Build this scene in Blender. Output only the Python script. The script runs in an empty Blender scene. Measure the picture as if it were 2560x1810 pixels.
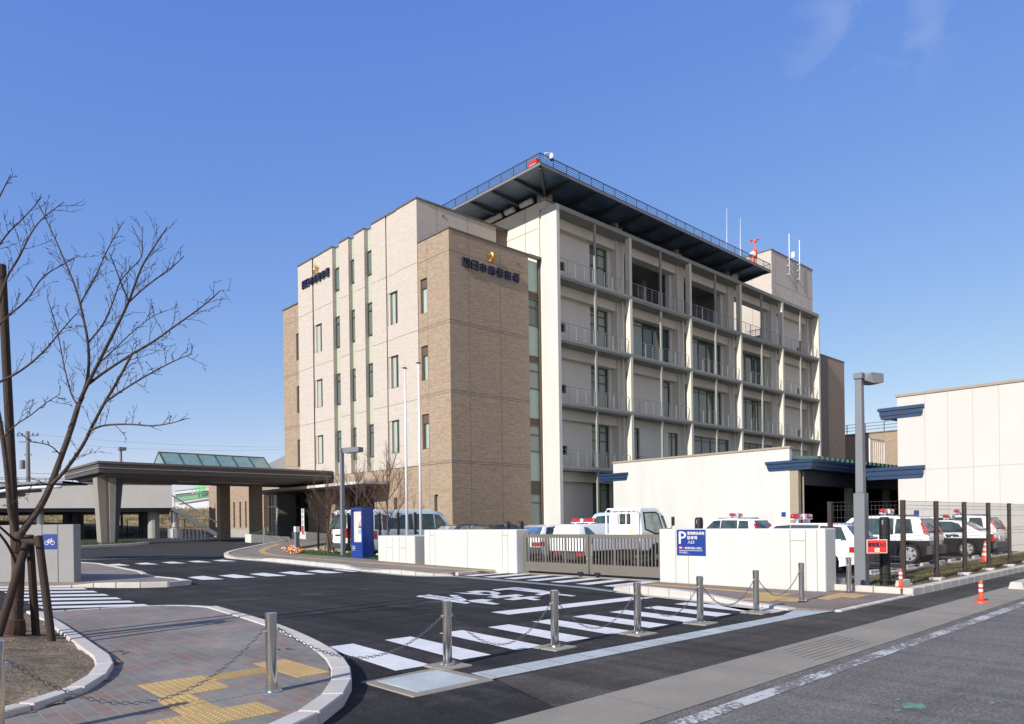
import bpy, bmesh, math, random
from mathutils import Vector, Matrix
R = math.radians
sc = bpy.context.scene
COL = sc.collection
rnd = random.Random(7)

# ------------------------------------------------------------------ camera
EYE = 1.6
YAW = 46.95          # degrees from +X (the street) towards +Y (the side drive)
FPX, CXP, CYP, ROLL = 1804.0, 1280.0, 1307.0, 0.0135
FW = (math.cos(R(YAW)), math.sin(R(YAW)))
RT = (FW[1], -FW[0])
cam_d = bpy.data.cameras.new("Camera")
cam = bpy.data.objects.new("Camera", cam_d)
COL.objects.link(cam)
sc.camera = cam
cam_d.sensor_width = 36.0
cam_d.sensor_fit = 'HORIZONTAL'
cam_d.lens = FPX / 2560 * 36
cam_d.shift_x = 0.0
cam_d.shift_y = (CYP - 905.0) / 2560
cam_d.clip_end = 3000
cam_d.clip_start = 0.1
rv, fv, uv_ = Vector((RT[0], RT[1], 0)), Vector((FW[0], FW[1], 0)), Vector((0, 0, 1))
m = Matrix((rv, uv_, -fv)).transposed()
m = m @ Matrix.Rotation(-ROLL, 3, 'Z')
cam.matrix_world = Matrix.Translation((0, 0, EYE)) @ m.to_4x4()


def zg(Y):
    """height of the site: level at the street, rising gently to the entrance porch"""
    if Y < 18: return 0.0
    if Y < 32: return (Y - 18) * .2 / 14
    if Y < 46: return .2 + (Y - 32) * .5 / 14
    return .7


def ray(x, y):
    dx, dy = x - CXP, y - CYP
    a = (dx * math.cos(ROLL) - dy * math.sin(ROLL)) / FPX
    b = (dy * math.cos(ROLL) + dx * math.sin(ROLL)) / FPX
    return (FW[0] + RT[0] * a, FW[1] + RT[1] * a, -b)


def pd(x, y, D):
    """survey point: sight line through photo point (x, y) at distance D"""
    d = ray(x, y)
    return Vector((d[0] * D, d[1] * D, EYE + d[2] * D))


# ------------------------------------------------------------------ materials
MATS = {}


def lin(r, g, b):
    f = lambda c: c / 12.92 if c <= .04045 else ((c + .055) / 1.055) ** 2.4
    return (f(r / 255), f(g / 255), f(b / 255), 1)


def newmat(name):
    m_ = bpy.data.materials.new(name)
    m_.use_nodes = True
    nt = m_.node_tree
    b = nt.nodes['Principled BSDF']
    MATS[name] = m_
    return m_, nt, b


def mat(name, col, rough=.7, metal=0., var=.12, scale=2., bump=0., bscale=60., spec=.5, stretch=(1, 1, 1), coat=0., alpha=1., fine=0.):
    """principled surface whose colour varies with two scales of noise"""
    m_, nt, b = newmat(name)
    N, Lk = nt.nodes, nt.links
    b.inputs['Roughness'].default_value = rough
    b.inputs['Metallic'].default_value = metal
    b.inputs['Specular IOR Level'].default_value = spec
    b.inputs['Coat Weight'].default_value = coat
    b.inputs['Alpha'].default_value = alpha
    tc = N.new('ShaderNodeTexCoord')
    mp = N.new('ShaderNodeMapping'); mp.inputs['Scale'].default_value = stretch
    Lk.new(tc.outputs['Object'], mp.inputs[0])
    n1 = N.new('ShaderNodeTexNoise'); n1.inputs['Scale'].default_value = scale; n1.inputs['Detail'].default_value = 6; n1.inputs['Roughness'].default_value = .65
    Lk.new(mp.outputs[0], n1.inputs['Vector'])
    mx = N.new('ShaderNodeMix'); mx.data_type = 'RGBA'
    c = Vector(col[:3])
    mx.inputs['A'].default_value = (*(c * (1 - var)), 1)
    mx.inputs['B'].default_value = (*[min(1, v) for v in c * (1 + var)], 1)
    rg = N.new('ShaderNodeMapRange'); rg.inputs[1].default_value = .3; rg.inputs[2].default_value = .7
    Lk.new(n1.outputs['Fac'], rg.inputs[0])
    Lk.new(rg.outputs[0], mx.inputs['Factor'])
    out = mx.outputs['Result']
    if fine:
        n3 = N.new('ShaderNodeTexNoise'); n3.inputs['Scale'].default_value = bscale; n3.inputs['Detail'].default_value = 2
        Lk.new(tc.outputs['Object'], n3.inputs['Vector'])
        r3 = N.new('ShaderNodeMapRange'); r3.inputs[1].default_value = .3; r3.inputs[2].default_value = .7; r3.inputs[3].default_value = 1 - fine; r3.inputs[4].default_value = 1 + fine
        Lk.new(n3.outputs['Fac'], r3.inputs[0])
        m3 = N.new('ShaderNodeMix'); m3.data_type = 'RGBA'; m3.blend_type = 'MULTIPLY'; m3.inputs['Factor'].default_value = 1
        Lk.new(out, m3.inputs['A']); Lk.new(r3.outputs[0], m3.inputs['B'])
        out = m3.outputs['Result']
    Lk.new(out, b.inputs['Base Color'])
    if bump:
        n2 = N.new('ShaderNodeTexNoise'); n2.inputs['Scale'].default_value = bscale; n2.inputs['Detail'].default_value = 3
        Lk.new(tc.outputs['Object'], n2.inputs['Vector'])
        bp = N.new('ShaderNodeBump'); bp.inputs['Strength'].default_value = bump; bp.inputs['Distance'].default_value = .01
        Lk.new(n2.outputs['Fac'], bp.inputs['Height'])
        Lk.new(bp.outputs[0], b.inputs['Normal'])
    return m_


def tile_mat(name, c1, c2, c3, mortar, bw, rh, mort=.004, rough=.75, streak=.15, offs=.5, squash=1.0, stretch=(1, 9)):
    """small clay tiles or pavers: every tile its own shade"""
    m_, nt, b = newmat(name)
    N, Lk = nt.nodes, nt.links
    uv = N.new('ShaderNodeUVMap')
    br = N.new('ShaderNodeTexBrick')
    br.offset = offs; br.squash = squash
    br.inputs['Scale'].default_value = 1.0
    br.inputs['Brick Width'].default_value = bw
    br.inputs['Row Height'].default_value = rh
    br.inputs['Mortar Size'].default_value = mort
    br.inputs['Color1'].default_value = (0, 0, 0, 1)
    br.inputs['Color2'].default_value = (1, 1, 1, 1)
    br.inputs['Mortar'].default_value = (.5, .5, .5, 1)
    Lk.new(uv.outputs[0], br.inputs['Vector'])
    cr = N.new('ShaderNodeValToRGB')
    cr.color_ramp.elements[0].color = (*c1[:3], 1); cr.color_ramp.elements[1].color = (*c3[:3], 1)
    cr.color_ramp.elements[0].position = .15; cr.color_ramp.elements[1].position = .85
    e = cr.color_ramp.elements.new(.5); e.color = (*c2[:3], 1)
    Lk.new(br.outputs['Color'], cr.inputs[0])
    nz = N.new('ShaderNodeTexNoise'); nz.inputs['Scale'].default_value = .9; nz.inputs['Detail'].default_value = 5
    mpn = N.new('ShaderNodeMapping'); mpn.inputs['Scale'].default_value = (stretch[0], stretch[1], 1)
    Lk.new(uv.outputs[0], mpn.inputs[0]); Lk.new(mpn.outputs[0], nz.inputs['Vector'])
    r = N.new('ShaderNodeMapRange'); r.inputs[1].default_value = .3; r.inputs[2].default_value = .7; r.inputs[3].default_value = 1 - streak; r.inputs[4].default_value = 1 + streak
    Lk.new(nz.outputs['Fac'], r.inputs[0])
    mu = N.new('ShaderNodeMix'); mu.data_type = 'RGBA'; mu.blend_type = 'MULTIPLY'; mu.inputs['Factor'].default_value = 1
    Lk.new(cr.outputs[0], mu.inputs['A']); Lk.new(r.outputs[0], mu.inputs['B'])
    mm = N.new('ShaderNodeMix'); mm.data_type = 'RGBA'
    Lk.new(br.outputs['Fac'], mm.inputs['Factor']); Lk.new(mu.outputs['Result'], mm.inputs['A'])
    mm.inputs['B'].default_value = (*mortar[:3], 1)
    Lk.new(mm.outputs['Result'], b.inputs['Base Color'])
    b.inputs['Roughness'].default_value = rough
    bp = N.new('ShaderNodeBump'); bp.inputs['Strength'].default_value = .35; bp.inputs['Distance'].default_value = .004; bp.invert = True
    Lk.new(br.outputs['Fac'], bp.inputs['Height']); Lk.new(bp.outputs[0], b.inputs['Normal'])
    return m_


def glass_mat(name, col, rough=.04, spec=.6, var=.3, scale=.8, stretch=(1, 1, .15)):
    return mat(name, col, rough=rough, spec=spec, var=var, scale=scale, stretch=stretch)


def asphalt(name, col, patch, streak, agg, worn, rough=.95):
    """bitumen with aggregate, laying patches, tyre-polished tracks and pale dusty wear"""
    m_, nt, b = newmat(name); N, Lk = nt.nodes, nt.links
    tc = N.new('ShaderNodeTexCoord')
    def nz(scale, detail=4, st=(1, 1, 1), rot=0):
        mp = N.new('ShaderNodeMapping'); mp.inputs['Scale'].default_value = st; mp.inputs['Rotation'].default_value = (0, 0, rot); Lk.new(tc.outputs['Object'], mp.inputs[0])
        t = N.new('ShaderNodeTexNoise'); t.inputs['Scale'].default_value = scale; t.inputs['Detail'].default_value = detail; t.inputs['Roughness'].default_value = .6; Lk.new(mp.outputs[0], t.inputs['Vector']); return t.outputs['Fac']
    def rng(x, a, b_, lo, hi):
        r = N.new('ShaderNodeMapRange'); r.inputs[1].default_value = a; r.inputs[2].default_value = b_; r.inputs[3].default_value = lo; r.inputs[4].default_value = hi; Lk.new(x, r.inputs[0]); return r.outputs[0]
    def mul(a, f):
        x = N.new('ShaderNodeMix'); x.data_type = 'RGBA'; x.blend_type = 'MULTIPLY'; x.inputs['Factor'].default_value = 1; Lk.new(a, x.inputs['A']); Lk.new(f, x.inputs['B']); return x.outputs['Result']
    c = N.new('ShaderNodeRGB'); c.outputs[0].default_value = (*col, 1)
    o = mul(c.outputs[0], rng(nz(.35, 6), .3, .7, 1 - patch, 1 + patch))
    o = mul(o, rng(nz(1.3, 4, (2.2, .12, 1), .12), .35, .65, 1 - streak, 1 + streak))
    o = mul(o, rng(nz(1.1, 4, (.1, 2.0, 1), .35), .35, .65, 1 - streak * .7, 1 + streak * .7))
    vo = N.new('ShaderNodeTexVoronoi'); vo.inputs['Scale'].default_value = 85; Lk.new(tc.outputs['Object'], vo.inputs['Vector'])
    sp = N.new('ShaderNodeSeparateColor'); Lk.new(vo.outputs['Color'], sp.inputs[0])
    o = mul(o, rng(sp.outputs[0], 0, 1, 1 - agg, 1 + agg))
    o = mul(o, rng(nz(30, 3), .3, .7, 1 - agg * .7, 1 + agg * .7))
    w_ = N.new('ShaderNodeMix'); w_.data_type = 'RGBA'; Lk.new(rng(nz(.8, 7), .58, .75, 0, worn), w_.inputs['Factor']); Lk.new(o, w_.inputs['A']); w_.inputs['B'].default_value = (.16, .15, .135, 1)
    Lk.new(w_.outputs['Result'], b.inputs['Base Color']); b.inputs['Roughness'].default_value = rough; b.inputs['Specular IOR Level'].default_value = .2
    bp = N.new('ShaderNodeBump'); bp.inputs['Strength'].default_value = .5; bp.inputs['Distance'].default_value = .006; Lk.new(sp.outputs[0], bp.inputs['Height']); Lk.new(bp.outputs[0], b.inputs['Normal'])
asphalt('asphalt_new', (.029, .028, .028), .3, .3, .4, .4)
asphalt('asphalt_porch', (.042, .041, .044), .1, .1, .45, .1)
asphalt('asphalt_walk', (.058, .053, .047), .35, .3, .35, .45)
asphalt('asphalt_old', (.145, .135, .125), .16, .16, .38, .35)
mat('gutter_concrete', (.25, .228, .19), rough=.95, spec=.2, var=.14, scale=1.1, bump=.3, bscale=90, fine=.12)
mat('kerb_concrete', (.47, .44, .40), rough=.9, spec=.2, var=.12, scale=1.5, bump=.2, bscale=80, fine=.1)
mat('gutter_blue', (.20, .23, .24), rough=.85, var=.12, scale=1.8, fine=.1)
mat('drain_cover', (.36, .40, .40), rough=.7, var=.2, scale=1.6, fine=.15)
mat('road_paint', (.60, .60, .60), rough=.8, var=.10, scale=2.2, fine=.10, bscale=70)
mat('soil', (.19, .15, .105), rough=1, spec=.1, var=.4, scale=3, bump=1, bscale=25, fine=.3)
mat('dry_grass', (.26, .20, .105), rough=1, spec=.1, var=.55, scale=1.1, bump=.6, bscale=14, fine=.3)
mat('worn_stub', (.2, .2, .2))
mat('grass', (.055, .10, .02), rough=.9, spec=.2, var=.5, scale=1.2)
mat('olive_grass', (.135, .115, .05), rough=.95, spec=.2, var=.5, scale=1.2)
mat('ground_earth', (.36, .30, .22), rough=1, var=.2, scale=.1)
mat('white_wall', (.50, .50, .48), rough=.85, spec=.25, var=.055, scale=.9, stretch=(1.6, 1.6, .3), fine=.03, bscale=30)
mat('cream_wall', (.60, .56, .48), rough=.85, spec=.25, var=.04, scale=.5, stretch=(1, 1, .3))
mat('grey_joint', (.15, .13, .115), rough=.9, var=.1)
mat('tan_joint', (.29, .24, .18), rough=.9, var=.1)
mat('pale_wall', (.50, .48, .45), rough=.9, spec=.2, var=.06, scale=.8, fine=.05, bscale=40)
mat('concrete', (.30, .29, .265), rough=.9, spec=.2, var=.1, scale=1.2, fine=.06, bscale=30)
mat('slab_concrete', (.27, .27, .24), rough=.9, spec=.2, var=.08, scale=1)
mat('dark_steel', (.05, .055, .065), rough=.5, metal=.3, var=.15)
mat('bronze_frame', (.12, .10, .08), rough=.45, metal=.4, var=.1)
mat('coping', (.14, .12, .11), rough=.5, metal=.3, var=.1)
mat('brown_louver', (.10, .07, .055), rough=.6, var=.15, scale=20, stretch=(.1, .1, 6))
mat('silver_steel', (.55, .56, .58), rough=.35, metal=.8, var=.1)
mat('rail_grey', (.33, .335, .33), rough=.45, metal=.3, var=.05)
mat('stainless', (.66, .65, .62), rough=.16, metal=1, var=.06, scale=4, stretch=(4, 4, .4))
mat('chain_steel', (.2, .2, .215), rough=.4, metal=.8, var=.2)
mat('lamp_grey', (.15, .158, .175), rough=.5, var=.06)
mat('soffit_deck', (.08, .125, .19), rough=.35, metal=.25, var=.3, scale=.8)
mat('navy_trim', (.013, .036, .09), rough=.4, var=.1)
mat('green_roof', (.05, .10, .085), rough=.45, metal=.2, var=.15)
mat('sign_blue', (.008, .034, .21), rough=.4, var=.05, coat=.2)
mat('sign_white', (.6, .6, .62), rough=.5, var=.03)
mat('sign_red', (.62, .035, .02), rough=.45, var=.06)
mat('navy_letter', (.014, .018, .045), rough=.35, var=.1)
mat('gold', (.68, .36, .07), rough=.3, metal=.75, var=.12)
mat('gate_bronze', (.20, .18, .15), rough=.45, metal=.45, var=.06, stretch=(1, 1, .2))
mat('black_rubber', (.008, .008, .01), rough=.55, var=.2)
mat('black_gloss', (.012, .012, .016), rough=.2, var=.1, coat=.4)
mat('mesh_brown', (.022, .013, .011), rough=.6, var=.1)
mat('bark', (.072, .053, .046), rough=.95, spec=.1, var=.35, scale=9, stretch=(1, 1, 3), bump=.7, bscale=40)
mat('twig', (.052, .036, .032), rough=.9, spec=.1, var=.2)
mat('pale_bark', (.105, .07, .06), rough=.95, spec=.1, var=.3, scale=10)
mat('stake_wood', (.032, .018, .013), rough=.85, var=.3, scale=5, stretch=(1, 1, .2), bump=.3, bscale=30)
mat('burlap', (.05, .025, .017), rough=1, var=.25, scale=12)
mat('car_white', (.78, .79, .79), rough=.25, var=.02, coat=.6)
mat('car_pale', (.55, .67, .72), rough=.25, var=.03, coat=.6)
mat('car_ice', (.36, .47, .51), rough=.25, var=.03, coat=.6)
mat('car_navy', (.012, .016, .04), rough=.22, var=.05, coat=.8)
mat('car_brown', (.04, .025, .022), rough=.22, var=.05, coat=.8)
mat('car_glass', (.035, .055, .055), rough=.03, var=.7, scale=2.2, spec=.7)
mat('car_glass_blue', (.07, .13, .22), rough=.03, var=.5, scale=2.0, spec=.7)
mat('car_glass_pale', (.30, .36, .31), rough=.05, var=.5, scale=2.5, spec=.6)
mat('tail_red', (.45, .015, .01), rough=.15, var=.15, coat=.6)
mat('beacon_red', (.42, .012, .014), rough=.12, var=.2, scale=6, coat=.7)
mat('orange_red', (.72, .075, .02), rough=.45, var=.06)
mat('rim_silver', (.62, .63, .64), rough=.3, metal=.6, var=.05)
mat('bumper_grey', (.05, .05, .055), rough=.55, var=.1)
glass_mat('window_glass', (.11, .155, .145))
glass_mat('dark_glass', (.012, .016, .020), var=.6, scale=.6)
glass_mat('teal_glass', (.03, .065, .08), var=.5, scale=.5)
glass_mat('block_glass', (.30, .36, .33), rough=.25)
mat('spandrel', (.40, .43, .34), rough=.2, var=.04, spec=.5)
mat('green_panel', (.36, .46, .39), rough=.18, var=.04, spec=.5)
mat('skylight', (.15, .25, .24), rough=.12, var=.2, spec=.6)
mat('curtain', (.33, .37, .32), rough=.8, var=.1, scale=3, stretch=(6, 6, .1))
mat('porch_fascia', (.075, .067, .062), rough=.5, metal=.2, var=.08)
mat('soffit', (.24, .22, .19), rough=.8, var=.05)
mat('grey_siding', (.20, .20, .205), rough=.7, var=.06)
mat('tactile_yellow', (.42, .285, .11), rough=.85, var=.13, scale=4)
mat('yellow_plastic', (.6, .45, .05), rough=.6)
mat('shop_white', (.5, .52, .54), rough=.8, var=.05, scale=.2)
mat('shop_green', (.13, .30, .16), rough=.7, var=.15, scale=.4)
mat('neon_green', (.05, .42, .10), rough=.5)
mat('neon_pink', (.75, .22, .36), rough=.5)
mat('leaf', (.05, .085, .025), rough=.7, var=.45, scale=3)
mat('poster_blue', (.25, .36, .60), rough=.6, var=.3, scale=8)
mat('pole_concrete', (.14, .135, .14), rough=.9, var=.1)
mat('pipe_white', (.5, .49, .46), rough=.5, var=.04)

B1, B2, B3 = (.27, .20, .138), (.305, .228, .158), (.335, .255, .18)
tile_mat('brick_tile', B1, B2, B3, (.2, .148, .108), .23, .065, .005, streak=.1)
tile_mat('cream_tile', (.425, .375, .325), (.445, .395, .343), (.465, .412, .36), (.385, .34, .295), .23, .065, .004, streak=.05)
tile_mat('grey_brick', (.13, .107, .09), (.15, .124, .104), (.172, .142, .118), (.11, .095, .08), .23, .065, .005, streak=.12)
tile_mat('paver', (.195, .135, .11), (.20, .178, .152), (.155, .152, .143), (.25, .23, .195), .2, .118, .0035, rough=.9, streak=.22, stretch=(1, 1))
tile_mat('paver_warm', (.19, .122, .10), (.2, .162, .137), (.165, .137, .123), (.12, .1, .09), .21, .105, .004, rough=.9, streak=.2, stretch=(1, 1))


# flowers: several blossom colours in one bed
m_, nt, b_ = newmat('blossom')
vo = nt.nodes.new('ShaderNodeTexVoronoi'); vo.inputs['Scale'].default_value = 5
tcn = nt.nodes.new('ShaderNodeTexCoord'); nt.links.new(tcn.outputs['Object'], vo.inputs['Vector'])
cr_ = nt.nodes.new('ShaderNodeValToRGB'); cr_.color_ramp.interpolation = 'CONSTANT'
for k_, (p_, c_) in enumerate([(0, (.55, .16, .02)), (.25, (.10, .03, .16)), (.45, (.65, .42, .40)), (.65, (.30, .02, .03)), (.8, (.65, .35, .02))]):
    e_ = cr_.color_ramp.elements[k_] if k_ < 2 else cr_.color_ramp.elements.new(p_)
    e_.position = p_; e_.color = (*c_, 1)
sp_ = nt.nodes.new('ShaderNodeSeparateColor'); nt.links.new(vo.outputs['Color'], sp_.inputs[0])
nt.links.new(sp_.outputs[0], cr_.inputs[0]); nt.links.new(cr_.outputs[0], b_.inputs['Base Color'])
b_.inputs['Roughness'].default_value = .8


def two_tone(name, low, high, split, rough=.25):
    """police livery: dark below the waist line, white above (paint, not shade)"""
    m_, nt, b = newmat(name)
    N, Lk = nt.nodes, nt.links
    tc = N.new('ShaderNodeTexCoord'); s = N.new('ShaderNodeSeparateXYZ')
    Lk.new(tc.outputs['Object'], s.inputs[0])
    g = N.new('ShaderNodeMath'); g.operation = 'GREATER_THAN'; g.inputs[1].default_value = split
    Lk.new(s.outputs['Z'], g.inputs[0])
    mx = N.new('ShaderNodeMix'); mx.data_type = 'RGBA'
    mx.inputs['A'].default_value = (*low, 1); mx.inputs['B'].default_value = (*high, 1)
    Lk.new(g.outputs[0], mx.inputs['Factor']); Lk.new(mx.outputs['Result'], b.inputs['Base Color'])
    b.inputs['Roughness'].default_value = rough; b.inputs['Coat Weight'].default_value = .6
    return m_


# paint worn through to the asphalt: flakes have a shape of their own
m_, nt, b_ = newmat('worn_paint')
tcn = nt.nodes.new('ShaderNodeTexCoord')
n1_ = nt.nodes.new('ShaderNodeTexNoise'); n1_.inputs['Scale'].default_value = 22; n1_.inputs['Detail'].default_value = 5; nt.links.new(tcn.outputs['Object'], n1_.inputs['Vector'])
n2_ = nt.nodes.new('ShaderNodeTexNoise'); n2_.inputs['Scale'].default_value = 1.6; n2_.inputs['Detail'].default_value = 3; nt.links.new(tcn.outputs['Object'], n2_.inputs['Vector'])
ad_ = nt.nodes.new('ShaderNodeMath'); ad_.operation = 'ADD'; nt.links.new(n1_.outputs['Fac'], ad_.inputs[0]); nt.links.new(n2_.outputs['Fac'], ad_.inputs[1])
mr_ = nt.nodes.new('ShaderNodeMapRange'); mr_.inputs[1].default_value = .98; mr_.inputs[2].default_value = 1.06; nt.links.new(ad_.outputs[0], mr_.inputs[0])
mx_ = nt.nodes.new('ShaderNodeMix'); mx_.data_type = 'RGBA'; mx_.inputs['A'].default_value = (.15, .142, .138, 1); mx_.inputs['B'].default_value = (.46, .46, .45, 1)
nt.links.new(mr_.outputs[0], mx_.inputs['Factor']); nt.links.new(mx_.outputs['Result'], b_.inputs['Base Color']); b_.inputs['Roughness'].default_value = .9

two_tone('livery', (.012, .012, .016), (.78, .79, .80), .80)
two_tone('livery_low', (.012, .012, .016), (.78, .79, .80), .74)

# ------------------------------------------------------------------ mesh helpers
OFF = {}


class MB:
    def __init__(s):
        s.v = []; s.f = []

    def add(s, vs, fs):
        o = len(s.v); s.v += [tuple(p) for p in vs]; s.f += [tuple(i + o for i in f) for f in fs]; return s

    def quad(s, *p): return s.add(p, [tuple(range(len(p)))])

    def box(s, x0, x1, y0, y1, z0, z1):
        if x0 > x1: x0, x1 = x1, x0
        if y0 > y1: y0, y1 = y1, y0
        if z0 > z1: z0, z1 = z1, z0
        return s.add([(x0, y0, z0), (x1, y0, z0), (x1, y1, z0), (x0, y1, z0), (x0, y0, z1), (x1, y0, z1), (x1, y1, z1), (x0, y1, z1)],
                     [(0, 3, 2, 1), (4, 5, 6, 7), (0, 1, 5, 4), (1, 2, 6, 5), (2, 3, 7, 6), (3, 0, 4, 7)])

    def bar(s, p, q, w, h=None, up=(0, 0, 1)):
        """square bar from p to q"""
        h = w if h is None else h
        p, q = Vector(p), Vector(q); d = (q - p).normalized(); up = Vector(up)
        if abs(d.dot(up)) > .98: up = Vector((1, 0, 0))
        a = d.cross(up).normalized() * w / 2; b = a.cross(d).normalized() * h / 2
        vs = [p - a - b, p + a - b, p + a + b, p - a + b, q - a - b, q + a - b, q + a + b, q - a + b]
        return s.add(vs, [(0, 1, 2, 3), (7, 6, 5, 4), (0, 4, 5, 1), (1, 5, 6, 2), (2, 6, 7, 3), (3, 7, 4, 0)])

    def tube(s, pts, rads, n=6, caps=True):
        pts = [Vector(p) for p in pts]
        if not hasattr(rads, '__len__'): rads = [rads] * len(pts)
        ref = Vector((.31, .17, .93)); rings = []; o = len(s.v)
        for i, p in enumerate(pts):
            d = (pts[min(i + 1, len(pts) - 1)] - pts[max(i - 1, 0)])
            d = d.normalized() if d.length > 1e-9 else Vector((0, 0, 1))
            a = d.cross(ref)
            if a.length < .05: a = d.cross(Vector((1, 0, 0)))
            a.normalize(); b = d.cross(a)
            for k in range(n):
                t = 2 * math.pi * k / n
                s.v.append(tuple(p + (a * math.cos(t) + b * math.sin(t)) * rads[i]))
        for i in range(len(pts) - 1):
            for k in range(n):
                k2 = (k + 1) % n
                s.f.append((o + i * n + k, o + i * n + k2, o + (i + 1) * n + k2, o + (i + 1) * n + k))
        if caps:
            s.f.append(tuple(o + k for k in range(n))[::-1]); e = o + (len(pts) - 1) * n
            s.f.append(tuple(e + k for k in range(n)))
        return s

    def lathe(s, prof, c=(0, 0, 0), n=20, axis='z', cap=True):
        o = len(s.v); c = Vector(c)
        for r_, h in prof:
            for k in range(n):
                t = 2 * math.pi * k / n; x, y = r_ * math.cos(t), r_ * math.sin(t)
                p = {'z': (x, y, h), 'x': (h, x, y), 'y': (y, h, x)}[axis]
                s.v.append(tuple(c + Vector(p)))
        for i in range(len(prof) - 1):
            for k in range(n):
                k2 = (k + 1) % n
                s.f.append((o + i * n + k, o + i * n + k2, o + (i + 1) * n + k2, o + (i + 1) * n + k))
        if cap:
            s.f.append(tuple(o + k for k in range(n))[::-1])
            s.f.append(tuple(o + (len(prof) - 1) * n + k for k in range(n)))
        return s

    def prism(s, poly, lo, hi, axis='z'):
        """extrude a polygon of (a, b) pairs: axis z -> (x,y), x -> (y,z), y -> (x,z)"""
        f = {'z': lambda a, b, h: (a, b, h), 'x': lambda a, b, h: (h, a, b), 'y': lambda a, b, h: (a, h, b)}[axis]
        n = len(poly)
        vs = [f(a, b, lo) for a, b in poly] + [f(a, b, hi) for a, b in poly]
        return s.add(vs, [tuple(range(n))[::-1], tuple(range(n, 2 * n))] + [(i, (i + 1) % n, n + (i + 1) % n, n + i) for i in range(n)])

    def build(s, name, material, parent=None, smooth=False, bevel=0., seg=2, recalc=True, off=None):
        me = bpy.data.meshes.new(name)
        o3 = Vector(off) if off is not None else (OFF.get(parent.name, Vector((0, 0, 0))) if parent else Vector((0, 0, 0)))
        me.from_pydata([tuple(Vector(p) - o3) for p in s.v], [], s.f)
        bm = bmesh.new(); bm.from_mesh(me)
        if recalc: bmesh.ops.recalc_face_normals(bm, faces=bm.faces)
        ul = bm.loops.layers.uv.new('UVMap')
        for f in bm.faces:
            f.smooth = smooth
            n = f.normal; ax, ay, az = abs(n.x), abs(n.y), abs(n.z)
            for l in f.loops:
                p = l.vert.co + o3
                l[ul].uv = (p.x, p.y) if az >= ax and az >= ay else ((p.y, p.z) if ax >= ay else (p.x, p.z))
        bm.to_mesh(me); bm.free()
        o = bpy.data.objects.new(name, me); COL.objects.link(o)
        me.materials.append(MATS[material] if isinstance(material, str) else material)
        if parent:
            o.parent = parent; OFF[o.name] = o3
        elif off is not None:
            o.location = off; OFF[o.name] = o3
        if bevel:
            bv = o.modifiers.new('Bevel', 'BEVEL'); bv.width = bevel; bv.segments = seg; bv.limit_method = 'ANGLE'; bv.angle_limit = R(32)
        return o


def build_each(mb, name, material, parent, **kw):
    """one object per separate piece"""
    par = list(range(len(mb.v)))
    def find(a):
        while par[a] != a: par[a] = par[par[a]]; a = par[a]
        return a
    for f in mb.f:
        for k in f[1:]: par[find(f[0])] = find(k)
    groups = {}
    for f in mb.f: groups.setdefault(find(f[0]), []).append(f)
    out = []
    for fs in groups.values():
        ids = sorted({i for f in fs for i in f}); mp = {i: k for k, i in enumerate(ids)}
        p = MB(); p.v = [mb.v[i] for i in ids]; p.f = [tuple(mp[i] for i in f) for f in fs]
        out.append(p.build(name, material, parent, **kw))
    return out


def tag(o, label=None, cat=None, group=None, kind=None):
    if label: o['label'] = label
    if cat: o['category'] = cat
    if group: o['group'] = group
    if kind: o['kind'] = kind
    return o


def thing(name, loc, label, cat, group=None):
    e = bpy.data.objects.new(name, None); COL.objects.link(e)
    e.location = loc; e.empty_display_size = .2
    OFF[e.name] = Vector(loc)
    return tag(e, label, cat, group)


def local(name, label, cat, group=None):
    """a thing built around the origin and moved afterwards"""
    return thing(name, (0, 0, 0), label, cat, group)


def place(o, loc, rz=0.):
    o.location = loc; o.rotation_euler = (0, 0, rz); return o


KIDS = {}


def copy_tree(o, label=None):
    def kids(p): return [c for c in list(COL.objects) if c.parent == p]
    def rec(a, par):
        c = a.copy(); COL.objects.link(c); c.parent = par
        for k in kids(a): rec(k, c)
        return c
    r = rec(o, None)
    if label: r['label'] = label
    return r


def text_mesh(txt, size, depth=.0):
    """lettering as geometry: returns (verts, faces) centred on its own box, in the XY plane"""
    cu = bpy.data.curves.new('t', 'FONT'); cu.body = txt; cu.size = size; cu.extrude = depth; cu.resolution_u = 2
    cu.align_x = 'CENTER'; cu.align_y = 'CENTER'
    o = bpy.data.objects.new('t', cu); COL.objects.link(o)
    dg = bpy.context.evaluated_depsgraph_get(); ev = o.evaluated_get(dg)
    me = bpy.data.meshes.new_from_object(ev)
    vs = [v.co.copy() for v in me.vertices]; fs = [tuple(p.vertices) for p in me.polygons]
    bpy.data.objects.remove(o); bpy.data.curves.remove(cu); bpy.data.meshes.remove(me)
    return vs, fs


def put_text(mb, txt, size, centre, ux, uy, depth=.0, w=None, h=None, bold=0.):
    """write txt around centre; ux is the reading direction, uy is up"""
    vs, fs = text_mesh(txt, size, depth)
    if not vs: return mb
    x0, x1 = min(v.x for v in vs), max(v.x for v in vs); y0, y1 = min(v.y for v in vs), max(v.y for v in vs)
    sx = w / (x1 - x0) if w else 1; sy = h / (y1 - y0) if h else (sx if w else 1)
    if h and not w: sx = sy
    ux, uy, c = Vector(ux), Vector(uy), Vector(centre); n = ux.cross(uy)
    for kk, dx in enumerate((-bold, 0, bold) if bold else (0,)):
        mb.add([c + ux * ((v.x - (x0 + x1) / 2) * sx + dx) + uy * ((v.y - (y0 + y1) / 2) * sy + dx * .5) + n * (v.z + kk * .0007) for v in vs], fs)
    return mb


YB = (18, 25, 32, 39, 46)


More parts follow.
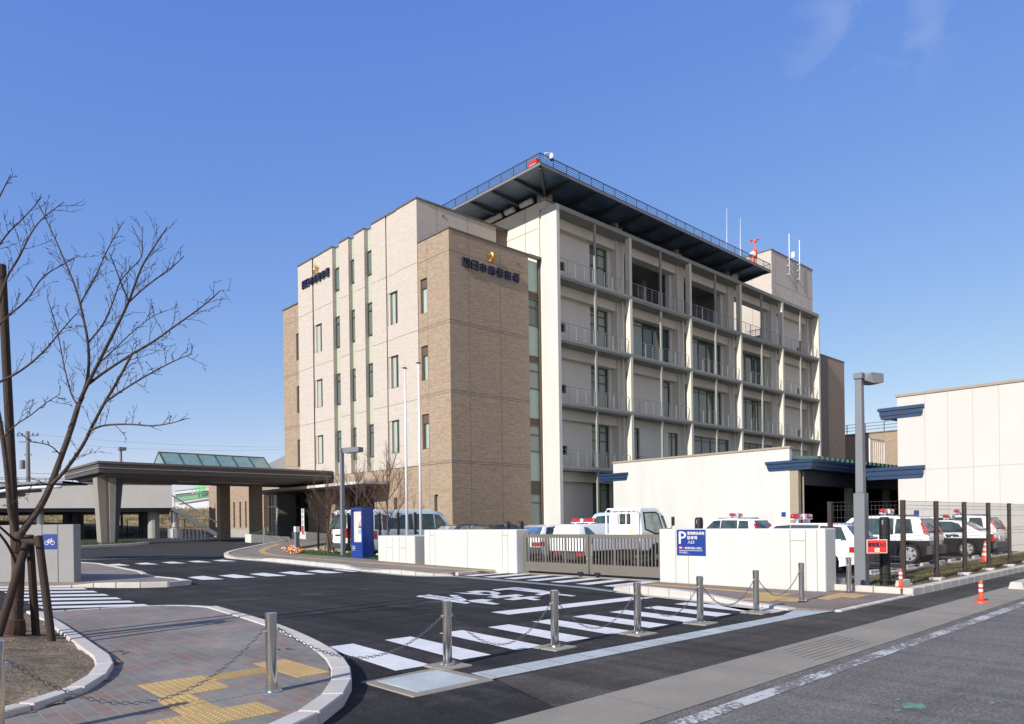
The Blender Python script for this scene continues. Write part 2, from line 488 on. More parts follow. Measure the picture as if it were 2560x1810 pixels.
def sheet(name, poly, off, material, kind='structure', skirt=0., swap=False):
    """a ground surface that follows the site's slope"""
    bm = bmesh.new()
    f = bm.faces.new([bm.verts.new((x, y, 0)) for x, y in poly])
    for yb in YB:
        bmesh.ops.bisect_plane(bm, geom=bm.verts[:] + bm.edges[:] + bm.faces[:], plane_co=(0, yb, 0), plane_no=(0, 1, 0))
    bmesh.ops.triangulate(bm, faces=bm.faces[:])
    for v in bm.verts: v.co.z = zg(v.co.y) + off
    if skirt:
        be = [e for e in bm.edges if len(e.link_faces) == 1]; lo = {}
        for e in be:
            for v in e.verts:
                if v not in lo: lo[v] = bm.verts.new((v.co.x, v.co.y, v.co.z - skirt))
        for e in be: a, b = e.verts; bm.faces.new([a, b, lo[b], lo[a]])
    bmesh.ops.recalc_face_normals(bm, faces=bm.faces)
    for f in bm.faces:
        if f.normal.z < -.3: f.normal_flip()
    ul = bm.loops.layers.uv.new('UVMap')
    for f in bm.faces:
        for l in f.loops: l[ul].uv = (l.vert.co.y, l.vert.co.x) if swap else (l.vert.co.x, l.vert.co.y)
    me = bpy.data.meshes.new(name); bm.to_mesh(me); bm.free()
    o = bpy.data.objects.new(name, me); COL.objects.link(o); me.materials.append(MATS[material])
    if kind: o['kind'] = kind
    return o


def dense(pts, step=.5):
    out = []
    for i in range(len(pts) - 1):
        a, b = Vector(pts[i]), Vector(pts[i + 1]); n = max(1, int((b - a).length / step))
        out += [a.lerp(b, k / n) for k in range(n)]
    return out + [Vector(pts[-1])]


def smooth_line(pts, n=2):
    p = [Vector(q) for q in pts]
    for _ in range(n):
        q = [p[0]]
        for i in range(len(p) - 1):
            q += [p[i].lerp(p[i + 1], .25), p[i].lerp(p[i + 1], .75)]
        p = q + [p[-1]]
    return p


def kerb(name, pts, w, h0, h1, material='kerb_concrete', block=.6, gap=.008, hs=None):
    """kerbstones laid along a line; hs gives height per input point fraction (lowered ends)"""
    mb = MB()
    p = [Vector(q) for q in pts]
    ds = [0]
    for i in range(len(p) - 1): ds.append(ds[-1] + (p[i + 1] - p[i]).length)
    tot = ds[-1]; n = max(1, round(tot / block))

    def at(s):
        s = min(max(s, 0), tot)
        for i in range(len(p) - 1):
            if s <= ds[i + 1] + 1e-9:
                return p[i].lerp(p[i + 1], (s - ds[i]) / max(1e-9, ds[i + 1] - ds[i])), (p[i + 1] - p[i]).normalized()
        return p[-1], (p[-1] - p[-2]).normalized()

    def hh(s):
        if not hs: return h1
        t = s / tot
        for (t0, a), (t1, b) in zip(hs, hs[1:]):
            if t0 <= t <= t1: return a + (b - a) * (t - t0) / max(1e-9, t1 - t0)
        return hs[-1][1]
    for i in range(n):
        s0, s1 = i * tot / n + gap, (i + 1) * tot / n - gap
        (a, da), (b, db) = at(s0), at(s1)
        na, nb = Vector((-da.y, da.x)) * w / 2, Vector((-db.y, db.x)) * w / 2
        za, zb = zg(a.y), zg(b.y)
        lo = [(a - na, za + h0), (a + na, za + h0), (b + nb, zb + h0), (b - nb, zb + h0)]
        hi = [(a - na, za + hh(s0)), (a + na, za + hh(s0)), (b + nb, zb + hh(s1)), (b - nb, zb + hh(s1))]
        mb.add([(q.x, q.y, z) for q, z in lo + hi], [(0, 3, 2, 1), (4, 5, 6, 7), (0, 1, 5, 4), (1, 2, 6, 5), (2, 3, 7, 6), (3, 0, 4, 7)])
    o = mb.build(name, material, bevel=.012, seg=1)
    o['kind'] = 'structure'
    return o
# ------------------------------------------------------------------ ground, roads, pavements
sheet('ground', [(-260, -200), (420, -200), (420, 520), (-260, 520)], -.03, 'ground_earth')
sheet('street', [(-80, -5), (300, -5), (300, 3.5), (-80, 3.5)], 0, 'asphalt_old')
sheet('street_gutter', [(-80, 3.48), (300, 3.48), (300, 4.3), (-80, 4.3)], .006, 'gutter_concrete')
sheet('driveway', [(-40, 4.3), (12.6, 4.3), (16.2, 5.2), (16.2, 18), (14, 24), (13.6, 32), (12.9, 33.2), (7.0, 34.8), (-10, 38), (-40, 30)], .0, 'asphalt_new')
sheet('forecourt', [(-30, 36.5), (-10, 38), (7.0, 34.8), (12.9, 33.2), (16, 36), (26, 46), (26, 70), (-30, 70)], .0, 'asphalt_porch')
sheet('street_footway', [(4.5, 4.3), (300, 4.3), (300, 5.16), (12.6, 5.16), (11.4, 5.4), (4.9, 5.52)], .006, 'asphalt_walk')
sheet('parking_lot', [(16.2, 7.4), (80, 7.4), (80, 34), (24.2, 34), (17.6, 33), (17.2, 22.2), (16.2, 18)], .0, 'asphalt_new')
sheet('entrance_path', [(13.75, 17.5), (13.15, 18.4), (13.1, 20), (13.12, 28.3), (12.95, 30), (12.75, 31.6), (13.05, 33), (14.0, 34.8), (15.8, 37.1), (18.6, 40.5), (20.4, 42.5), (21.5, 45), (24.3, 47), (24.3, 42), (16.6, 34.9), (15.6, 31.4), (15.8, 29), (15.8, 17.5)], .1, 'paver', skirt=.12, swap=True)
sheet('gate_footway', [(13.25, 10.6), (13.05, 9.8), (12.85, 8.2), (12.5, 6.6), (12.3, 5.9), (12.5, 5.3), (15.95, 5.3), (15.95, 6.9), (15.35, 6.9), (15.35, 10.95), (14.2, 10.95)], .035, 'paver_warm', skirt=.05, swap=True)
kerb('gate_flush_kerb', [(12.45, 5.22), (15.9, 5.22)], .12, -.05, .036)
kerb('path_flush_kerb', [(13.9, 17.42), (15.8, 17.42)], .14, -.05, .1)
sheet('corner_footway', [(2.6, 15.4), (4.45, 14.85), (4.85, 14.2), (5.05, 13.5), (4.72, 10.6), (4.45, 9.1), (4.15, 7.9), (3.85, 7.05), (3.47, 6.32), (3.05, 5.75), (2.6, 5.4), (1.8, 4.95), (.8, 4.65), (-2, 4.5), (-12, 4.5), (-12, 15.4)], .1, 'paver', skirt=.12, swap=True)
sheet('side_footway', [(3.15, 23.2), (4.8, 21.75), (5.25, 21.1), (5.85, 20.5), (6.45, 20.2), (6.85, 20.4), (6.9, 21.4), (6.65, 22.5), (6.7, 23.5), (6.95, 25), (7.0, 27), (7.05, 30.4), (6.65, 32.1), (2, 36), (-8, 32)], .1, 'paver', skirt=.12, swap=True)

# planting bed on the corner: mounded bare soil
bedo = [(2.5, 15.2), (2.48, 13.7), (2.34, 11.5), (2.22, 9.85), (2.17, 9.0), (1.98, 8.28), (1.64, 7.6), (1.3, 7.25), (.9, 7.0), (.2, 6.75), (-.6, 6.6), (-6, 6.5)]
bm = bmesh.new()
nx, ny = 60, 60
grid = {}
from mathutils import noise as mnoise


def in_poly(x, y, poly):
    c = False; j = len(poly) - 1
    for i in range(len(poly)):
        (xi, yi), (xj, yj) = poly[i], poly[j]
        if (yi > y) != (yj > y) and x < (xj - xi) * (y - yi) / (yj - yi) + xi: c = not c
        j = i
    return c


bedp = bedo + [(-6, 15.2)]
def edge_d(x, y):
    d = 9
    for a, b in zip(bedo, bedo[1:]):
        a, b = Vector(a), Vector(b); p = Vector((x, y)); t = max(0, min(1, (p - a).dot(b - a) / (b - a).length_squared))
        d = min(d, (p - a.lerp(b, t)).length)
    return d
def soil_z(x, y):
    d = edge_d(x, y) if in_poly(x, y, bedp) else 0
    return .11 + min(d, .9) * .16 + .035 * mnoise.noise(Vector((x * 2.3, y * 2.3, 0))) + .012 * mnoise.noise(Vector((x * 9, y * 9, 3)))
for i in range(nx + 1):
    for j in range(ny + 1):
        x = -4 + 6.6 * i / nx; y = 6.4 + 8.9 * j / ny
        if in_poly(x, y, bedp) or edge_d(x, y) < .16: grid[i, j] = bm.verts.new((x, y, soil_z(x, y)))
for i in range(nx):
    for j in range(ny):
        q = [grid.get(k) for k in ((i, j), (i + 1, j), (i + 1, j + 1), (i, j + 1))]
        if all(q): bm.faces.new(q)
for f in bm.faces: f.smooth = True
me = bpy.data.meshes.new('planting_bed'); bm.to_mesh(me); bm.free(); me.materials.append(MATS['soil'])
o = bpy.data.objects.new('planting_bed', me); COL.objects.link(o); o['kind'] = 'structure'
# withered turf on the bed
mb = MB()
for _ in range(11000):
    x, y = rnd.uniform(-2.5, 2.5), rnd.uniform(6.6, 15.1)
    if not in_poly(x, y, bedp): continue
    if mnoise.noise(Vector((x * 1.3, y * 1.3, 7))) < -.08 and edge_d(x, y) > .3: continue
    z = soil_z(x, y) - .005; t = rnd.uniform(0, 6.28); h = rnd.uniform(.008, .03); l = rnd.uniform(.02, .07); w = .005
    mb.add([(x - w * math.sin(t), y + w * math.cos(t), z), (x + w * math.sin(t), y - w * math.cos(t), z), (x + l * math.cos(t), y + l * math.sin(t), z + h)], [(0, 1, 2)])
o = mb.build('withered_turf', 'dry_grass', recalc=False); tag(o, 'withered straw-coloured turf on the corner planting bed', 'grass', kind='stuff')

# kerbs
kerb('corner_kerb', smooth_line([(5.1, 13.75), (4.82, 10.6), (4.55, 9.1), (4.26, 7.85), (3.95, 6.98), (3.55, 6.22), (3.1, 5.65), (2.66, 5.28), (1.8, 4.82), (.8, 4.5), (-2, 4.36), (-9, 4.36)]), .2, -.02, .115)
kerb('corner_flush_kerb', [(2.5, 15.45), (4.45, 14.95), (4.9, 14.35), (5.1, 13.8)], .15, -.05, .102)
kerb('bed_kerb', smooth_line(bedo), .17, .05, .16)
kerb('side_kerb', [(3.05, 23.12), (4.75, 21.7), (5.2, 21.02), (5.82, 20.42), (6.45, 20.1), (6.95, 20.35)], .16, -.02, .13, hs=[(0, .03), (.35, .04), (.55, .14), (1, .14)], block=.62)
kerb('side_kerb', [(6.98, 20.4), (7.0, 21.5), (6.74, 22.5), (6.8, 23.5), (7.05, 25), (7.1, 27), (7.13, 30.4), (6.72, 32.1)], .14, -.02, .115)
kerb('drive_kerb', smooth_line([(13.78, 17.4), (13.08, 18.3), (13.0, 19.4), (13.0, 22), (13.02, 28.3), (12.84, 30), (12.62, 31.6), (12.92, 33.1), (13.9, 34.9), (15.7, 37.2), (18.5, 40.62), (20.3, 42.6)], 1), .22, -.02, .13,
     hs=[(0, .03), (.05, .13), (.09, .13), (.13, .03), (.16, .03), (.19, .14), (.4, .14), (.44, .04), (.5, .04), (.55, .13), (1, .12)])
kerb('gate_kerb', smooth_line([(14.2, 11.02), (13.4, 10.8), (13.08, 10.45), (12.9, 9.6), (12.72, 8.2), (12.4, 6.6), (12.2, 5.9)], 1), .22, -.02, .15, hs=[(0, .05), (.2, .06), (.3, .17), (.55, .17), (.8, .06), (1, .04)])
kerb('street_kerb', [(15.9, 5.25), (60, 5.05)], .2, -.02, .16, block=.6)
kerb('street_kerb', [(15.98, 5.38), (15.98, 7.0)], .18, -.02, .16)
kerb('verge_kerb', [(16.3, 7.42), (60, 7.42)], .12, -.02, .13)
kerb('porch_kerb', [(9.0, 42.75), (11.9, 43.5), (13.0, 44.6)], .18, -.02, .14)
# pale concrete drop-kerb apron beside the gate footway
sheet('gutter_apron', [(11.55, 5.95), (12.2, 5.95), (12.32, 6.6), (12.64, 8.2), (12.82, 9.7), (13.0, 10.4), (12.75, 10.4), (12.5, 9.3), (12.2, 7.6), (11.6, 6.5)], .008, 'kerb_concrete')
sheet('gutter_channel', [(12.72, 10.3), (13.02, 10.4), (13.35, 11.5), (13.75, 16.6), (13.7, 17.4), (13.2, 17.9), (12.95, 18.6), (12.88, 20), (12.88, 28.3), (12.7, 30), (12.4, 30), (12.58, 28.3), (12.6, 20), (12.68, 18.4), (13.0, 17.5), (13.42, 16.8), (13.05, 11.6)], .008, 'gutter_blue')
sheet('gutter_channel', [(6.9, 34.55), (12.6, 33.0), (12.85, 33.2), (7.0, 34.8)], .008, 'gutter_blue')
# drain covers across the drive mouth
sheet('drain_channel', [(4.85, 5.53), (11.35, 5.38), (12.45, 5.3), (12.2, 5.85), (11.4, 5.68), (4.88, 5.9)], .012, 'drain_cover')
mb = MB()
mb.box(3.86, 4.86, 5.5, 6.42, -.1, .012)
o = mb.build('drain_chamber', 'gutter_concrete', bevel=.01, seg=1); o['kind'] = 'structure'
mb = MB(); mb.box(3.98, 4.74, 5.6, 6.3, .0, .016)
o = mb.build('drain_lid', 'drain_cover', bevel=.006, seg=1); o['kind'] = 'structure'
mb = MB()
for k in range(13):
    x = 4.95 + k * .5
    mb.box(x - .006, x + .006, 5.56 - k * .008, 5.84 - k * .012, .0, .0145)
o = mb.build('drain_joints', 'grey_joint'); o['kind'] = 'structure'
# gully slots in the street gutter
mb = MB()
for k in range(7):
    y = 3.62 + k * .09
    mb.box(8.0 + k * .06, 9.6 + k * .06, y, y + .012, -.01, .0095)
o = mb.build('gutter_slots', 'grey_joint'); o['kind'] = 'structure'
mb = MB()
for x in (5.1, 7.0, 11.0, 13.4, 16.2, 19.5, 24): mb.box(x, x + .014, 3.5, 4.3, -.01, .0085)
o = mb.build('gutter_joints', 'grey_joint'); o['kind'] = 'structure'

# tactile paving
mb = MB()
blocks = [(2.07, 2.67, 6.72, 7.47, 1), (3.3, 3.66, 6.66, 7.7, 1), (1.72, 2.6, 5.55, 6.0, 1), (2.0, 2.3, 6.0, 6.4, 1), (2.67, 3.3, 7.12, 7.42, 0), (2.0, 2.3, 6.4, 6.72, 2), (.9, 1.72, 5.35, 5.65, 1)]
for x0, x1, y0, y1, kind in blocks:
    mb.box(x0, x1, y0, y1, .06, .104)
    if kind == 1:
        for i in range(int((x1 - x0) / .06)):
            for j in range(int((y1 - y0) / .06)):
                x, y = x0 + .03 + i * .06, y0 + .03 + j * .06
                mb.lathe([(.015, .103), (.010, .108)], (x, y, 0), 7)
    else:
        for i in range(5):
            if kind == 0: mb.box(x0 + .02, x1 - .02, y0 + .03 + i * .06 - .01, y0 + .03 + i * .06 + .01, .103, .109)
            else: mb.box(x0 + .03 + i * .06 - .01, x0 + .03 + i * .06 + .01, y0 + .02, y1 - .02, .103, .109)
o = mb.build('tactile_paving', 'tactile_yellow'); o['kind'] = 'structure'
def strip(name, pts, w, off, material):
    p = smooth_line(pts, 2); L_, R_ = [], []
    for i, q in enumerate(p):
        d = (p[min(i + 1, len(p) - 1)] - p[max(i - 1, 0)]).normalized(); nn = Vector((-d.y, d.x)) * w / 2
        L_.append(tuple(q + nn)); R_.append(tuple(q - nn))
    return sheet(name, L_ + R_[::-1], off, material)
strip('tactile_line', [(14.9, 16.9), (14.55, 19.9), (14.48, 24), (14.2, 29), (14.3, 31.5), (15.3, 34.9), (18.6, 39.5)], .3, .105, 'tactile_yellow')
strip('tactile_line', [(14.6, 10.7), (14.45, 8.4), (14.2, 7.4)], .3, .040, 'tactile_yellow')
mb = MB()
for x0, x1, y0, y1 in [(12.95, 13.9, 6.7, 7.3), (13.25, 13.85, 6.2, 6.72), (13.9, 14.5, 7.0, 7.6), (14.0, 15.3, 6.0, 6.35), (14.6, 15.3, 5.75, 6.0)]: mb.box(x0, x1, y0, y1, .0, .041)
o = mb.build('tactile_paving', 'tactile_yellow'); o['kind'] = 'structure'

# road paint
mb = MB()
def para(mb, pts, off=.008):
    mb.add([(x, y, zg(y) + off) for x, y in pts], [tuple(range(len(pts)))])
for k in range(9):
    x = 4.42 + k * .88
    para(mb, [(x, 6.62 - k * .03), (x + .46, 6.6 - k * .03), (x + .62, 8.55 - k * .075), (x + .2, 8.57 - k * .075)])
para(mb, [(8.49, 9.2), (12.4, 8.95), (12.2, 9.4), (8.52, 9.7)])
for k in range(7):
    y = 11.1 + k * .94
    para(mb, [(13.83 + k * .03, y), (15.95, y + .1), (15.95, y + .52), (13.83 + k * .03, y + .45)], .006)
for k in range(6):
    y0 = 16.0 + k * 1.02
    para(mb, [(2.98, y0 + 1.0), (4.64, y0 - .22), (4.65, y0 + .28), (2.98, y0 + 1.55)])
for k in range(7):
    x = 6.82 + k * .93
    para(mb, [(x, 21.65 - k * .1), (x + .55, 21.42 - k * .1), (x + .55, 23.1 - k * .1), (x, 22.95 - k * .1)])
for k in range(6):
    x = 6.6 + k * .98
    para(mb, [(x, 30.35 - k * .1), (x + .5, 29.95 - k * .1), (x + .5, 31.5 - k * .1), (x, 31.3 - k * .1)])
for x in (24.2, 26.7, 29.2, 31.7, 34.2, 36.7): para(mb, [(x, 7.7), (x + .1, 7.7), (x + .1, 12.6), (x, 12.6)], .008)
o = mb.build('road_marking', 'road_paint', recalc=False); o['kind'] = 'structure'
# stop lettering, painted as straight road strokes
mb = MB()
nst = [0]
def stroke(*px):
    nst[0] += 1; zz = .0085 + nst[0] * .0004
    mb.add([(lambda d: (d[0] * (zz - EYE) / d[2], d[1] * (zz - EYE) / d[2], zz))(ray(1040 + u_ / 4.991, 1440 + v_ / 4.991)) for u_, v_ in px], [tuple(range(len(px)))])
for q_ in ([(0, 256), (40, 242), (120, 244), (690, 332), (620, 347)], [(105, 238), (165, 231), (560, 286), (530, 302)], [(410, 235), (515, 239), (640, 300), (560, 318)], [(640, 303), (700, 325), (840, 318), (970, 297), (830, 288)], [(800, 308), (870, 312), (1050, 349), (965, 357), (700, 326)],
           [(465, 208), (545, 205), (960, 231), (1010, 238), (800, 236)], [(610, 194), (740, 181), (800, 183), (770, 198), (850, 212), (760, 224)], [(740, 181), (960, 187), (1060, 214), (945, 212), (900, 202), (765, 197)], [(945, 212), (1060, 214), (1000, 238), (905, 238)], [(905, 230), (1010, 236), (1120, 262), (1010, 270)],
           [(880, 262), (1255, 227), (1350, 242), (1010, 277)], [(1120, 255), (1240, 250), (1400, 280), (1290, 285)], [(1085, 290), (1440, 250), (1560, 262), (1215, 302)], [(1330, 280), (1430, 274), (1560, 296), (1480, 303)],
           [(940, 170), (1240, 140), (1345, 148), (1020, 182)], [(1255, 160), (1350, 149), (1800, 207), (1715, 216)], [(1150, 168), (1250, 163), (2005, 246), (1945, 256)], [(1480, 231), (1560, 214), (1650, 221), (1565, 242)]): stroke(*q_)
o = mb.build('stop_lettering', 'road_paint', recalc=False); o['kind'] = 'structure'
# worn edge line of the street
sheet('edge_line', [(1, 3.17), (100, 3.17), (100, 3.335), (1, 3.335)], .004, 'worn_paint')
mb = MB()
for cx, cy, a, b in [(6.65, 2.16, .16, .1), (6.78, 2.33, .08, .02), (7.35, 2.0, .06, .025), (7.2, 1.72, .07, .03), (6.4, 2.2, .07, .03), (6.5, 2.42, .05, .02)]:
    n = 11; para(mb, [(cx + a * math.cos(6.28 * k / n) * rnd.uniform(.5, 1.1), cy + b * math.sin(6.28 * k / n) * rnd.uniform(.5, 1.1)) for k in range(n)], .005)
mat('survey_green', (.11, .22, .15), rough=.9, var=.4, scale=12)
o = mb.build('survey_paint', 'survey_green', recalc=False); o['kind'] = 'structure'

# verges and lawn
sheet('verge_soil', [(16.05, 5.3), (60, 5.15), (60, 7.4), (16.3, 7.4), (16.05, 7.0)], .07, 'olive_grass')
sheet('lawn_soil', [(15.62, 31.4), (15.85, 29), (15.85, 24.2), (17.5, 24.2), (17.7, 33.2), (16.6, 34.85)], .11, 'grass')
def turf(name, poly, n, off, material, label, h0=.02, h1=.06):
    xs, ys = [p[0] for p in poly], [p[1] for p in poly]; mb = MB(); c = 0
    while c < n:
        x, y = rnd.uniform(min(xs), max(xs)), rnd.uniform(min(ys), max(ys))
        if not in_poly(x, y, poly): continue
        c += 1
        z = zg(y) + off; t = rnd.uniform(0, 6.28); h = rnd.uniform(h0, h1); l = rnd.uniform(.01, .05); w = .009
        mb.add([(x - w * math.sin(t), y + w * math.cos(t), z), (x + w * math.sin(t), y - w * math.cos(t), z), (x + l * math.cos(t), y + l * math.sin(t), z + h)], [(0, 1, 2)])
    return tag(mb.build(name, material, recalc=False), label, 'grass', kind='stuff')
turf('verge_grass', [(16.1, 5.35), (36, 5.2), (36, 7.35), (16.35, 7.35), (16.1, 7)], 15000, .065, 'olive_grass', 'yellowing grass verge under the wire mesh fence')
turf('lawn_grass', [(15.65, 31.4), (15.88, 29), (15.88, 24.3), (17.4, 24.3), (17.6, 33), (16.6, 34.8)], 7000, .105, 'grass', 'green lawn strip beside the blue notice case')
turf('porch_grass', [(9.1, 42.9), (11.9, 43.65), (12.6, 44.4), (12.6, 46.5), (9.1, 46.5)], 2500, .02, 'grass', 'low grass at the foot of the flared porch column', .08, .25)
# pansies at the tip of the lawn
mb = MB()
for _ in range(900):
    t = rnd.random(); 
    if rnd.random() < .65: x, y = 15.75 + t * .5 + rnd.gauss(0, .13), 31.9 + t * 1.6 + rnd.gauss(0, .25)
    else: x, y = 16.7 + t * .9 + rnd.gauss(0, .08), 34.4 + t * .8 + rnd.gauss(0, .1)
    z = zg(y) + .1 + rnd.uniform(.03, .2); r_ = rnd.uniform(.03, .06); a = Vector((rnd.gauss(0, 1) - .8, rnd.gauss(0, 1) - .5, 1)).normalized()
    u = a.cross(Vector((0, 1, .2))).normalized(); w_ = a.cross(u)
    p = Vector((x, y, z)); mb.add([p + u * r_, p + w_ * r_, p - u * r_, p - w_ * r_], [(0, 1, 2, 3)])
tag(mb.build('flower_bed', 'blossom', recalc=False), 'mixed pansies in orange, purple and pink edging the lawn tip', 'flowers', kind='stuff')

# dry embankment far behind the porch
bm = bmesh.new(); g = {}
for i in range(46):
    for j in range(14):
        x = -40 + i * 3.2; t = j / 13; y = 78 + t * 22
        z = .65 + 3.1 * min(1, t * 2.2) + (.25 * mnoise.noise(Vector((x * .2, y * .2, 0))) if 0 < j else 0)
        g[i, j] = bm.verts.new((x, y, z))
for i in range(45):
    for j in range(13): bm.faces.new([g[i, j], g[i + 1, j], g[i + 1, j + 1], g[i, j + 1]]).smooth = True
me = bpy.data.meshes.new('embankment'); bm.to_mesh(me); bm.free(); me.materials.append(MATS['dry_grass'])
o = bpy.data.objects.new('embankment', me); COL.objects.link(o); o['kind'] = 'structure'
mb = MB()
for _ in range(14000):
    x, t = rnd.uniform(0, 60), rnd.uniform(0, .5); y = 78 + t * 22; z = .6 + 3.1 * min(1, t * 2.2)
    a = rnd.uniform(0, 6.28); h = rnd.uniform(.15, .5); l = rnd.uniform(.05, .35); w = .03
    mb.add([(x - w * math.sin(a), y + w * math.cos(a), z), (x + w * math.sin(a), y - w * math.cos(a), z), (x + l * math.cos(a), y + l * math.sin(a), z + h)], [(0, 1, 2)])
tag(mb.build('dry_weeds', 'dry_grass', recalc=False), 'dry brown weeds covering the embankment behind the car deck', 'weeds', kind='stuff')
# ------------------------------------------------------------------ the police station
ST = thing('police_station', (24.4, 29.4, .3), 'five storey police station in cream and brown tile with gridded balconies and roof deck', 'building')


def wall(mb, axis, pos, u0, u1, z0, z1, holes=(), depth=.15):
    us = sorted({u0, u1, *[h[0] for h in holes], *[h[1] for h in holes]}); zs = sorted({z0, z1, *[h[2] for h in holes], *[h[3] for h in holes]})
    us = [u for u in us if u0 <= u <= u1]; zs = [z for z in zs if z0 <= z <= z1]
    P = (lambda u, z, d=0: (pos + d, u, z)) if axis == 'x' else (lambda u, z, d=0: (u, pos + d, z))
    for a, b in zip(us, us[1:]):
        for c, d in zip(zs, zs[1:]):
            uc, zc = (a + b) / 2, (c + d) / 2
            if any(h[0] < uc < h[1] and h[2] < zc < h[3] for h in holes): continue
            mb.quad(P(a, c), P(b, c), P(b, d), P(a, d))
    for h in holes:
        a, b, c, d = h[:4]; dp = h[4] if len(h) > 4 else depth
        mb.quad(P(a, c), P(a, d), P(a, d, dp), P(a, c, dp)); mb.quad(P(b, c), P(b, d), P(b, d, dp), P(b, c, dp))
        mb.quad(P(a, d), P(b, d), P(b, d, dp), P(a, d, dp)); mb.quad(P(a, c), P(b, c), P(b, c, dp), P(a, c, dp))
    return mb


def pbox(mb, axis, pos, u0, u1, z0, z1, d0, d1):
    if axis == 'x': mb.box(pos + d0, pos + d1, u0, u1, z0, z1)
    else: mb.box(u0, u1, pos + d0, pos + d1, z0, z1)


def window(parent, axis, pos, u0, u1, z0, z1, mull=(), trans=(), glass='window_glass', frame='bronze_frame', fw=.05, name='window', curtain=None):
    """a framed window: frame with its pane as a sub-part"""
    mb = MB(); t = .07
    pbox(mb, axis, pos, u0, u0 + fw, z0, z1, -t, .02); pbox(mb, axis, pos, u1 - fw, u1, z0, z1, -t, .02)
    pbox(mb, axis, pos, u0 + fw, u1 - fw, z1 - fw, z1, -t, .02); pbox(mb, axis, pos, u0 + fw, u1 - fw, z0, z0 + fw, -t, .02)
    for u in mull: pbox(mb, axis, pos, u - fw / 2, u + fw / 2, z0 + fw, z1 - fw, -t * .8, .02)
    for z in trans: pbox(mb, axis, pos, u0 + fw, u1 - fw, z - fw / 2, z + fw / 2, -t * .9, .02)
    w = mb.build(name, frame, parent)
    mb = MB()
    P = (lambda u, z: (pos, u, z)) if axis == 'x' else (lambda u, z: (u, pos, z))
    mb.quad(P(u0 + fw, z0 + fw), P(u1 - fw, z0 + fw), P(u1 - fw, z1 - fw), P(u0 + fw, z1 - fw))
    mb.build('pane', glass, w)
    if curtain:
        mb = MB()
        for a, b in curtain: pbox(mb, axis, pos, u0 + fw + (u1 - u0 - 2 * fw) * a, u0 + fw + (u1 - u0 - 2 * fw) * b, z0 + fw, z1 - fw, -.004, -.002)
        mb.build('curtain', 'curtain', w)
    return w


XF = 24.4
FL = [(13.56, 15.51), (9.75, 11.69), (5.85, 7.83)]          # window bands of the three upper storeys
# --- cream facade towards the drive: stepped piers between three glazed slots
mb = MB(); ztop = 20.2; zb = 4.95
def pier(y0, y1, dx, holes=()): wall(mb, 'x', XF + dx, y0, y1, zb, ztop, holes, .14)
pier(33.7, 35.71, -.06); pier(35.71, 36.86, 0, [(35.76, 36.86, a, b) for a, b in FL]); pier(36.98, 38.55, -.02)
pier(39.39, 40.6, -.02); pier(41.32, 42.5, -.02)
pier(43.4, 44.94, -.02); pier(44.94, 46.05, 0, [(44.98, 46.05, a, b) for a, b in FL]); pier(46.17, 48.3, -.04)
for y, d in ((38.55, 1), (39.39, -1), (40.6, 1), (41.32, -1), (42.5, 1), (43.4, -1)):      # returns of the slots
    mb.quad((XF - .02, y, zb), (XF - .02, y, ztop), (XF + .3, y, ztop), (XF + .3, y, zb))
for y in (36.86, 46.05): mb.box(XF + .05, XF + .2, y - .2, y + .5, zb, ztop)
mb.quad((XF - .06, 35.71, zb), (XF, 35.71, zb), (XF, 35.71, ztop), (XF - .06, 35.71, ztop))
mb.quad((XF - .06, 33.7, 17.6), (30.44, 33.7, 17.6), (30.44, 33.7, ztop), (XF - .06, 33.7, ztop))
mb.quad((XF - .04, 48.3, zb), (36, 48.3, zb), (36, 48.3, ztop), (XF - .04, 48.3, ztop))
mb.quad((XF, 33.7, zb), (XF - .06, 33.7, zb), (XF - .06, 33.7, 17.6), (XF, 33.7, 17.6))
for y0, y1, dx in ((33.7, 36.86, -.06), (36.86, 38.55, -.02), (38.55, 48.3, -.04)): mb.quad((XF + .3, y0, zb), (XF + dx, y0, zb), (XF + dx, y1, zb), (XF + .3, y1, zb))
mb.build('cream_wall', 'cream_tile', ST)
# copings
mb = MB()
for y0, y1, dx in ((33.66, 35.71, -.06), (35.71, 36.9, 0), (36.9, 38.55, -.02), (39.39, 40.6, -.02), (41.32, 42.5, -.02), (43.4, 44.94, -.02), (44.94, 46.1, 0), (46.1, 48.32, -.04)):
    mb.box(XF + dx - .05, XF + .5, y0, y1 - .003, ztop, ztop + .1)
for y0, y1 in ((38.55, 39.387), (40.6, 41.317), (42.5, 43.397)): mb.box(XF + .24, XF + .5, y0, y1, ztop, ztop + .1)
mb.box(XF + .5, 30.5, 33.64, 33.9, ztop + .001, ztop + .1); mb.box(30.5, 31.42, 33.64, 33.9, ztop, ztop + .1)
mb.box(XF - .05, 30.45, 30.8, 31.05, 17.65, 17.73); mb.box(XF - .05, XF + .2, 31.05, 33.69, 17.65, 17.73); mb.box(30.45, 31.75, 30.75, 31.0, 17.58, 17.74)
mb.box(XF - .05, XF + .2, 48.32, 50.9, 17.62, 17.7)
build_each(mb, 'coping', 'coping', ST)
# joints in the cream wall
mb = MB()
for z in (16.56, 12.68, 8.75):
    for y0, y1, dx in ((33.7, 35.71, -.06), (35.71, 36.86, 0), (36.98, 38.55, -.02), (39.39, 40.6, -.02), (41.32, 42.5, -.02), (43.4, 44.94, -.02), (44.94, 46.05, 0), (46.17, 48.3, -.04)):
        mb.box(XF + dx - .003, XF + dx + .01, y0, y1, z - .014, z + .014)
for x in (25.79, 28.1): mb.box(x - .014, x + .014, 33.697, 33.71, 17.7, ztop)
mb.build('joint_lines', 'grey_joint', ST)
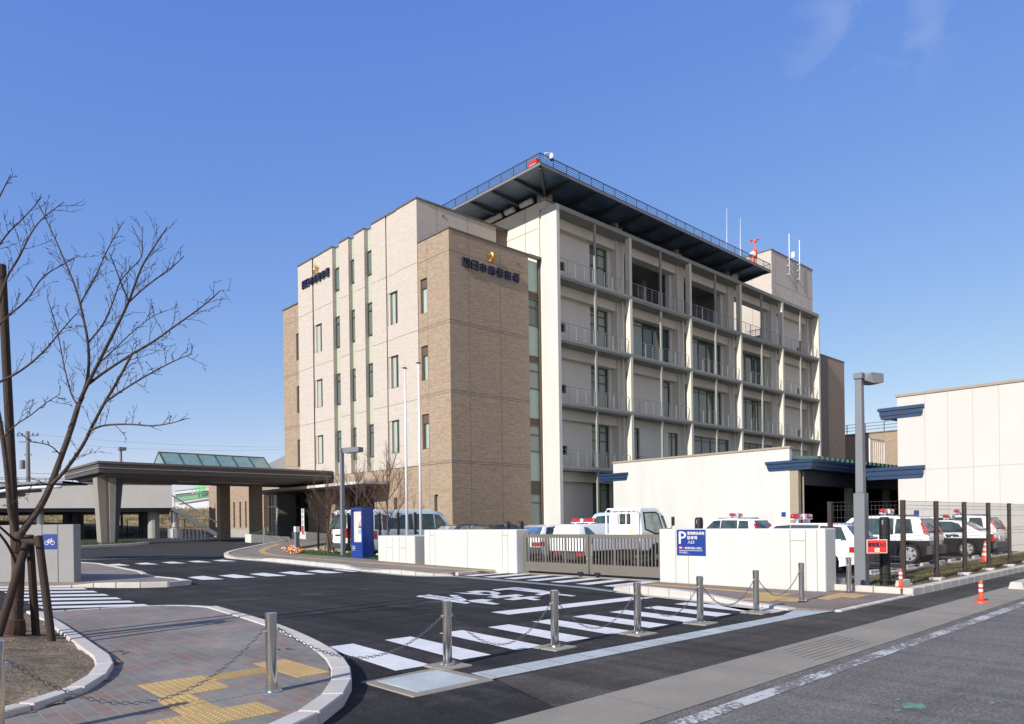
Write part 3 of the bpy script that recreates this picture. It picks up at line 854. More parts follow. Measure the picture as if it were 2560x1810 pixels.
# windows in the cream wall
for a, b in FL:
    window(ST, 'x', XF + .14, 35.76, 36.86, a, b, mull=[36.13], curtain=[(.36, .72)])
    window(ST, 'x', XF + .14, 44.98, 46.05, a, b, mull=[45.3], curtain=[(.3, .95)])
# the three glazed slots
XS = XF + .26
for y0, y1 in ((38.55, 39.39), (40.6, 41.32), (42.5, 43.4)):
    segs = [(17.33, 18.83), (13.52, 15.57), (9.69, 11.75), (5.87, 7.92)]
    mb = MB(); zc = zb
    for a, b in sorted(segs):
        mb.quad((XS, y0, zc), (XS, y1, zc), (XS, y1, a), (XS, y0, a)); zc = b
    mb.quad((XS, y0, zc), (XS, y1, zc), (XS, y1, ztop), (XS, y0, ztop))
    for z in (zb, 18.83, 16.5): mb.box(XS - .03, XS, y0, y0 + .06, z, ztop if z == 18.83 else z + .9)
    build_each(mb, 'spandrel_panel', 'spandrel', ST)
    for a, b in segs: window(ST, 'x', XS - .02, y0 + .003, y1 - .003, a, b, trans=[b - .5] if b < 17 else [], fw=.06)

# --- brown tiled blocks
mb = MB()
slots = [(36.12, 36.46, 2.0, 3.2), (32.12, 32.47, 2.0, 3.23)]
wall(mb, 'x', XF, 30.85, 33.7, 4.95, 17.65, [(32.87, 33.5, a, b) for a, b in FL], .18)
wall(mb, 'x', XF, 30.85, 38.5, -.2, 4.95, slots, .2)
mb.quad((XF, 38.5, -.2), (XF, 38.5, 4.95), (XF + 1.2, 38.5, 4.95), (XF + 1.2, 38.5, -.2))
wall(mb, 'x', XF, 38.5, 43.45, 4.0, 4.95); wall(mb, 'x', XF, 43.45, 47.25, -.2, 4.95); wall(mb, 'x', XF, 47.25, 54.6, 4.2, 4.95)
mb.quad((XF, 43.45, -.2), (XF, 43.45, 4.95), (XF + 1.2, 43.45, 4.95), (XF + 1.2, 43.45, -.2))
mb.quad((XF, 47.25, -.2), (XF, 47.25, 4.95), (XF + 1.6, 47.25, 4.95), (XF + 1.6, 47.25, -.2))
wall(mb, 'x', XF + .02, 48.3, 50.87, 4.95, 17.62, [(48.34, 48.8, a, b) for a, b in FL], .15)
mb.quad((XF + .02, 50.87, 4.9), (40, 50.87, 4.9), (40, 50.87, 17.62), (XF + .02, 50.87, 17.62))
wall(mb, 'y', 30.85, XF, 30.42, -.2, 17.65)
mb.build('brown_wall', 'brick_tile', ST)
mb = MB()
for x in (25.77, 28.13): mb.box(x - .013, x + .013, 30.847, 30.86, 0, 17.65)
for z in (16.48, 12.72, 12.58, 8.89, 8.76, 5.05, 4.93):
    mb.box(XF - .003, 30.42, 30.846, 30.86, z - .013, z + .013); mb.box(XF - .004, XF + .01, 30.85, 33.7, z - .012, z + .012)
    if z < 17: mb.box(XF + .016, XF + .03, 48.3, 50.87, z - .012, z + .012)
mb.box(XF - .003, XF + .01, 32.84, 32.865, 0, 17.65); mb.box(XF + .017, XF + .03, 48.82, 48.84, 4.95, 17.6)
mb.box(XF - .01, XF + .02, 30.85, 54.6, 4.93, 4.96)
mb.build('joint_lines', 'coping', ST)
for a, b in FL:
    window(ST, 'x', XF + .18, 32.87, 33.5, a, b - .48, glass='block_glass' if a > 13 else 'window_glass', curtain=None if a > 13 else [(.4, .8)])
    mb = MB(); mb.box(XF + .1, XF + .18, 32.87, 33.5, b - .48, b); build_each(mb, 'louver', 'brown_louver', ST)
    window(ST, 'x', XF + .17, 48.34, 48.8, a, b, trans=[b - .5], glass='block_glass')
for s in slots: window(ST, 'x', XF + .2, *s, glass='block_glass', fw=.03)
# small vent caps
mb = MB()
for p in ((25.9 + .35, 33.66, 19.75), (29.55, 30.81, 16.95)): mb.lathe([(.07, 0), (.07, .05)], p, 12, 'y')
build_each(mb, 'vent_cap', 'coping', ST)
# glazed corner strip beside the brown block
mb = MB()
YG = 31.0
for a, b in ((15.58, 17.45), (11.7, 13.5), (7.91, 9.67), (4.12, 5.87)): mb.quad((30.44, YG, a), (31.36, YG, a), (31.36, YG, b), (30.44, YG, b))
build_each(mb, 'spandrel_panel', 'green_panel', ST)
mb = MB()
for a, b in ((15.15, 15.58), (11.34, 11.7), (7.5, 7.91), (3.35, 4.12)): mb.box(30.44, 31.36, YG - .03, YG + .05, a, b)
build_each(mb, 'louver', 'brown_louver', ST)
for a, b, t in ((13.5, 15.15, 14.62), (9.67, 11.34, 10.77), (5.87, 7.5, 6.9), (.3, 3.35, 2.8)):
    window(ST, 'y', YG, 30.43, 31.37, a, b, trans=[t], fw=.06, glass='window_glass', curtain=[(0, 1)] if a < 12 else None)
mb = MB()
mb.box(31.37, 31.5, 30.86, 31.05, 0, 17.58)
mb.build('window_jamb', 'bronze_frame', ST)
# red access triangle on the glass
mb = MB(); mb.prism([(30.72, 14.42), (30.9, 14.42), (30.81, 14.24)], YG - .012, YG - .004, 'y'); mb.build('access_mark', 'sign_red', ST)

# --- balcony grid
YB0, YW = 29.4, 30.75
COLX = [31.53, 38.53, 45.61, 52.74, 59.78, 66.86]
SL = [4.85, 8.69, 12.52, 16.36]
mb = MB(); mb.box(31.42, 31.68, YB0, 30.68, -.1, 20.6); build_each(mb, 'end_fin', 'white_wall', ST)
mb = MB(); mb.box(31.52, 31.9, 30.68, 30.86, -.1, 20.55); mb.box(31.5, 31.56, 30.68, 31.05, -.1, 17.6); build_each(mb, 'corner_pier', 'cream_wall', ST)
mb = MB()
for x in COLX[1:-1]: mb.box(x - .125, x + .125, YB0, 29.76, 0, 20.33)
build_each(mb, 'balcony_fin', 'cream_wall', ST)
mb = MB(); mb.box(66.76, 67.05, YB0, 31.3, 0, 20.6); build_each(mb, 'end_fin', 'cream_wall', ST)
for z in SL:
    mb = MB(); mb.box(31.68, 66.76, YB0 + .03, YW, z - .135, z + .135); mb.box(31.68, 66.76, YB0 - .01, YB0 + .03, z - .02, z + .16); mb.build('balcony_slab', 'slab_concrete', ST)
mb = MB(); mb.box(31.68, 66.76, YB0 - .01, 31.2, 20.33, 20.6); mb.build('roof_edge', 'slab_concrete', ST)
FLO = [0.1] + [z + .135 for z in SL]; CEI = [z - .135 for z in SL] + [20.33]
# inner wall with its openings
mb = MB(); holes = []
bays = COLX
def op(x0, x1, z0, z1, d=.22): holes.append((x0, x1, z0, z1, d))
WIN = []
for f in range(5):
    lo, hi = FLO[f], CEI[f] - .6
    op(35.95, 37.78, lo, hi); WIN.append((35.95, 37.78, lo, hi, (36.9,), (hi - .45, lo + 1.95), 'door'))
    if f: op(33.02, 33.56, lo + .85, lo + 1.4); WIN.append((33.02, 33.56, lo + .85, lo + 1.4, (33.29,), (), 'vent'))
for f in (1, 2, 3, 4):
    lo, hi = FLO[f], CEI[f] - .6
    for b in (1, 2, 3, 4):
        c = bays[b]
        if f == 1 and b < 4: continue
        if f == 4 and b in (1, 2, 3):
            op(c + .75, c + 6.35, lo, hi, .35); continue
        op(c + .5, c + 1.45, lo, hi); WIN.append((c + .5, c + 1.45, lo, hi, (), (hi - .45, lo + 1.9), 'door'))
        if b == 4:
            op(c + 5.42, c + 5.92, lo + .45, lo + 1.05); WIN.append((c + 5.42, c + 5.92, lo + .45, lo + 1.05, (), (), 'vent')); continue
        if f == 2 and b == 1: op(c + 5.1, c + 6.36, lo, hi); WIN.append((c + 5.1, c + 6.36, lo, hi, (c + 5.6,), (hi - .4,), 'win')); continue
        op(c + 2.0, c + 6.36, lo + .03, hi); WIN.append((c + 2.0, c + 6.36, lo + .03, hi, (c + 3.3, c + 4.47, c + 5.35), (hi - .3,), 'wide'))
wall(mb, 'y', YW, 31.6, 66.8, 0, 20.33, holes, .22)
mb.build('balcony_wall', 'cream_wall', ST)
for x0, x1, z0, z1, mu, tr, k in WIN:
    gl = 'dark_glass' if k == 'vent' else ('teal_glass' if (k == 'wide' and z0 > 10) else 'window_glass')
    cu = {'wide': [(.02, .27)] if z0 > 12 else [(.02, .5), (.78, .98)], 'win': [(.4, .95)], 'door': [(.55, .9)], 'vent': None}[k]
    window(ST, 'y', YW + .2, x0, x1, z0, z1, mull=mu, trans=tr, glass=gl, curtain=cu, fw=.06)
# second storey front wall, flush with the piers
mb = MB(); h2 = [(39.9, 40.46, 5.2, 7.98), (43.86, 45.1, 5.6, 7.98), (47.2, 52.2, 6.0, 7.98), (54.5, 59.4, 6.0, 7.98)]
wall(mb, 'y', 30.3, 38.93, 59.38, 4.985, 8.555, h2, .2); mb.build('balcony_wall', 'cream_wall', ST)
for a, b, c, d in h2:
    mu = [a + (b - a) * t for t in ((.5,) if b - a < 2 else (.25, .5, .75))] if b - a > 1 else []
    window(ST, 'y', 30.48, a, b, c, d, mull=mu, trans=[d - .3], curtain=[(0, .45), (.55, .95)] if b - a > 2 else [(.1, .9)])
# pilasters and downstand beams
mb = MB()
for x in COLX[1:]:
    for lo, hi in zip(FLO, CEI): mb.box(x - .42 - (.12 if x > 66 else 0), x + .4 if x < 66 else 66.75, 30.25, YW - .004, lo, hi)
build_each(mb, 'pilaster', 'cream_wall', ST)
mb = MB()
for f in range(5):
    for b in range(5):
        if f == 1 and 0 < b < 4: continue
        mb.box(COLX[b] + (.41 if b else .15), COLX[b + 1] - .425, 30.36, YW - .004, CEI[f] - .6, CEI[f] - .002)
build_each(mb, 'beam', 'cream_wall', ST)
# slender posts between slabs and balustrades
for b in range(5):
    x = COLX[b] + 3.47
    mb = MB()
    for lo, hi in zip(FLO[:], CEI): mb.box(x - .075, x + .075, YB0 + .04, YB0 + .16, lo, hi)
    build_each(mb, 'post', 'slab_concrete', ST)
for f in range(1, 5):
    lo = FLO[f]
    for b in range(5):
        x0, x1 = COLX[b] + .14, COLX[b + 1] - .15; y = YB0 + .12; mb = MB()
        if b == 4: x1 = 66.72
        mb.tube([(x0, y, lo + .98), (x1 - .2, y, lo + .98), (x1 - .06, y, lo + .92), (x1 - .02, y, lo + .8), (x1 - .02, y, lo + .02)], .021, 5)
        for k in range(5): mb.bar((x0, y, lo + .1 + k * .17), (x1 - .02, y, lo + .1 + k * .17), .011)
        xm = COLX[b] + 3.47
        for xx, w in ((x0 + 1.55, .05), (xm - .17, .05), (xm + .17, .05), (xm + 1.75, .05)): mb.box(xx - w, xx + w, y - .012, y + .012, lo, lo + .96)
        for xx in (x0 + .8, x0 + 2.35, xm + .95, xm + 2.6): mb.box(xx - .014, xx + .014, y - .01, y + .01, lo, lo + .97)
        mb.build('railing', 'rail_grey', ST)
for x in COLX[1:]:
    mb = MB()
    mb.tube([(x - .21, 29.95, .1), (x - .21, 29.95, 20.3)], .04, 8)
    mb.build('rain_pipe', 'cream_wall', ST, smooth=True)
# open loggia behind the top storey
mb = MB()
mb.box(39.2, 61.5, 31.12, 37.2, 16.3, 16.5)
mb.box(39.2, 53.0, 31.12, 37.2, 20.2, 20.34)
mb.quad((39.2, 37.2, 16.5), (61.5, 37.2, 16.5), (61.5, 37.2, 20.3), (39.2, 37.2, 20.3))
mb.box(39.0, 39.2, 31.1, 37.2, 16.5, 20.3); mb.box(53.0, 53.2, 31.1, 37.2, 16.5, 20.3); mb.box(45.3, 45.9, 33.5, 34.1, 16.5, 20.2); mb.box(52.4, 53.0, 33.5, 34.1, 16.5, 20.2)
mb.build('loggia', 'concrete', ST)
mb = MB()
for x in (40.4, 47.4): mb.box(x, x + 1.4, 31.9, 32.9, 16.5, 17.9)
mb.box(56.6, 57.7, 33, 33.4, 16.5, 18.1)
build_each(mb, 'plant_unit', 'dark_steel', ST)
# penthouse wall under the deck
mb = MB()
mb.box(31.42, 31.62, 30.86, 46, 17.0, 21.1); mb.box(31.42, 32.1, 30.36, 30.858, 20.62, 21.08)
mb.build('penthouse_wall', 'cream_wall', ST)
mb = MB()
for x in (31.75, 38.53, 45.61, 52.74): mb.box(x - .34, x + .34, 30.34, 31.0, 20.62 if x > 32 else 21.12, 21.6)
build_each(mb, 'deck_column', 'concrete', ST)
mb = MB(); mb.box(32.2, 55.0, 31.9, 32.1, 20.34, 21.6); mb.box(54.9, 55.1, 32.1, 46, 20.34, 21.6); build_each(mb, 'plant_screen', 'dark_steel', ST)
mb = MB(); mb.box(31.405, 31.43, 32.05, 32.075, 17.6, 21.1); mb.box(31.405, 31.43, 34.8, 34.825, 17.6, 21.1); mb.box(31.405, 31.43, 30.9, 46, 19.55, 19.57); mb.build('joint_lines', 'grey_joint', ST)
mb = MB(); mb.box(30.45, 31.41, 33.74, 33.85, 17.6, ztop - .05); build_each(mb, 'louver', 'brown_louver', ST)
# roof deck on brackets
DX0, DX1, DY0, DY1, DZ = 28.85, 55.45, 28.2, 47.0, 21.62
DK = MB().box(DX0 + .1, DX1 - .1, DY0 + .1, DY1, DZ, DZ + .06).build('roof_deck', 'soffit_deck', ST)
mb = MB()
for x in [31.5 + 2.36 * k for k in range(11)]:
    mb.prism([(DY0 + .12, DZ - .002), (30.9, DZ - .002), (30.9, DZ - .34), (30.3, DZ - .34), (DY0 + .12, DZ - .1)], x - .07, x + .07, 'x')
for y in [30.4 + 1.98 * k for k in range(9)]:
    mb.prism([(DX0 + .12, DZ - .003), (31.7, DZ - .003), (31.7, DZ - .34), (31.2, DZ - .34), (DX0 + .12, DZ - .1)], y - .07, y + .07, 'y')
mb.bar((DX0 + .15, DY0 + .15, DZ - .06), (31.5, 30.4, DZ - .2), .16, .22)
build_each(mb, 'bracket', 'dark_steel', DK)
mb = MB()
mb.box(DX0, DX0 + .1, DY0, DY1, DZ - .05, DZ + .1); mb.box(DX0 + .1, DX1, DY0, DY0 + .1, DZ - .05, DZ + .1); mb.box(DX1 - .1, DX1, DY0 + .1, DY1, DZ - .05, DZ + .1)
mb.build('edge_channel', 'lamp_grey', DK)
mb = MB()
mb.box(DX0 + .02, DX1, DY0 + .01, DY0 + .08, DZ + .1, DZ + .17); mb.box(DX0 + .01, DX0 + .08, DY0 + .08, DY1, DZ + .1, DZ + .17)
zr = DZ + .17
for k in range(4):
    z = zr + .12 + k * .12; r_ = .009 if k < 3 else .022
    mb.bar((DX0 + .05, DY0 + .05, z), (DX1 - .05, DY0 + .05, z), r_ * 2); mb.bar((DX0 + .05, DY0 + .05, z), (DX0 + .05, DY1, z), r_ * 2)
    mb.bar((DX1 - .05, DY0 + .05, z), (DX1 - .05, 33, z), r_ * 2)
n = 24
for k in range(n + 1):
    x = DX0 + .05 + (DX1 - DX0 - .1) * k / n; mb.box(x - .016, x + .016, DY0 + .035, DY0 + .065, zr - .1, zr + .48)
for k in range(1, 18):
    y = DY0 + .05 + k * 1.08; mb.box(DX0 + .035, DX0 + .065, y - .016, y + .016, zr - .1, zr + .48)
mb.build('railing', 'dark_steel', DK)
mb = MB()
for a, b in ((31.2, 32.2), (32.8, 33.6), (34.0, 38.4)): mb.tube([(31.2, a, 21.28), (31.2, b, 21.28)], .17, 12)
for k in range(10): mb.tube([(32.4 + k * 2.36, 30.75, 21.22), (34.4 + k * 2.36, 30.75, 21.22)], .2, 12)
build_each(mb, 'roof_duct', 'pipe_white', ST, smooth=True)
# stair tower
mb = MB(); mb.box(61.6, 69.85, 31.3, 37.2, 16.4, 25.85); mb.build('stair_tower', 'cream_tile', ST)
mb = MB(); mb.box(61.54, 69.91, 31.24, 37.26, 25.85, 25.95); build_each(mb, 'coping', 'coping', ST)
mb = MB()
for x in (62.35, 65.6, 68.9): mb.box(x - .012, x + .012, 31.296, 31.31, 16.5, 25.85)
for y in (33.2, 35.2): mb.box(61.596, 61.61, y - .012, y + .012, 16.5, 25.85)
mb.box(61.596, 69.86, 31.295, 31.31, 23.0, 23.03); mb.build('joint_lines', 'grey_joint', ST)
# east wing, roofs and the back
mb = MB(); mb.box(67.06, 73.2, 31.302, 44, 0, 17.9); mb.build('east_wing', 'grey_brick', ST)
mb = MB(); mb.box(73.2, 77.1, 31.3, 44, 0, 17.9); mb.build('east_wing', 'brick_tile', ST)
mb = MB(); mb.box(67.06, 77.15, 31.25, 44.05, 17.9, 17.97)
for z in (4.9, 8.75, 12.6): pass
build_each(mb, 'coping', 'coping', ST)
mb = MB()
for z in (16.3, 12.5, 8.7, 4.9): mb.box(67.06, 77.1, 31.295, 31.31, z, z + .025)
mb.build('joint_lines', 'coping', ST)
mb = MB()
mb.box(24.9, 31.4, 34.2, 48.2, 19.4, 19.6); mb.box(24.9, 30.6, 31.3, 33.69, 17.0, 17.2); mb.box(31.7, 39, 31.3, 47.5, 20.34, 20.5); mb.box(39, 61.5, 37.3, 47.5, 20.34, 20.5)
mb.box(24.9, 66.8, 47.6, 47.9, 0, 16.4); mb.box(66.5, 66.7, 31.3, 47.6, 0, 16.3); mb.box(25, 36, 48.35, 50.8, 16.9, 17.1)
build_each(mb, 'roof', 'concrete', ST)

# --- entrance side, ground storey
mb = MB(); mb.box(22.5, XF - .004, 36.85, 52.6, 4.03, 4.2); mb.build('entrance_eave', 'white_wall', ST)
mb = MB(); mb.box(22.6, XF - .002, 36.95, 52.5, 3.97, 4.028); mb.build('eave_soffit', 'coping', ST)
window(ST, 'x', XF + 1.2, 38.5, 43.45, .45, 4.0, mull=(39.7, 41.0, 42.2), trans=(2.6,), glass='dark_glass', fw=.09, name='entrance_glazing')
window(ST, 'x', XF + 1.6, 47.25, 52.3, .7, 4.2, mull=(48.5, 49.9, 51.2), trans=(2.95,), glass='dark_glass', fw=.09, name='entrance_glazing')
window(ST, 'x', XF + .4, 52.5, 54.5, .7, 4.1, mull=(53.2, 53.9), trans=(3.1,), glass='dark_glass', fw=.09, name='entrance_glazing')
mb = MB(); mb.box(XF + .05, XF + 1.75, 52.3, 52.5, .3, 4.2); mb.box(XF + .4, XF + 1.75, 54.5, 54.6, .3, 4.2); mb.box(XF, XF + .4, 38.4, 38.6, 0, 4.0); build_each(mb, 'entrance_pier', 'concrete', ST)
# low wing beyond
slit = [(57.85, 58.15, 1.5, 3.65), (58.95, 59.3, 1.5, 3.65), (60.2, 60.55, 1.5, 3.65)]
mb = MB(); wall(mb, 'x', XF, 54.6, 66, 0, 5.2, slit, .2); wall(mb, 'y', 54.6, XF, XF + 2, 0, 5.2); mb.build('low_wing', 'brick_tile', ST)
for s in slit: window(ST, 'x', XF + .2, *s, glass='dark_glass', fw=.04)
mb = MB(); mb.prism([(50.9, 4.95), (66, 4.95), (66, 5.5), (57, 6.1), (50.9, 7.0)], XF + .3, XF + 12, 'x'); mb.build('low_wing_roof', 'grey_siding', ST)
mb = MB(); mb.box(XF - .004, XF + .01, 54.6, 66, .6, 1.35); mb.build('plinth', 'concrete', ST)

# --- letters, emblems and rooftop equipment: things of their own
def wall_sign(name, label, c, ux, w, h, gap):
    n = Vector(ux).cross(Vector((0, 0, 1)))
    t = thing(name, c, label, 'lettering', 'building name signs')
    for k, ch in enumerate('四日市南警察署'):
        mb = MB(); cc = Vector(c) + Vector(ux) * gap * (k - 3) + n * .07
        put_text(mb, ch, 1, cc, ux, (0, 0, 1), .05, w=w, h=h, bold=.008)
        mb.build('character', 'navy_letter', t, recalc=False)
def emblem(c, ux, s, label):
    n = Vector(ux).cross(Vector((0, 0, 1))); u = Vector(ux); z = Vector((0, 0, 1)); mb = MB(); c = Vector(c)
    for k in range(10):
        a = R(90 + 36 * k); d = u * math.cos(a) + z * math.sin(a); big = k % 2 == 0; sp = R(15 if big else 8); l = .52 if big else .42
        e0 = u * math.cos(a - sp) + z * math.sin(a - sp); e1 = u * math.cos(a + sp) + z * math.sin(a + sp)
        b0, r0, r1, tip = c + n * .03, c + e0 * s * l * .8 + n * .03, c + e1 * s * l * .8 + n * .03, c + d * s * l + n * .03
        top = c + d * s * l * .55 + n * (.15 if big else .09)
        mb.add([b0 + n * .1, r0, tip, r1, top], [(0, 1, 4), (1, 2, 4), (2, 3, 4), (3, 0, 4)])
    mb.lathe([(s * .12, .1), (s * .1, .16), (s * .04, .19)], (0, 0, 0), 12, 'z')
    L = len(mb.v) - 36
    for i in range(L, len(mb.v)):
        p = Vector(mb.v[i]); mb.v[i] = tuple(c + u * p.x + z * p.y + n * p.z)
    return tag(mb.build('emblem', 'gold', None, off=c), label, 'emblem', 'gold wall emblems')
wall_sign('building_sign', 'navy raised characters spelling the station name on the shaded brown wall', (27.45, 30.85, 16.04), (1, 0, 0), .5, .5, .635)
wall_sign('building_sign', 'navy raised characters spelling the station name on the sunlit cream wall', (XF - .04, 45.6, 18.66), (0, -1, 0), .44, .55, .56)
emblem((27.45, 30.8, 16.78), (1, 0, 0), .72, 'gold rayed emblem above the characters on the shaded brown wall')
emblem((XF - .06, 45.58, 19.28), (0, -1, 0), .75, 'gold rayed emblem above the characters on the sunlit cream wall')
for x, l, zt in ((64.68, 'white aerial pole clamped to the stair tower, taller of the two', 28.05), (66.75, 'white aerial pole beside a small box at the stair tower top, shorter of the two', 28.0)):
    t = thing('aerial_pole', (x, 31.1, 24.1), l, 'antenna', 'white aerial poles')
    mb = MB(); mb.tube([(x, 31.1, 24.1), (x, 31.1, zt)], [.055, .04], 8); mb.build('pole', 'sign_white', t, smooth=True)
    for z in (24.25, 25.05, 25.65): mb = MB(); mb.box(x - .1, x + .1, 31.05, 31.3, z, z + .1); mb.build('clamp', 'silver_steel', t)
mb = MB(); mb.box(66.35, 66.62, 31.4, 31.7, 26.35, 26.9); mb.box(66.46, 66.5, 31.5, 31.56, 25.9, 26.35)
tag(mb.build('tower_box', 'sign_white', None, off=(66.5, 31.5, 25.95)), 'small white equipment box on the stair tower edge', 'box')
for (px, py0, py1), l in (((1817, 640, 520), 'thin white whip aerial rising behind the deck railing, left one'), ((1851, 660, 545), 'thinnest grey whip aerial rising behind the deck railing, right one')):
    a, b = pd(px, py0, 56), pd(px, py1, 56); a.z = DZ + 1.08
    mb = MB(); mb.tube([a - Vector((0, 0, 1.0)), b], [.035, .012], 6)
    tag(mb.build('whip_aerial', 'sign_white', None, off=a - Vector((0, 0, 1.0))), l, 'antenna', 'whip aerials')
# siren: orange horn cluster at the deck's far end
p = pd(1885, 636, 61.0)
t = thing('siren', p - Vector((0, 0, .9)), 'orange red warning siren with a spinning vane on top, by the stair tower', 'siren')
mb = MB(); mb.lathe([(.26, -.3), (.26, .3), (.22, .34)], p, 14); mb.box(p.x - .05, p.x + .05, p.y - .05, p.y + .05, p.z - 1.0, p.z - .3); mb.build('body', 'orange_red', t, smooth=False)
mb = MB(); mb.lathe([(.08, 0), (.28, .36), (.3, .4)], p + Vector((-.65, 0, -.1)), 14, 'x'); mb.build('horn', 'sign_white', t)
mb = MB(); mb.lathe([(.2, -.2), (.2, .16)], p + Vector((-.55, -.2, -.7)), 12); mb.build('horn', 'orange_red', t)
mb = MB(); mb.tube([p + Vector((.15, 0, .4)), p + Vector((.15, 0, 1.25))], .045, 6)
for k in range(3):
    a = 2.1 * k + .3; q = p + Vector((.15 + .32 * math.cos(a), .32 * math.sin(a), 1.2)); mb.bar(p + Vector((.15, 0, 1.2)), q, .04); mb.lathe([(.03, -.12), (.13, .0), (.03, .1)], q, 8)
mb.build('vane', 'orange_red', t)
# red speaker box and dome camera at the deck corner
t = thing('speaker_box', (29.3, 28.9, 21.7), 'red hooded box standing inside the deck railing corner', 'box')
mb = MB(); mb.prism([(28.62, 21.8), (29.3, 21.8), (29.3, 22.1), (29.1, 22.17), (28.62, 22.17)], 29.0, 29.35, 'x'); mb.build('casing', 'sign_red', t)
mb = MB(); mb.box(28.985, 28.998, 28.7, 29.2, 21.88, 21.91); mb.build('stripe', 'sign_white', t)
t = thing('dome_camera', (29.6, 28.1, 22.2), 'white dome camera on an arm at the deck corner', 'camera')
mb = MB(); mb.lathe([(.03, .34), (.1, .3), (.13, .08), (.13, 0)], (29.65, 28.05, 22.1), 12); mb.bar((29.3, 28.25, 22.05), (29.3, 28.25, 22.4), .03); mb.bar((29.3, 28.25, 22.42), (29.65, 28.05, 22.44), .03); mb.build('housing', 'sign_white', t, smooth=True)
mb = MB(); mb.lathe([(.12, 0), (.1, -.07), (.03, -.12)], (29.65, 28.05, 22.1), 12); mb.build('dome', 'black_gloss', t, smooth=True)
# ------------------------------------------------------------------ porch, car deck and other buildings
PC = thing('porte_cochere', (17, 47, .7), 'flat roofed drive-through porch with glazed ridge lantern and flared column', 'porch')
mb = MB()
mb.box(10.3, 24.2, 43.6, 51.6, 4.62, 5.12); mb.build('roof', 'porch_fascia', PC)
mb = MB(); mb.box(10.22, 24.28, 43.52, 51.68, 5.122, 5.24); mb.build('roof_edge', 'coping', PC)
mb = MB(); mb.box(10.25, 24.25, 43.55, 43.598, 4.86, 4.9); mb.box(10.25, 10.298, 43.6, 51.6, 4.86, 4.9); mb.build('fascia_trim', 'slab_concrete', PC)
mb = MB(); mb.prism([(44.0, 4.618), (51.2, 4.618), (50.2, 4.42), (45.0, 4.42)], 10.8, 23.9, 'x'); mb.build('soffit', 'soffit', PC)
mb = MB()
for x0, x1 in ((15.2, 16.4), (17.2, 20.6)): mb.box(x0, x1, 46.0, 46.14, 4.38, 4.419)
build_each(mb, 'light_fitting', 'sign_white', PC)
mb = MB(); mb.prism([(46.9, 5.5), (49.1, 5.5), (48.0, 6.3)], 14.7, 21.5, 'x'); LN = mb.build('ridge_lantern', 'skylight', PC)
mb = MB()
for k in range(7):
    x = 14.7 + k * 6.8 / 6
    mb.bar((x, 46.88, 5.5), (x, 48.0, 6.32), .06); mb.bar((x, 49.12, 5.5), (x, 48.0, 6.32), .06)
mb.bar((14.66, 48, 6.32), (21.54, 48, 6.32), .07); mb.box(14.62, 21.58, 46.8, 49.2, 5.42, 5.5); mb.box(14.8, 21.4, 47, 49, 5.24, 5.42)
mb.build('lantern_frame', 'bronze_frame', LN)
# flared column: four leaning concrete blades round a tiled core
VC = MB().prism([(10.73, .6), (11.02, .6), (10.96, 4.44), (10.54, 4.44)], 45.0, 45.9, 'y').build('column', 'soffit', PC)
mb = MB(); mb.prism([(11.025, .6), (11.15, .6), (11.12, 4.42), (10.97, 4.42)], 45.05, 45.85, 'y'); mb.build('column_core', 'brick_tile', VC)
mb = MB(); mb.prism([(11.155, .6), (11.38, .6), (11.5, 4.43), (11.125, 4.43)], 44.95, 45.9, 'y'); mb.build('column_blade', 'concrete', VC)
mb = MB(); mb.prism([(11.385, .6), (11.55, .6), (11.9, 4.42), (11.505, 4.42)], 45.1, 45.8, 'y'); mb.build('column_slot', 'dark_steel', VC)
for x0, x1, y0, y1 in ((19.1, 19.78, 49.6, 50.25), (20.64, 21.32, 47.9, 48.55)):
    mb = MB(); mb.box(x0, x1, y0, y1, .5, 4.5); mb.build('column', 'brick_tile', PC)

for x0, y0, x1, y1, h0, h1, l in ((18.4, 43.0, 20.9, 43.9, .9, 1.12, 'low white planter wall beside the tiled porch column'), (22.3, 43.6, 23.9, 45.6, 1.05, 1.2, 'low white planter wall right of the entrance doors')):
    mb = MB(); mb.prism([(x0, .3), (x1, .3), (x1, h0), (x0, h1)], y0, y1, 'y')
    tag(mb.build('planter_wall', 'white_wall', None, off=((x0 + x1) / 2, y0, .6)), l, 'planter', 'white planter walls')


def bush(name, label, c, rx, ry, rz, n, material='leaf'):
    mb = MB()
    for _ in range(n):
        d = Vector((rnd.gauss(0, 1), rnd.gauss(0, 1), rnd.gauss(0, 1))).normalized() * rnd.uniform(.4, 1)
        p = Vector(c) + Vector((d.x * rx, d.y * ry, abs(d.z) * rz)); a = Vector((rnd.gauss(0, 1), rnd.gauss(0, 1), rnd.gauss(0, 1))).normalized(); b = a.orthogonal().normalized(); s = rnd.uniform(.03, .075)
        mb.add([p - a * s, p + b * s * .4, p + a * s, p - b * s * .4], [(0, 1, 2, 3)])
    return tag(mb.build(name, material, None, off=c, recalc=False), label, 'shrub', 'shrubs at the entrance')
bush('shrub', 'low green shrub in the planter beside the tiled porch column', (19.6, 44.1, 1.05), .9, .5, .3, 500)
bush('shrub', 'sparse dark shrub in the planter right of the entrance doors', (23.2, 45.9, 1.1), .6, .5, .7, 260)

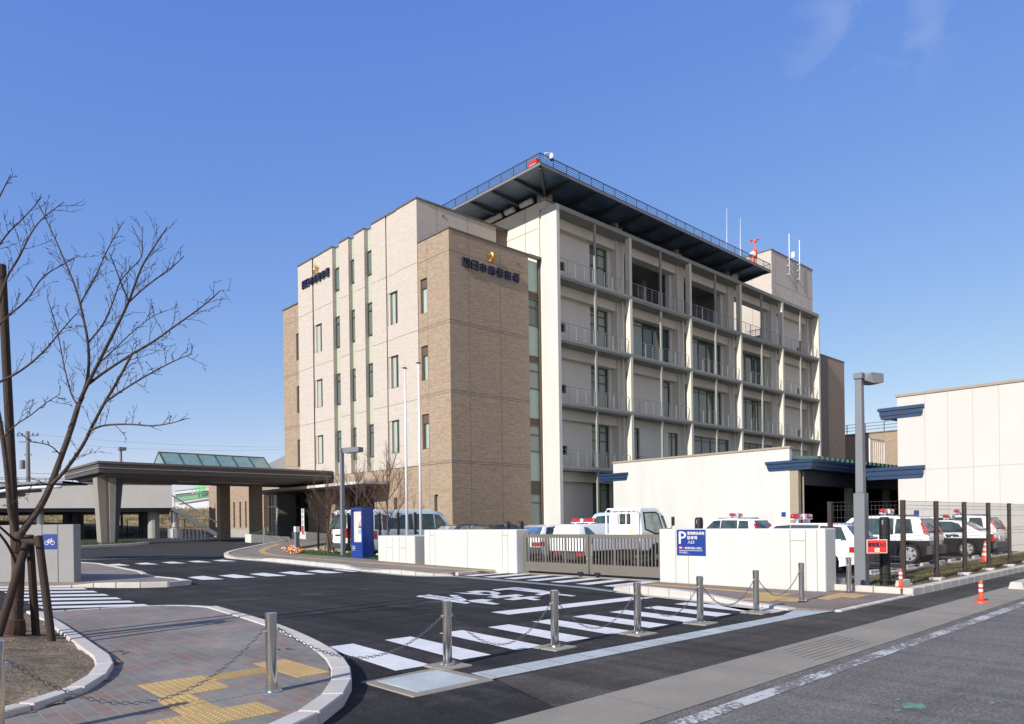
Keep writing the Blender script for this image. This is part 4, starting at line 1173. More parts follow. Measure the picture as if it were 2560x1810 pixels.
# two narrow entrance banners
def banner(px, py0, py1, D, txt, label, redtail):
    a, b = pd(px, py1, D), pd(px, py0, D); h = b.z - a.z
    t = thing('banner_board', a, label, 'sign', 'narrow entrance boards')
    mb = MB(); mb.box(a.x - .02, a.x + .02, a.y - .17, a.y + .17, a.z, b.z); mb.build('board', 'sign_white', t)
    mb = MB(); n = len(txt)
    for k, ch in enumerate(txt): put_text(mb, ch, 1, (a.x - .023, a.y, b.z - h * (k + .5) / n), (0, -1, 0), (0, 0, 1), w=.2, h=h / n * .74, bold=.008)
    mb.build('lettering', 'navy_letter', t, recalc=False)
    if redtail:
        mb = MB(); mb.box(a.x - .0225, a.x - .021, a.y - .13, a.y + .13, a.z + .05, a.z + h * .34); mb.build('red_panel', 'sign_red', t)
banner(688, 1272, 1330, 49.0, '交通安全運動', 'narrow white board with small dark characters, left of the doors', False)
banner(758, 1272, 1338, 46.5, '安全なまち', 'narrow white board with dark characters over a red foot, right of the doors', True)
# handrail at the entrance ramp
t = thing('handrail', (18.6, 41.6, .55), 'slim metal handrail along the entrance ramp', 'railing')
mb = MB(); pts = [(19.9, 44.0), (18.9, 42.4), (18.5, 41.4)]
for z in (.95, .55): mb.tube([(x, y, zg(y) + z) for x, y in pts], .025, 6)
for x, y in pts + [(19.3, 43.1), (18.7, 41.9)]: mb.bar((x, y, zg(y)), (x, y, zg(y) + .95), .05)
mb.build('rails', 'silver_steel', t)

# --- car deck on columns, far left
CD = thing('parking_deck', (20.6, 64, .7), 'long concrete parking deck on columns with railing and steel stair', 'parking deck')
y0 = 64.0
mb = MB(); mb.box(-26, 20.6, y0, y0 + .25, 3.25, 5.2); mb.box(20.35, 20.6, y0 + .25, y0 + 16, 3.25, 5.2); mb.build('parapet', 'pale_wall', CD)
mb = MB(); mb.box(-26, 20.6, y0 - .05, y0 + .3, 5.2, 5.27); mb.build('coping', 'porch_fascia', CD)
mb = MB(); mb.box(-26, 20.5, y0 + .26, y0 + 16, 2.95, 3.3); mb.build('deck', 'dark_steel', CD)
mb = MB()
for z in (5.5, 5.62): mb.bar((-26, y0 + .1, z), (20.5, y0 + .1, z), .04)
for k in range(26): mb.bar((-25 + k * 1.83, y0 + .1, 5.25), (-25 + k * 1.83, y0 + .1, 5.62), .04)
mb.build('railing', 'porch_fascia', CD)
for px, m_, w in ((88, 'silver_steel', .28), (120, 'dark_steel', .36), (145, 'dark_steel', .5), (311, 'dark_steel', .3), (324, 'dark_steel', .55), (374, 'concrete', .45), (426, 'silver_steel', .3)):
    d = ray(px, 1290); yy = y0 + (1.2 if m_ != 'dark_steel' else 5); q = yy / d[1]; x = d[0] * q
    mb = MB(); mb.lathe([(w, .6), (w, 3.2)], (x, yy, 0), 14)
    if m_ == 'silver_steel': mb.lathe([(w * 2, .6), (w * 2, 1.5)], (x, yy, 0), 14)
    mb.build('column', m_, CD, smooth=False)
mb = MB()
for k in range(14):
    t_ = k / 13; mb.box(20.8 + t_ * 3.4, 21.1 + t_ * 3.4, y0 - .6, y0 + .7, 3.3 - t_ * 2.6, 3.34 - t_ * 2.6)
for yy in (y0 - .62, y0 + .72): mb.bar((20.6, yy, 3.2), (24.4, yy, .7), .06, .28); mb.bar((20.6, yy, 4.3), (24.4, yy, 1.75), .05)
for yy in (y0 - .62,):
    for k in range(5): mb.bar((20.8 + k * .85, yy, 3.2 - k * .58), (20.8 + k * .85, yy, 4.2 - k * .58), .04)
mb.build('stair', 'lamp_grey', CD)
CD.rotation_euler = (0, 0, R(-17))
t = thing('site_fence', (20, 60, .7), 'thin dark boundary fence in front of the dry embankment', 'fence')
mb = MB()
for k in range(22): mb.bar((-14 + k * 2.6, 74, .6), (-14 + k * 2.6, 74, 2.4), .07)
for z in (1.0, 1.7, 2.35): mb.bar((-16, 74, z), (45, 74, z), .03)
mb.build('rails', 'mesh_brown', t)
t = thing('stair_guard', (21, 58.5, .7), 'white upright guard rails at the foot of the steel stair', 'railing')
mb = MB()
for k in range(9): mb.bar((17.6 + k * .28, 54.5, .6), (17.6 + k * .28, 54.5, 1.6), .045)
mb.bar((17.55, 54.5, 1.6), (19.9, 54.5, 1.6), .05)
mb.build('rails', 'slab_concrete', t)

# --- shop beyond the embankment
SH = thing('shop_building', (52, 130, 3.5), 'distant white shop with green roof band and green and pink roof characters', 'building')
def sp(px, py, D=150): return pd(px, py, D)
a, b = sp(440, 1246), sp(620, 1214)
mb = MB()
q = [sp(440, 1279), sp(640, 1279), sp(640, 1228), sp(440, 1260)]
back = Vector((FW[0], FW[1], 0)) * 26
mb.add([*q, *[v + back for v in q]], [(0, 1, 2, 3), (4, 7, 6, 5), (0, 4, 5, 1), (3, 2, 6, 7), (0, 3, 7, 4), (1, 5, 6, 2)]); mb.build('wall', 'shop_white', SH)
bq = Vector((FW[0], FW[1], 0)) * 1.2
def slab(q, material, name, front=.6):
    f = -Vector((FW[0], FW[1], 0)) * front; mb = MB(); q2 = [v + f for v in q]
    mb.add([*q2, *[v + bq for v in q2]], [(0, 1, 2, 3), (4, 7, 6, 5), (0, 4, 5, 1), (3, 2, 6, 7), (0, 3, 7, 4), (1, 5, 6, 2)]); return mb.build(name, material, SH)
slab([sp(440, 1255), sp(640, 1226), sp(640, 1220), sp(440, 1245)], 'shop_green', 'roof_band', .9)
slab([sp(440, 1245), sp(640, 1219), sp(640, 1205), sp(440, 1236)], 'window_glass', 'clerestory', .3)
slab([sp(440, 1236), sp(640, 1212), sp(640, 1205), sp(440, 1229)], 'shop_white', 'upper_wall', .5)
slab([sp(440, 1229), sp(640, 1205), sp(640, 1203), sp(440, 1227)], 'shop_green', 'roof', .6)
mb = MB()
for ch, x, y, s in (('ス', 490, 1226, 15), ('ス', 498, 1224, 16), ('の', 505, 1222, 15), ('れ', 512, 1220, 14)):
    put_text(mb, ch, 1, sp(x, y, 148), (RT[0], RT[1], 0), (0, 0, 1), w=7.5 * 148 / FPX, h=s * 148 / FPX, bold=.1)
mb.build('roof_characters', 'neon_green', SH, recalc=False)
mb = MB()
for x, y, w, h in ((481, 1229, 5, 10), (520, 1215, 6, 24)):
    c = sp(x, y, 148); hw, hh = w * 148 / FPX / 2, h * 148 / FPX / 2; u = Vector((RT[0], RT[1], 0))
    for k in range(4): z = -hh + k * hh / 2; mb.add([c - u * hw + Vector((0, 0, z)), c + u * hw + Vector((0, 0, z)), c + u * hw + Vector((0, 0, z + hh * .36)), c - u * hw + Vector((0, 0, z + hh * .36))], [(0, 1, 2, 3)])
mb.build('roof_characters', 'neon_pink', SH, recalc=False)

# --- garage with white end wall and blue eaves
GX = 34.5
GA = thing('garage', (GX, 22, 0), 'white walled open garage with blue fascia and green ribbed roof', 'building')
mb = MB(); mb.box(GX, GX + .3, 16.72, 27.85, 0, 5.12); mb.build('end_wall', 'white_wall', GA)
mb = MB(); mb.box(GX - .05, GX + .35, 16.66, 27.9, 5.12, 5.22); mb.build('coping', 'tan_joint', GA)
def eave(parent, x, ya, yb, z0, z1, x1=None, label=None):
    """stepped blue fascia"""
    h = z1 - z0; mb = MB(); xe = x + .5 if x1 is None else x1
    mb.box(x - .12, xe, ya, yb, z1 - h * .28, z1); mb.box(x - .06, xe, ya + .07, yb - .07, z0 + h * .3, z1 - h * .3); mb.box(x - .02, xe, ya + .16, yb - .16, z0, z0 + h * .27)
    mb.box(x, xe, ya + .1, yb - .1, z0 + .02, z1 - .02)
    return mb.build('fascia', 'navy_trim', parent)
eave(GA, GX - .02, 15.5, 17.95, 4.02, 4.5)
eave(GA, GX - .02, 26.7, 29.0, 4.06, 4.52)
mb = MB(); h = .48
for za, zb_, dy in ((4.37, 4.5, 0), (4.16, 4.36, .07), (4.02, 4.15, .16)): mb.box(GX + .48, 52, 15.5 + dy, 16.3, za, zb_)
mb.build('fascia', 'navy_trim', GA)
mb = MB()
prof = [(15.3, 4.52), (27.9, 4.95)]
for k in range(30):
    x = GX + .36 + k * .6
    mb.prism([(15.45, 4.5), (16.9, 4.62), (27.8, 4.62), (27.8, 4.7), (16.9, 4.74), (15.45, 4.66)], x, x + .3, 'x')
mb.box(GX + .32, 53, 16.0, 27.8, 4.45, 4.5)
mb.build('ribbed_roof', 'green_roof', GA)
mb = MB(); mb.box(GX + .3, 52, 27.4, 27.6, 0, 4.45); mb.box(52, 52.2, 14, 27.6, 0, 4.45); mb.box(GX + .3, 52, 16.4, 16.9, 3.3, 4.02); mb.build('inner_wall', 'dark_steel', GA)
mb = MB(); mb.box(GX + .02, GX + .3, 16.3, 16.72, 0, 4.0); mb.tube([(GX + .6, 16.35, 0), (GX + .6, 16.35, 3.95)], .07, 8); mb.build('downpipe', 'tan_joint', GA)
mb = MB(); mb.box(41.4, 41.6, 16.5, 16.9, 0, 4.0); mb.box(47, 47.2, 16.5, 16.9, 0, 4.0); build_each(mb, 'post', 'concrete', GA)
mb = MB(); mb.quad((46, 27.38, 1.4), (48.6, 27.38, 1.4), (48.6, 27.38, 2.8), (46, 27.38, 2.8)); mb.build('back_opening', 'pale_wall', GA)
mb = MB(); mb.box(GX - .012, GX - .002, 16.95, 17.17, 1.72, 1.95); g1 = tag(mb.build('bay_plate', 'sign_blue', None, off=(GX, 17, 1.8)), 'small blue plate on the garage end wall', 'sign', 'small blue wall plates')

# --- storehouse at the right edge
SX = 39.0
SB = thing('storehouse', (SX, 5, 0), 'tall plain white storehouse with blue side eaves at the right edge', 'building')
mat('store_wall', (.49, .475, .45), rough=.9, spec=.2, var=.03, scale=.5)
mb = MB(); mb.box(SX, SX + 26, -12, 13.25, 0, 7.65); mb.build('wall', 'store_wall', SB)
mb = MB(); mb.box(SX - .06, SX + 26.1, -12.05, 13.32, 7.65, 7.77); mb.build('coping', 'tan_joint', SB)
mb = MB()
for y in (12.0, 11.0, 9.95, 8.9, 7.85, 6.8, 5.75, 4.7): mb.box(SX - .003, SX + .01, y - .008, y + .008, 0, 7.65)
mb.box(SX - .003, SX + .01, -12, 13.25, 3.93, 3.95); mb.build('joint_lines', 'concrete', SB)
eave(SB, SX - .02, 12.0, 14.15, 6.6, 7.16)
eave(SB, SX - .02, 12.0, 14.85, 3.55, 4.16)
mb = MB(); mb.box(SX + .5, SX + 26, 13.25, 14.6, 3.6, 4.1); mb.box(SX + .5, SX + 26, 13.25, 14.0, 6.7, 7.1); mb.build('side_canopy', 'navy_trim', SB)
mb = MB()
x_, y_ = 44.0, 16.2
for k in range(8): mb.bar((46.5 + k * .32, 17.4, 4.9), (46.5 + k * .32, 17.4, 6.5), .03)
for z in (4.95, 6.5): mb.bar((46.4, 17.4, z), (49, 17.4, z), .05)
mb.bar((46.5, 17.4, 4.5), (46.5, 17.4, 6.5), .08); mb.bar((48.9, 17.4, 4.5), (48.9, 17.4, 6.5), .08)
tag(mb.build('landing_railing', 'sign_white', None, off=(47.7, 17.4, 4.6)), 'white vertical bar landing railing above the garage roof', 'railing')
mb = MB(); mb.box(SX - .012, SX - .002, 12.3, 12.55, 1.66, 1.95); tag(mb.build('bay_plate', 'sign_blue', None, off=(SX, 12.4, 1.8)), 'small blue plate on the storehouse wall above the patrol cars', 'sign', 'small blue wall plates')

# --- brown annex with roof railing far right
AN = thing('annex_building', (84, 30, 0), 'low brown annex with dark roof railing behind the lamp post', 'building')
mb = MB(); mb.box(84, 104, 16, 42, 0, 11.0); mb.build('wall', 'brick_tile', AN)
mb = MB(); mb.box(83.9, 104, 15.9, 42.1, 11.0, 11.12); mb.build('coping', 'coping', AN)
mb = MB()
for z in (11.5, 11.85, 12.2): mb.bar((84.3, 16, z), (84.3, 42, z), .05)
for k in range(14): mb.bar((84.3, 16 + k * 2, 11.1), (84.3, 16 + k * 2, 12.2), .07)
mb.build('railing', 'dark_steel', AN)

# --- bicycle shelter behind the left wall
BS = thing('bicycle_shelter', (3, 30, 0), 'curved grey roofed bicycle shelter behind the left wall', 'shelter')
def curve(px0, px1, ya, yb, D, w, name, m_, depth=5):
    mb = MB(); pts = []
    for k in range(13):
        t_ = k / 12; px = px0 + (px1 - px0) * t_; py = ya + (yb - ya) * (1 - (1 - t_) ** 2.2); pts.append(pd(px, py, D))
    bk = Vector((FW[0], FW[1], 0)) * depth
    for p_, q_ in zip(pts, pts[1:]):
        u = Vector((0, 0, w)); mb.add([p_, q_, q_ + u, p_ + u, p_ + bk, q_ + bk, q_ + bk + u, p_ + bk + u], [(0, 1, 2, 3), (4, 7, 6, 5), (3, 2, 6, 7), (0, 4, 5, 1)])
    mb.build(name, m_, BS)
curve(-130, 156, 1245, 1208, 27, .09, 'roof', 'lamp_grey', 1.6)
mb = MB(); mb.tube([pd(-130 + 283 * k / 12, 1262 - 45 * (1 - (1 - k / 12) ** 2.2), 26.8) for k in range(13)], .06, 8); mb.build('front_beam', 'sign_white', BS, smooth=True)
for px, py, n_ in ((103, 1226, 0), (62, 1236, 1)):
    a, b = pd(-60, py + 12, 28), pd(px, py, 28); mb = MB(); mb.bar(a, b, .1, .12); mb.build('rafter', 'lamp_grey', BS)
for px in (30,): a = pd(px, 1240, 29.5); mb = MB(); mb.tube([(a.x, a.y, 0), a], .07, 8); mb.build('column', 'dark_steel', BS)

# --- pale wall with the bicycle plate, left
W0, W1 = Vector((4.62, 22.2, 0)), Vector((-3.0, 31.2, 0))
dv = (W1 - W0).normalized(); nv = Vector((dv.y, -dv.x, 0)) * -1
if nv.dot(Vector((0, -1, 0))) < 0: nv = -nv
LW = thing('garden_wall', W0, 'pale concrete boundary wall with a bicycle plate, at the left edge', 'wall')
mb = MB(); nb = -nv * .28; zt = 1.72; zb0 = .02
c4 = [W0, W1, W1 + nb, W0 + nb]
mb.add([(p.x, p.y, zb0) for p in c4] + [(p.x, p.y, zt) for p in c4], [(0, 3, 2, 1), (4, 5, 6, 7), (0, 1, 5, 4), (1, 2, 6, 5), (2, 3, 7, 6), (3, 0, 4, 7)])
mat('grey_wall', (.255, .25, .245), rough=.9, spec=.2, var=.05, scale=1.5, fine=.07, bscale=60)
mb.build('panel', 'grey_wall', LW, bevel=.015, seg=2)
mb = MB()
for s in (.46, .92):
    p = W0 + dv * s + nv * .002; u = dv * .012
    mb.add([p - u + Vector((0, 0, .16)), p + u + Vector((0, 0, .16)), p + u + Vector((0, 0, zt)), p - u + Vector((0, 0, zt))], [(0, 1, 2, 3)])
mb.build('groove', 'dark_steel', LW, recalc=False)
c = W0 + dv * .69 + nv * .012 + Vector((0, 0, 1.26))
t = thing('bicycle_sign', c, 'small blue bicycle plate on the pale left wall', 'sign')
mb = MB(); u = dv; z = Vector((0, 0, 1)); s = .2
mb.add([c - u * s - z * s - nv * .01, c + u * s - z * s - nv * .01, c + u * s + z * s - nv * .01, c - u * s + z * s - nv * .01] + [c - u * s - z * s, c + u * s - z * s, c + u * s + z * s, c - u * s + z * s],
       [(0, 1, 2, 3), (4, 7, 6, 5), (0, 4, 5, 1), (1, 5, 6, 2), (2, 6, 7, 3), (3, 7, 4, 0)])
mb.build('plate', 'sign_blue', t)
mb = MB(); rd = -u    # reading direction from the drive
def P2(x, y): return c + rd * x + z * y + nv * .004
def ring(cx, cy, r_):
    for k in range(16):
        a0, a1 = 6.2832 * k / 16, 6.2832 * (k + 1) / 16; mb.add([P2(cx + r_ * math.cos(a0), cy + r_ * math.sin(a0)), P2(cx + r_ * math.cos(a1), cy + r_ * math.sin(a1)), P2(cx + (r_ - .014) * math.cos(a1), cy + (r_ - .014) * math.sin(a1)), P2(cx + (r_ - .014) * math.cos(a0), cy + (r_ - .014) * math.sin(a0))], [(0, 1, 2, 3)])
def seg(ax, ay, bx, by, w=.007):
    d = Vector((bx - ax, by - ay)).normalized(); n_ = Vector((-d.y, d.x)) * w; mb.add([P2(ax + n_.x, ay + n_.y), P2(bx + n_.x, by + n_.y), P2(bx - n_.x, by - n_.y), P2(ax - n_.x, ay - n_.y)], [(0, 1, 2, 3)])
ring(-.085, -.03, .062); ring(.085, -.03, .062)
for s_ in ((-.085, -.03, -.03, .05), (-.03, .05, .055, .05), (-.03, .05, 0, -.03), (0, -.03, .055, .05), (.055, .05, .085, -.03), (-.085, -.03, 0, -.03), (.055, .05, .045, .085), (.045, .085, .075, .085), (-.045, .065, -.015, .065)): seg(*s_)
mb.build('symbol', 'sign_white', t, recalc=False)

# --- utility pole, far lamp and wires
UP = thing('utility_pole', pd(70, 1320, 95) * 1, 'dark concrete utility pole with transformer beyond the parking deck', 'utility pole')
a, b = pd(72, 1290, 95), pd(69, 1078, 95)
mb = MB(); mb.tube([(b.x, b.y, .6), b], [.3, .22], 8); mb.build('pole', 'pole_concrete', UP, smooth=True)
u = Vector((RT[0], RT[1], 0)); mb = MB()
for dz, l in ((-.6, 1.4), (-1.4, 1.1), (-3.1, .5)): q = b + Vector((0, 0, dz)); mb.bar(q - u * l, q + u * l, .13)
for dx in (-1.3, -.7, .7, 1.3): q = b + Vector((0, 0, -.6)) + u * dx; mb.bar(q, q + Vector((0, 0, .35)), .14)
mb.build('crossarm', 'pole_concrete', UP)
mb = MB(); q = b + Vector((0, 0, -4.4)) - u * .75; mb.lathe([(.3, -.55), (.34, -.5), (.34, .5), (.28, .6)], q, 12); mb.build('transformer', 'lamp_grey', UP)
def wire(p0, p1, sag, label, r_=.012):
    mb = MB(); mb.tube([p0.lerp(p1, k / 24) - Vector((0, 0, sag * 4 * (k / 24) * (1 - k / 24))) for k in range(25)], r_, 4)
    return tag(mb.build('power_line', 'pole_concrete', None, off=p0), label, 'power line', 'power lines')
wire(b + Vector((0, 0, -.3)), pd(760, 1116, 112), .6, 'thin power line crossing the sky above the porch, upper one')
wire(b + Vector((0, 0, -1.3)), pd(760, 1121, 112), .7, 'thin power line crossing the sky above the porch, lower one')
wire(pd(70, 1183, 94), pd(560, 1190, 94), .1, 'telephone cable beside the pole, just above the deck railing', .03)
t = thing('car_park_lamp', pd(302, 1220, 70), 'distant box headed lamp rising behind the porch roof', 'street lamp')
a = pd(302, 1123, 70); mb = MB(); mb.tube([(a.x, a.y, .7), a], .11, 8); mb.build('pole', 'lamp_grey', t); mb = MB(); q = a + u * .12; mb.box(q.x - .32, q.x + .32, q.y - .3, q.y + .3, a.z - .12, a.z + .18); mb.build('head', 'lamp_grey', t)
# ------------------------------------------------------------------ gate, gate walls, signs, posts
def block_wall(name, x0, x1, y0, y1, z0, z1, label, grooves):
    t = thing(name, ((x0 + x1) / 2, (y0 + y1) / 2, 0), label, 'wall', 'white gate walls')
    mb = MB(); mb.box(x0, x1, y0, y1, z0, z1); mb.build('panel', 'white_wall', t, bevel=.03, seg=2)
    mb = MB()
    for g in grooves:
        if g[0] == 'v': mb.box(x0 - .0025, x0 + .01, g[1] - .008, g[1] + .008, z0 + .01, z1 - .03)
        else: mb.box(x0 - .002, x0 + .01, g[1], g[2], g[3] - .008, g[3] + .008)
    mb.build('groove', 'tan_joint', t)
    return t
block_wall('gate_wall', 15.45, 16.0, 6.72, 11.0, 0, 1.39, 'long white gate wall right of the gate, carrying the blue parking sign', [('v', 10.5), ('v', 10.13), ('h', 10.13, 10.5, 1.15), ('v', 7.15), ('v', 7.5), ('h', 7.15, 7.5, 1.12), ('v', 6.9)])
block_wall('gate_wall', 15.45, 16.0, 16.35, 21.2, 0, 1.39, 'long white gate wall left of the gate', [('v', 16.75), ('v', 17.0), ('h', 16.75, 17.0, 1.2), ('v', 18.75), ('v', 20.55), ('v', 20.85), ('h', 20.55, 20.85, 1.2)])
block_wall('flagpole_wall', 15.42, 17.3, 21.75, 24.2, 0, 1.17, 'lower white wall block carrying the two flagpoles', [('v', 22.3), ('v', 22.72), ('h', 22.3, 22.72, .72), ('v', 23.2), ('v', 23.62), ('h', 23.2, 23.62, .72)])
for y, zt, l in ((23.05, 7.58, 'tall white flagpole, the left one of the pair'), (22.15, 7.62, 'tall white flagpole, the right one of the pair')):
    t = thing('flagpole', (16.0, y, 1.17), l, 'flagpole', 'flagpoles')
    mb = MB(); mb.tube([(16.0, y, 1.15), (16.0, y, 4.0), (16.0, y, zt)], [.052, .048, .036], 10); mb.build('pole', 'sign_white', t, smooth=True)
    mb = MB(); mb.lathe([(.03, zt), (.07, zt + .02), (.07, zt + .05), (.02, zt + .07)], (16.0, y, 0), 10); mb.bar((15.88, y, zt + .02), (16.1, y, zt + .02), .03); mb.build('pulley', 'dark_steel', t)
GT = thing('sliding_gate', (15.8, 13.6, 0), 'bronze barred sliding gate of two leaves between the white walls', 'gate')
GX0 = 15.78
for y0, y1 in ((11.02, 13.62), (13.66, 16.32)):
    mb = MB(); x0, x1 = GX0 - .03, GX0 + .03
    mb.box(x0, x1, y0, y1, 1.13, 1.24); mb.box(x0, x1, y0, y1, .12, .38); mb.box(x0 - .004, x1, y0, y1, .1, .17)
    mb.box(x0, x1, y0, y0 + .1, .38, 1.13); mb.box(x0, x1, y1 - .1, y1, .38, 1.13)
    L = MB.build(mb, 'gate_leaf', 'gate_bronze', GT)
    mb = MB(); n = 21
    for k in range(1, n):
        y = y0 + .1 + (y1 - y0 - .2) * k / n; w = .034 if k in (7, 14) else .014
        mb.box(GX0 - .016, GX0 + .016, y - w, y + w, .38, 1.13)
    mb.build('bars', 'gate_bronze', L)
    mb = MB(); yw = y1 - .3 if y0 < 12 else y0 + .3
    mb.lathe([(.07, -.03), (.075, 0), (.07, .03)], (GX0 - .03, yw, .08), 14, 'x'); mb.box(GX0 - .07, GX0 + .01, yw - .1, yw + .1, .1, .15); mb.build('roller', 'black_rubber', L)
mb = MB(); mb.box(GX0 - .055, GX0 - .03, 13.5, 13.53, .62, .96); mb.box(GX0 - .055, GX0 - .03, 13.75, 13.78, .62, .96); mb.box(GX0 - .05, GX0 - .03, 13.66, 13.72, .5, .58); mb.build('latch', 'silver_steel', GT)
mb = MB(); mb.box(15.6, 16.0, 11.0, 16.35, -.02, .012); mb.box(15.75, 15.81, 11.0, 16.35, .012, .03)
o = mb.build('gate_track', 'gutter_concrete'); o['kind'] = 'structure'

# padded black posts
def padded_post(x, y, h, r_, label):
    t = thing('padded_post', (x, y, 0), label, 'post', 'padded black posts')
    mb = MB(); mb.lathe([(r_, .02), (r_, h - .1), (r_ * .93, h - .03), (r_ * .6, h)], (x, y, 0), 18); mb.build('padding', 'black_rubber', t, smooth=False)
    mb = MB(); mb.box(x - r_ * 1.3, x + r_ * 1.3, y - r_ * 1.3, y + r_ * 1.3, 0, .06); mb.build('base', 'black_rubber', t)
    mb = MB(); mb.box(x - r_ - .006, x - r_ * .9, y - .012, y + .012, h - .17, h - .07); mb.build('clip', 'silver_steel', t)
padded_post(17.2, 18.65, 1.64, .11, 'black padded post behind the left gate wall, left one of two')
padded_post(16.6, 17.35, 1.64, .11, 'black padded post beside the gate leaf, right one of two')
padded_post(17.0, 10.8, 1.68, .11, 'black padded post behind the wall with the blue sign')
padded_post(17.36, 6.2, 1.62, .115, 'thick black padded post behind the red fence sign')

# parking sign
SXP = 15.45 - .002
a, b = ray(1692, 1323), ray(1764, 1323)
ys0, ys1 = a[1] * SXP / a[0], b[1] * SXP / b[0]
d = ray(1728, 1389); zs0 = EYE + d[2] * SXP / d[0]; d = ray(1728, 1324); zs1 = EYE + d[2] * SXP / d[0]
yc = (ys0 + ys1) / 2; W = ys0 - ys1; Hh = zs1 - zs0
t = thing('parking_sign', (SXP, yc, zs0), 'blue parking entrance sign with a large white P on the white gate wall', 'sign')
mb = MB(); mb.box(SXP - .012, SXP, ys1, ys0, zs0, zs1); mb.build('plate', 'sign_blue', t)
def on_sign(mb, txt, fx, fy, fw, fh, bold=.0):
    put_text(mb, txt, 1, (SXP - .0145, ys0 - W * fx, zs1 - Hh * fy), (0, -1, 0), (0, 0, 1), w=W * fw, h=Hh * fh, bold=bold)
mb = MB()
on_sign(mb, 'P', .21, .31, .25, .47, .006)
on_sign(mb, '警察関係車両', .67, .14, .58, .12, .003); on_sign(mb, '駐車場', .55, .31, .34, .13, .003); on_sign(mb, '入口', .50, .48, .22, .12, .003)
on_sign(mb, '一般車両進入禁止', .55, .71, .66, .085, .002); on_sign(mb, '四日市南警察署', .23, .875, .27, .045, .001); on_sign(mb, 'YOKKAICHI MINAMI POLICE', .275, .92, .36, .02)
mb.box(SXP - .0145, SXP - .012, ys0 - W * .9, ys0 - W * .08, zs1 - Hh * .815, zs1 - Hh * .80)
mb.build('lettering', 'sign_white', t, recalc=False)
mb = MB(); mb.lathe([(Hh * .07, -.003), (Hh * .07, 0)], (SXP - .0125, ys0 - W * .14, zs1 - Hh * .7), 18, 'x'); mb.build('no_entry_disc', 'sign_red', t)
mb = MB(); yy = ys0 - W * .14; mb.box(SXP - .018, SXP - .0156, yy - W * .045, yy + W * .045, zs1 - Hh * .715, zs1 - Hh * .685); mb.build('no_entry_bar', 'sign_white', t)

# notice case
t = thing('notice_case', (16.05, 26.4, .1), 'upright blue notice case with glazed poster window beside the flagpole wall', 'notice board')
NX, NY0, NY1, NZ0, NZ1 = 15.85, 26.05, 26.95, .1, 2.33
mb = MB(); d = .55
mb.box(NX, NX + d, NY0, NY1, NZ0, NZ0 + .78); mb.box(NX, NX + d, NY0, NY1, NZ1 - .12, NZ1); mb.box(NX, NX + d, NY0, NY0 + .08, NZ0 + .78, NZ1 - .12); mb.box(NX, NX + d, NY1 - .08, NY1, NZ0 + .78, NZ1 - .12); mb.box(NX + d - .06, NX + d, NY0 + .08, NY1 - .08, NZ0 + .78, NZ1 - .12)
mb.build('case', 'sign_blue', t)
mb = MB(); mb.box(NX + .1, NX + d - .065, NY0 + .08, NY1 - .08, NZ0 + .78, NZ1 - .12); mb.build('backboard', 'pale_wall', t)
mb = MB(); mb.box(NX + .085, NX + .098, NY0 + .1, NY0 + .44, 1.42, 1.95); mb.box(NX + .085, NX + .098, NY0 + .12, NY0 + .38, .9, 1.22); mb.build('poster', 'sign_white', t)
mb = MB(); mb.box(NX + .083, NX + .096, NY0 + .1, NY0 + .46, 1.24, 1.41); mb.build('poster', 'poster_blue', t)
mb = MB()
for k, (y, z, h) in enumerate([(.15, 1.62, .2), (.21, 1.66, .24), (.27, 1.62, .2), (.33, 1.6, .15), (.39, 1.58, .12)]): mb.box(NX + .079, NX + .084, NY0 + y - .022, NY0 + y + .022, z, z + h)
mb.build('poster_print', 'neon_pink', t)
mb = MB(); mb.box(NX + .079, NX + .084, NY0 + .12, NY0 + .42, 1.55, 1.58); mb.box(NX + .079, NX + .084, NY0 + .12, NY0 + .42, 1.47, 1.53); mb.build('poster_text', 'navy_letter', t)
mb = MB(); put_text(mb, '四日市南警察署', 1, (NX - .0025, NY1 - .2, .62), (0, -1, 0), (0, 0, 1), w=.27, h=.055, bold=.003)
mb.box(NX - .003, NX, NY1 - .34, NY1 - .03, .7, .715); mb.box(NX - .003, NX, NY1 - .34, NY1 - .03, .535, .545); mb.build('lettering', 'sign_white', t, recalc=False)

# red notice on the fence
FX = 16.86
fy = 5.98
P0, P1 = pd(2166, 1349, 15.85), pd(2217, 1349, 15.85)
zt, zb_ = P0.z, pd(2190, 1383, 15.85).z
u = (P1 - P0); u.z = 0; wd = u.length; u.normalize(); n = u.cross(Vector((0, 0, 1)))
t = thing('fence_sign', (P0 + P1) / 2, 'red notice board with dark characters hung on the mesh fence', 'sign')
def board(mb, m0, m1, z0, z1, d0, d1):
    q = [P0 + u * m0, P0 + u * m1]; vs = []
    for d_ in (d0, d1):
        for p, z in ((q[0], z0), (q[1], z0), (q[1], z1), (q[0], z1)): v = p + n * d_; vs.append((v.x, v.y, z))
    mb.add(vs, [(0, 1, 2, 3), (4, 7, 6, 5), (0, 4, 5, 1), (1, 5, 6, 2), (2, 6, 7, 3), (3, 7, 4, 0)])
mb = MB(); board(mb, 0, wd, zb_, zt, 0, .012); mb.build('plate', 'sign_white', t)
mb = MB(); board(mb, .015, wd - .015, zb_ + .015, zt - .015, .012, .015); mb.build('face', 'sign_red', t)
mb = MB(); c = (P0 + P1) / 2 + n * .018; c.z = zb_ + (zt - zb_) * .62; put_text(mb, '警察署入口', 1, c, u, (0, 0, 1), w=wd * .86, h=(zt - zb_) * .3, bold=.004); mb.build('lettering', 'navy_letter', t, recalc=False)
mb = MB(); board(mb, wd * .38, wd * .62, zb_ + .03, zb_ + (zt - zb_) * .38, .015, .018); mb.build('picture', 'sign_white', t)
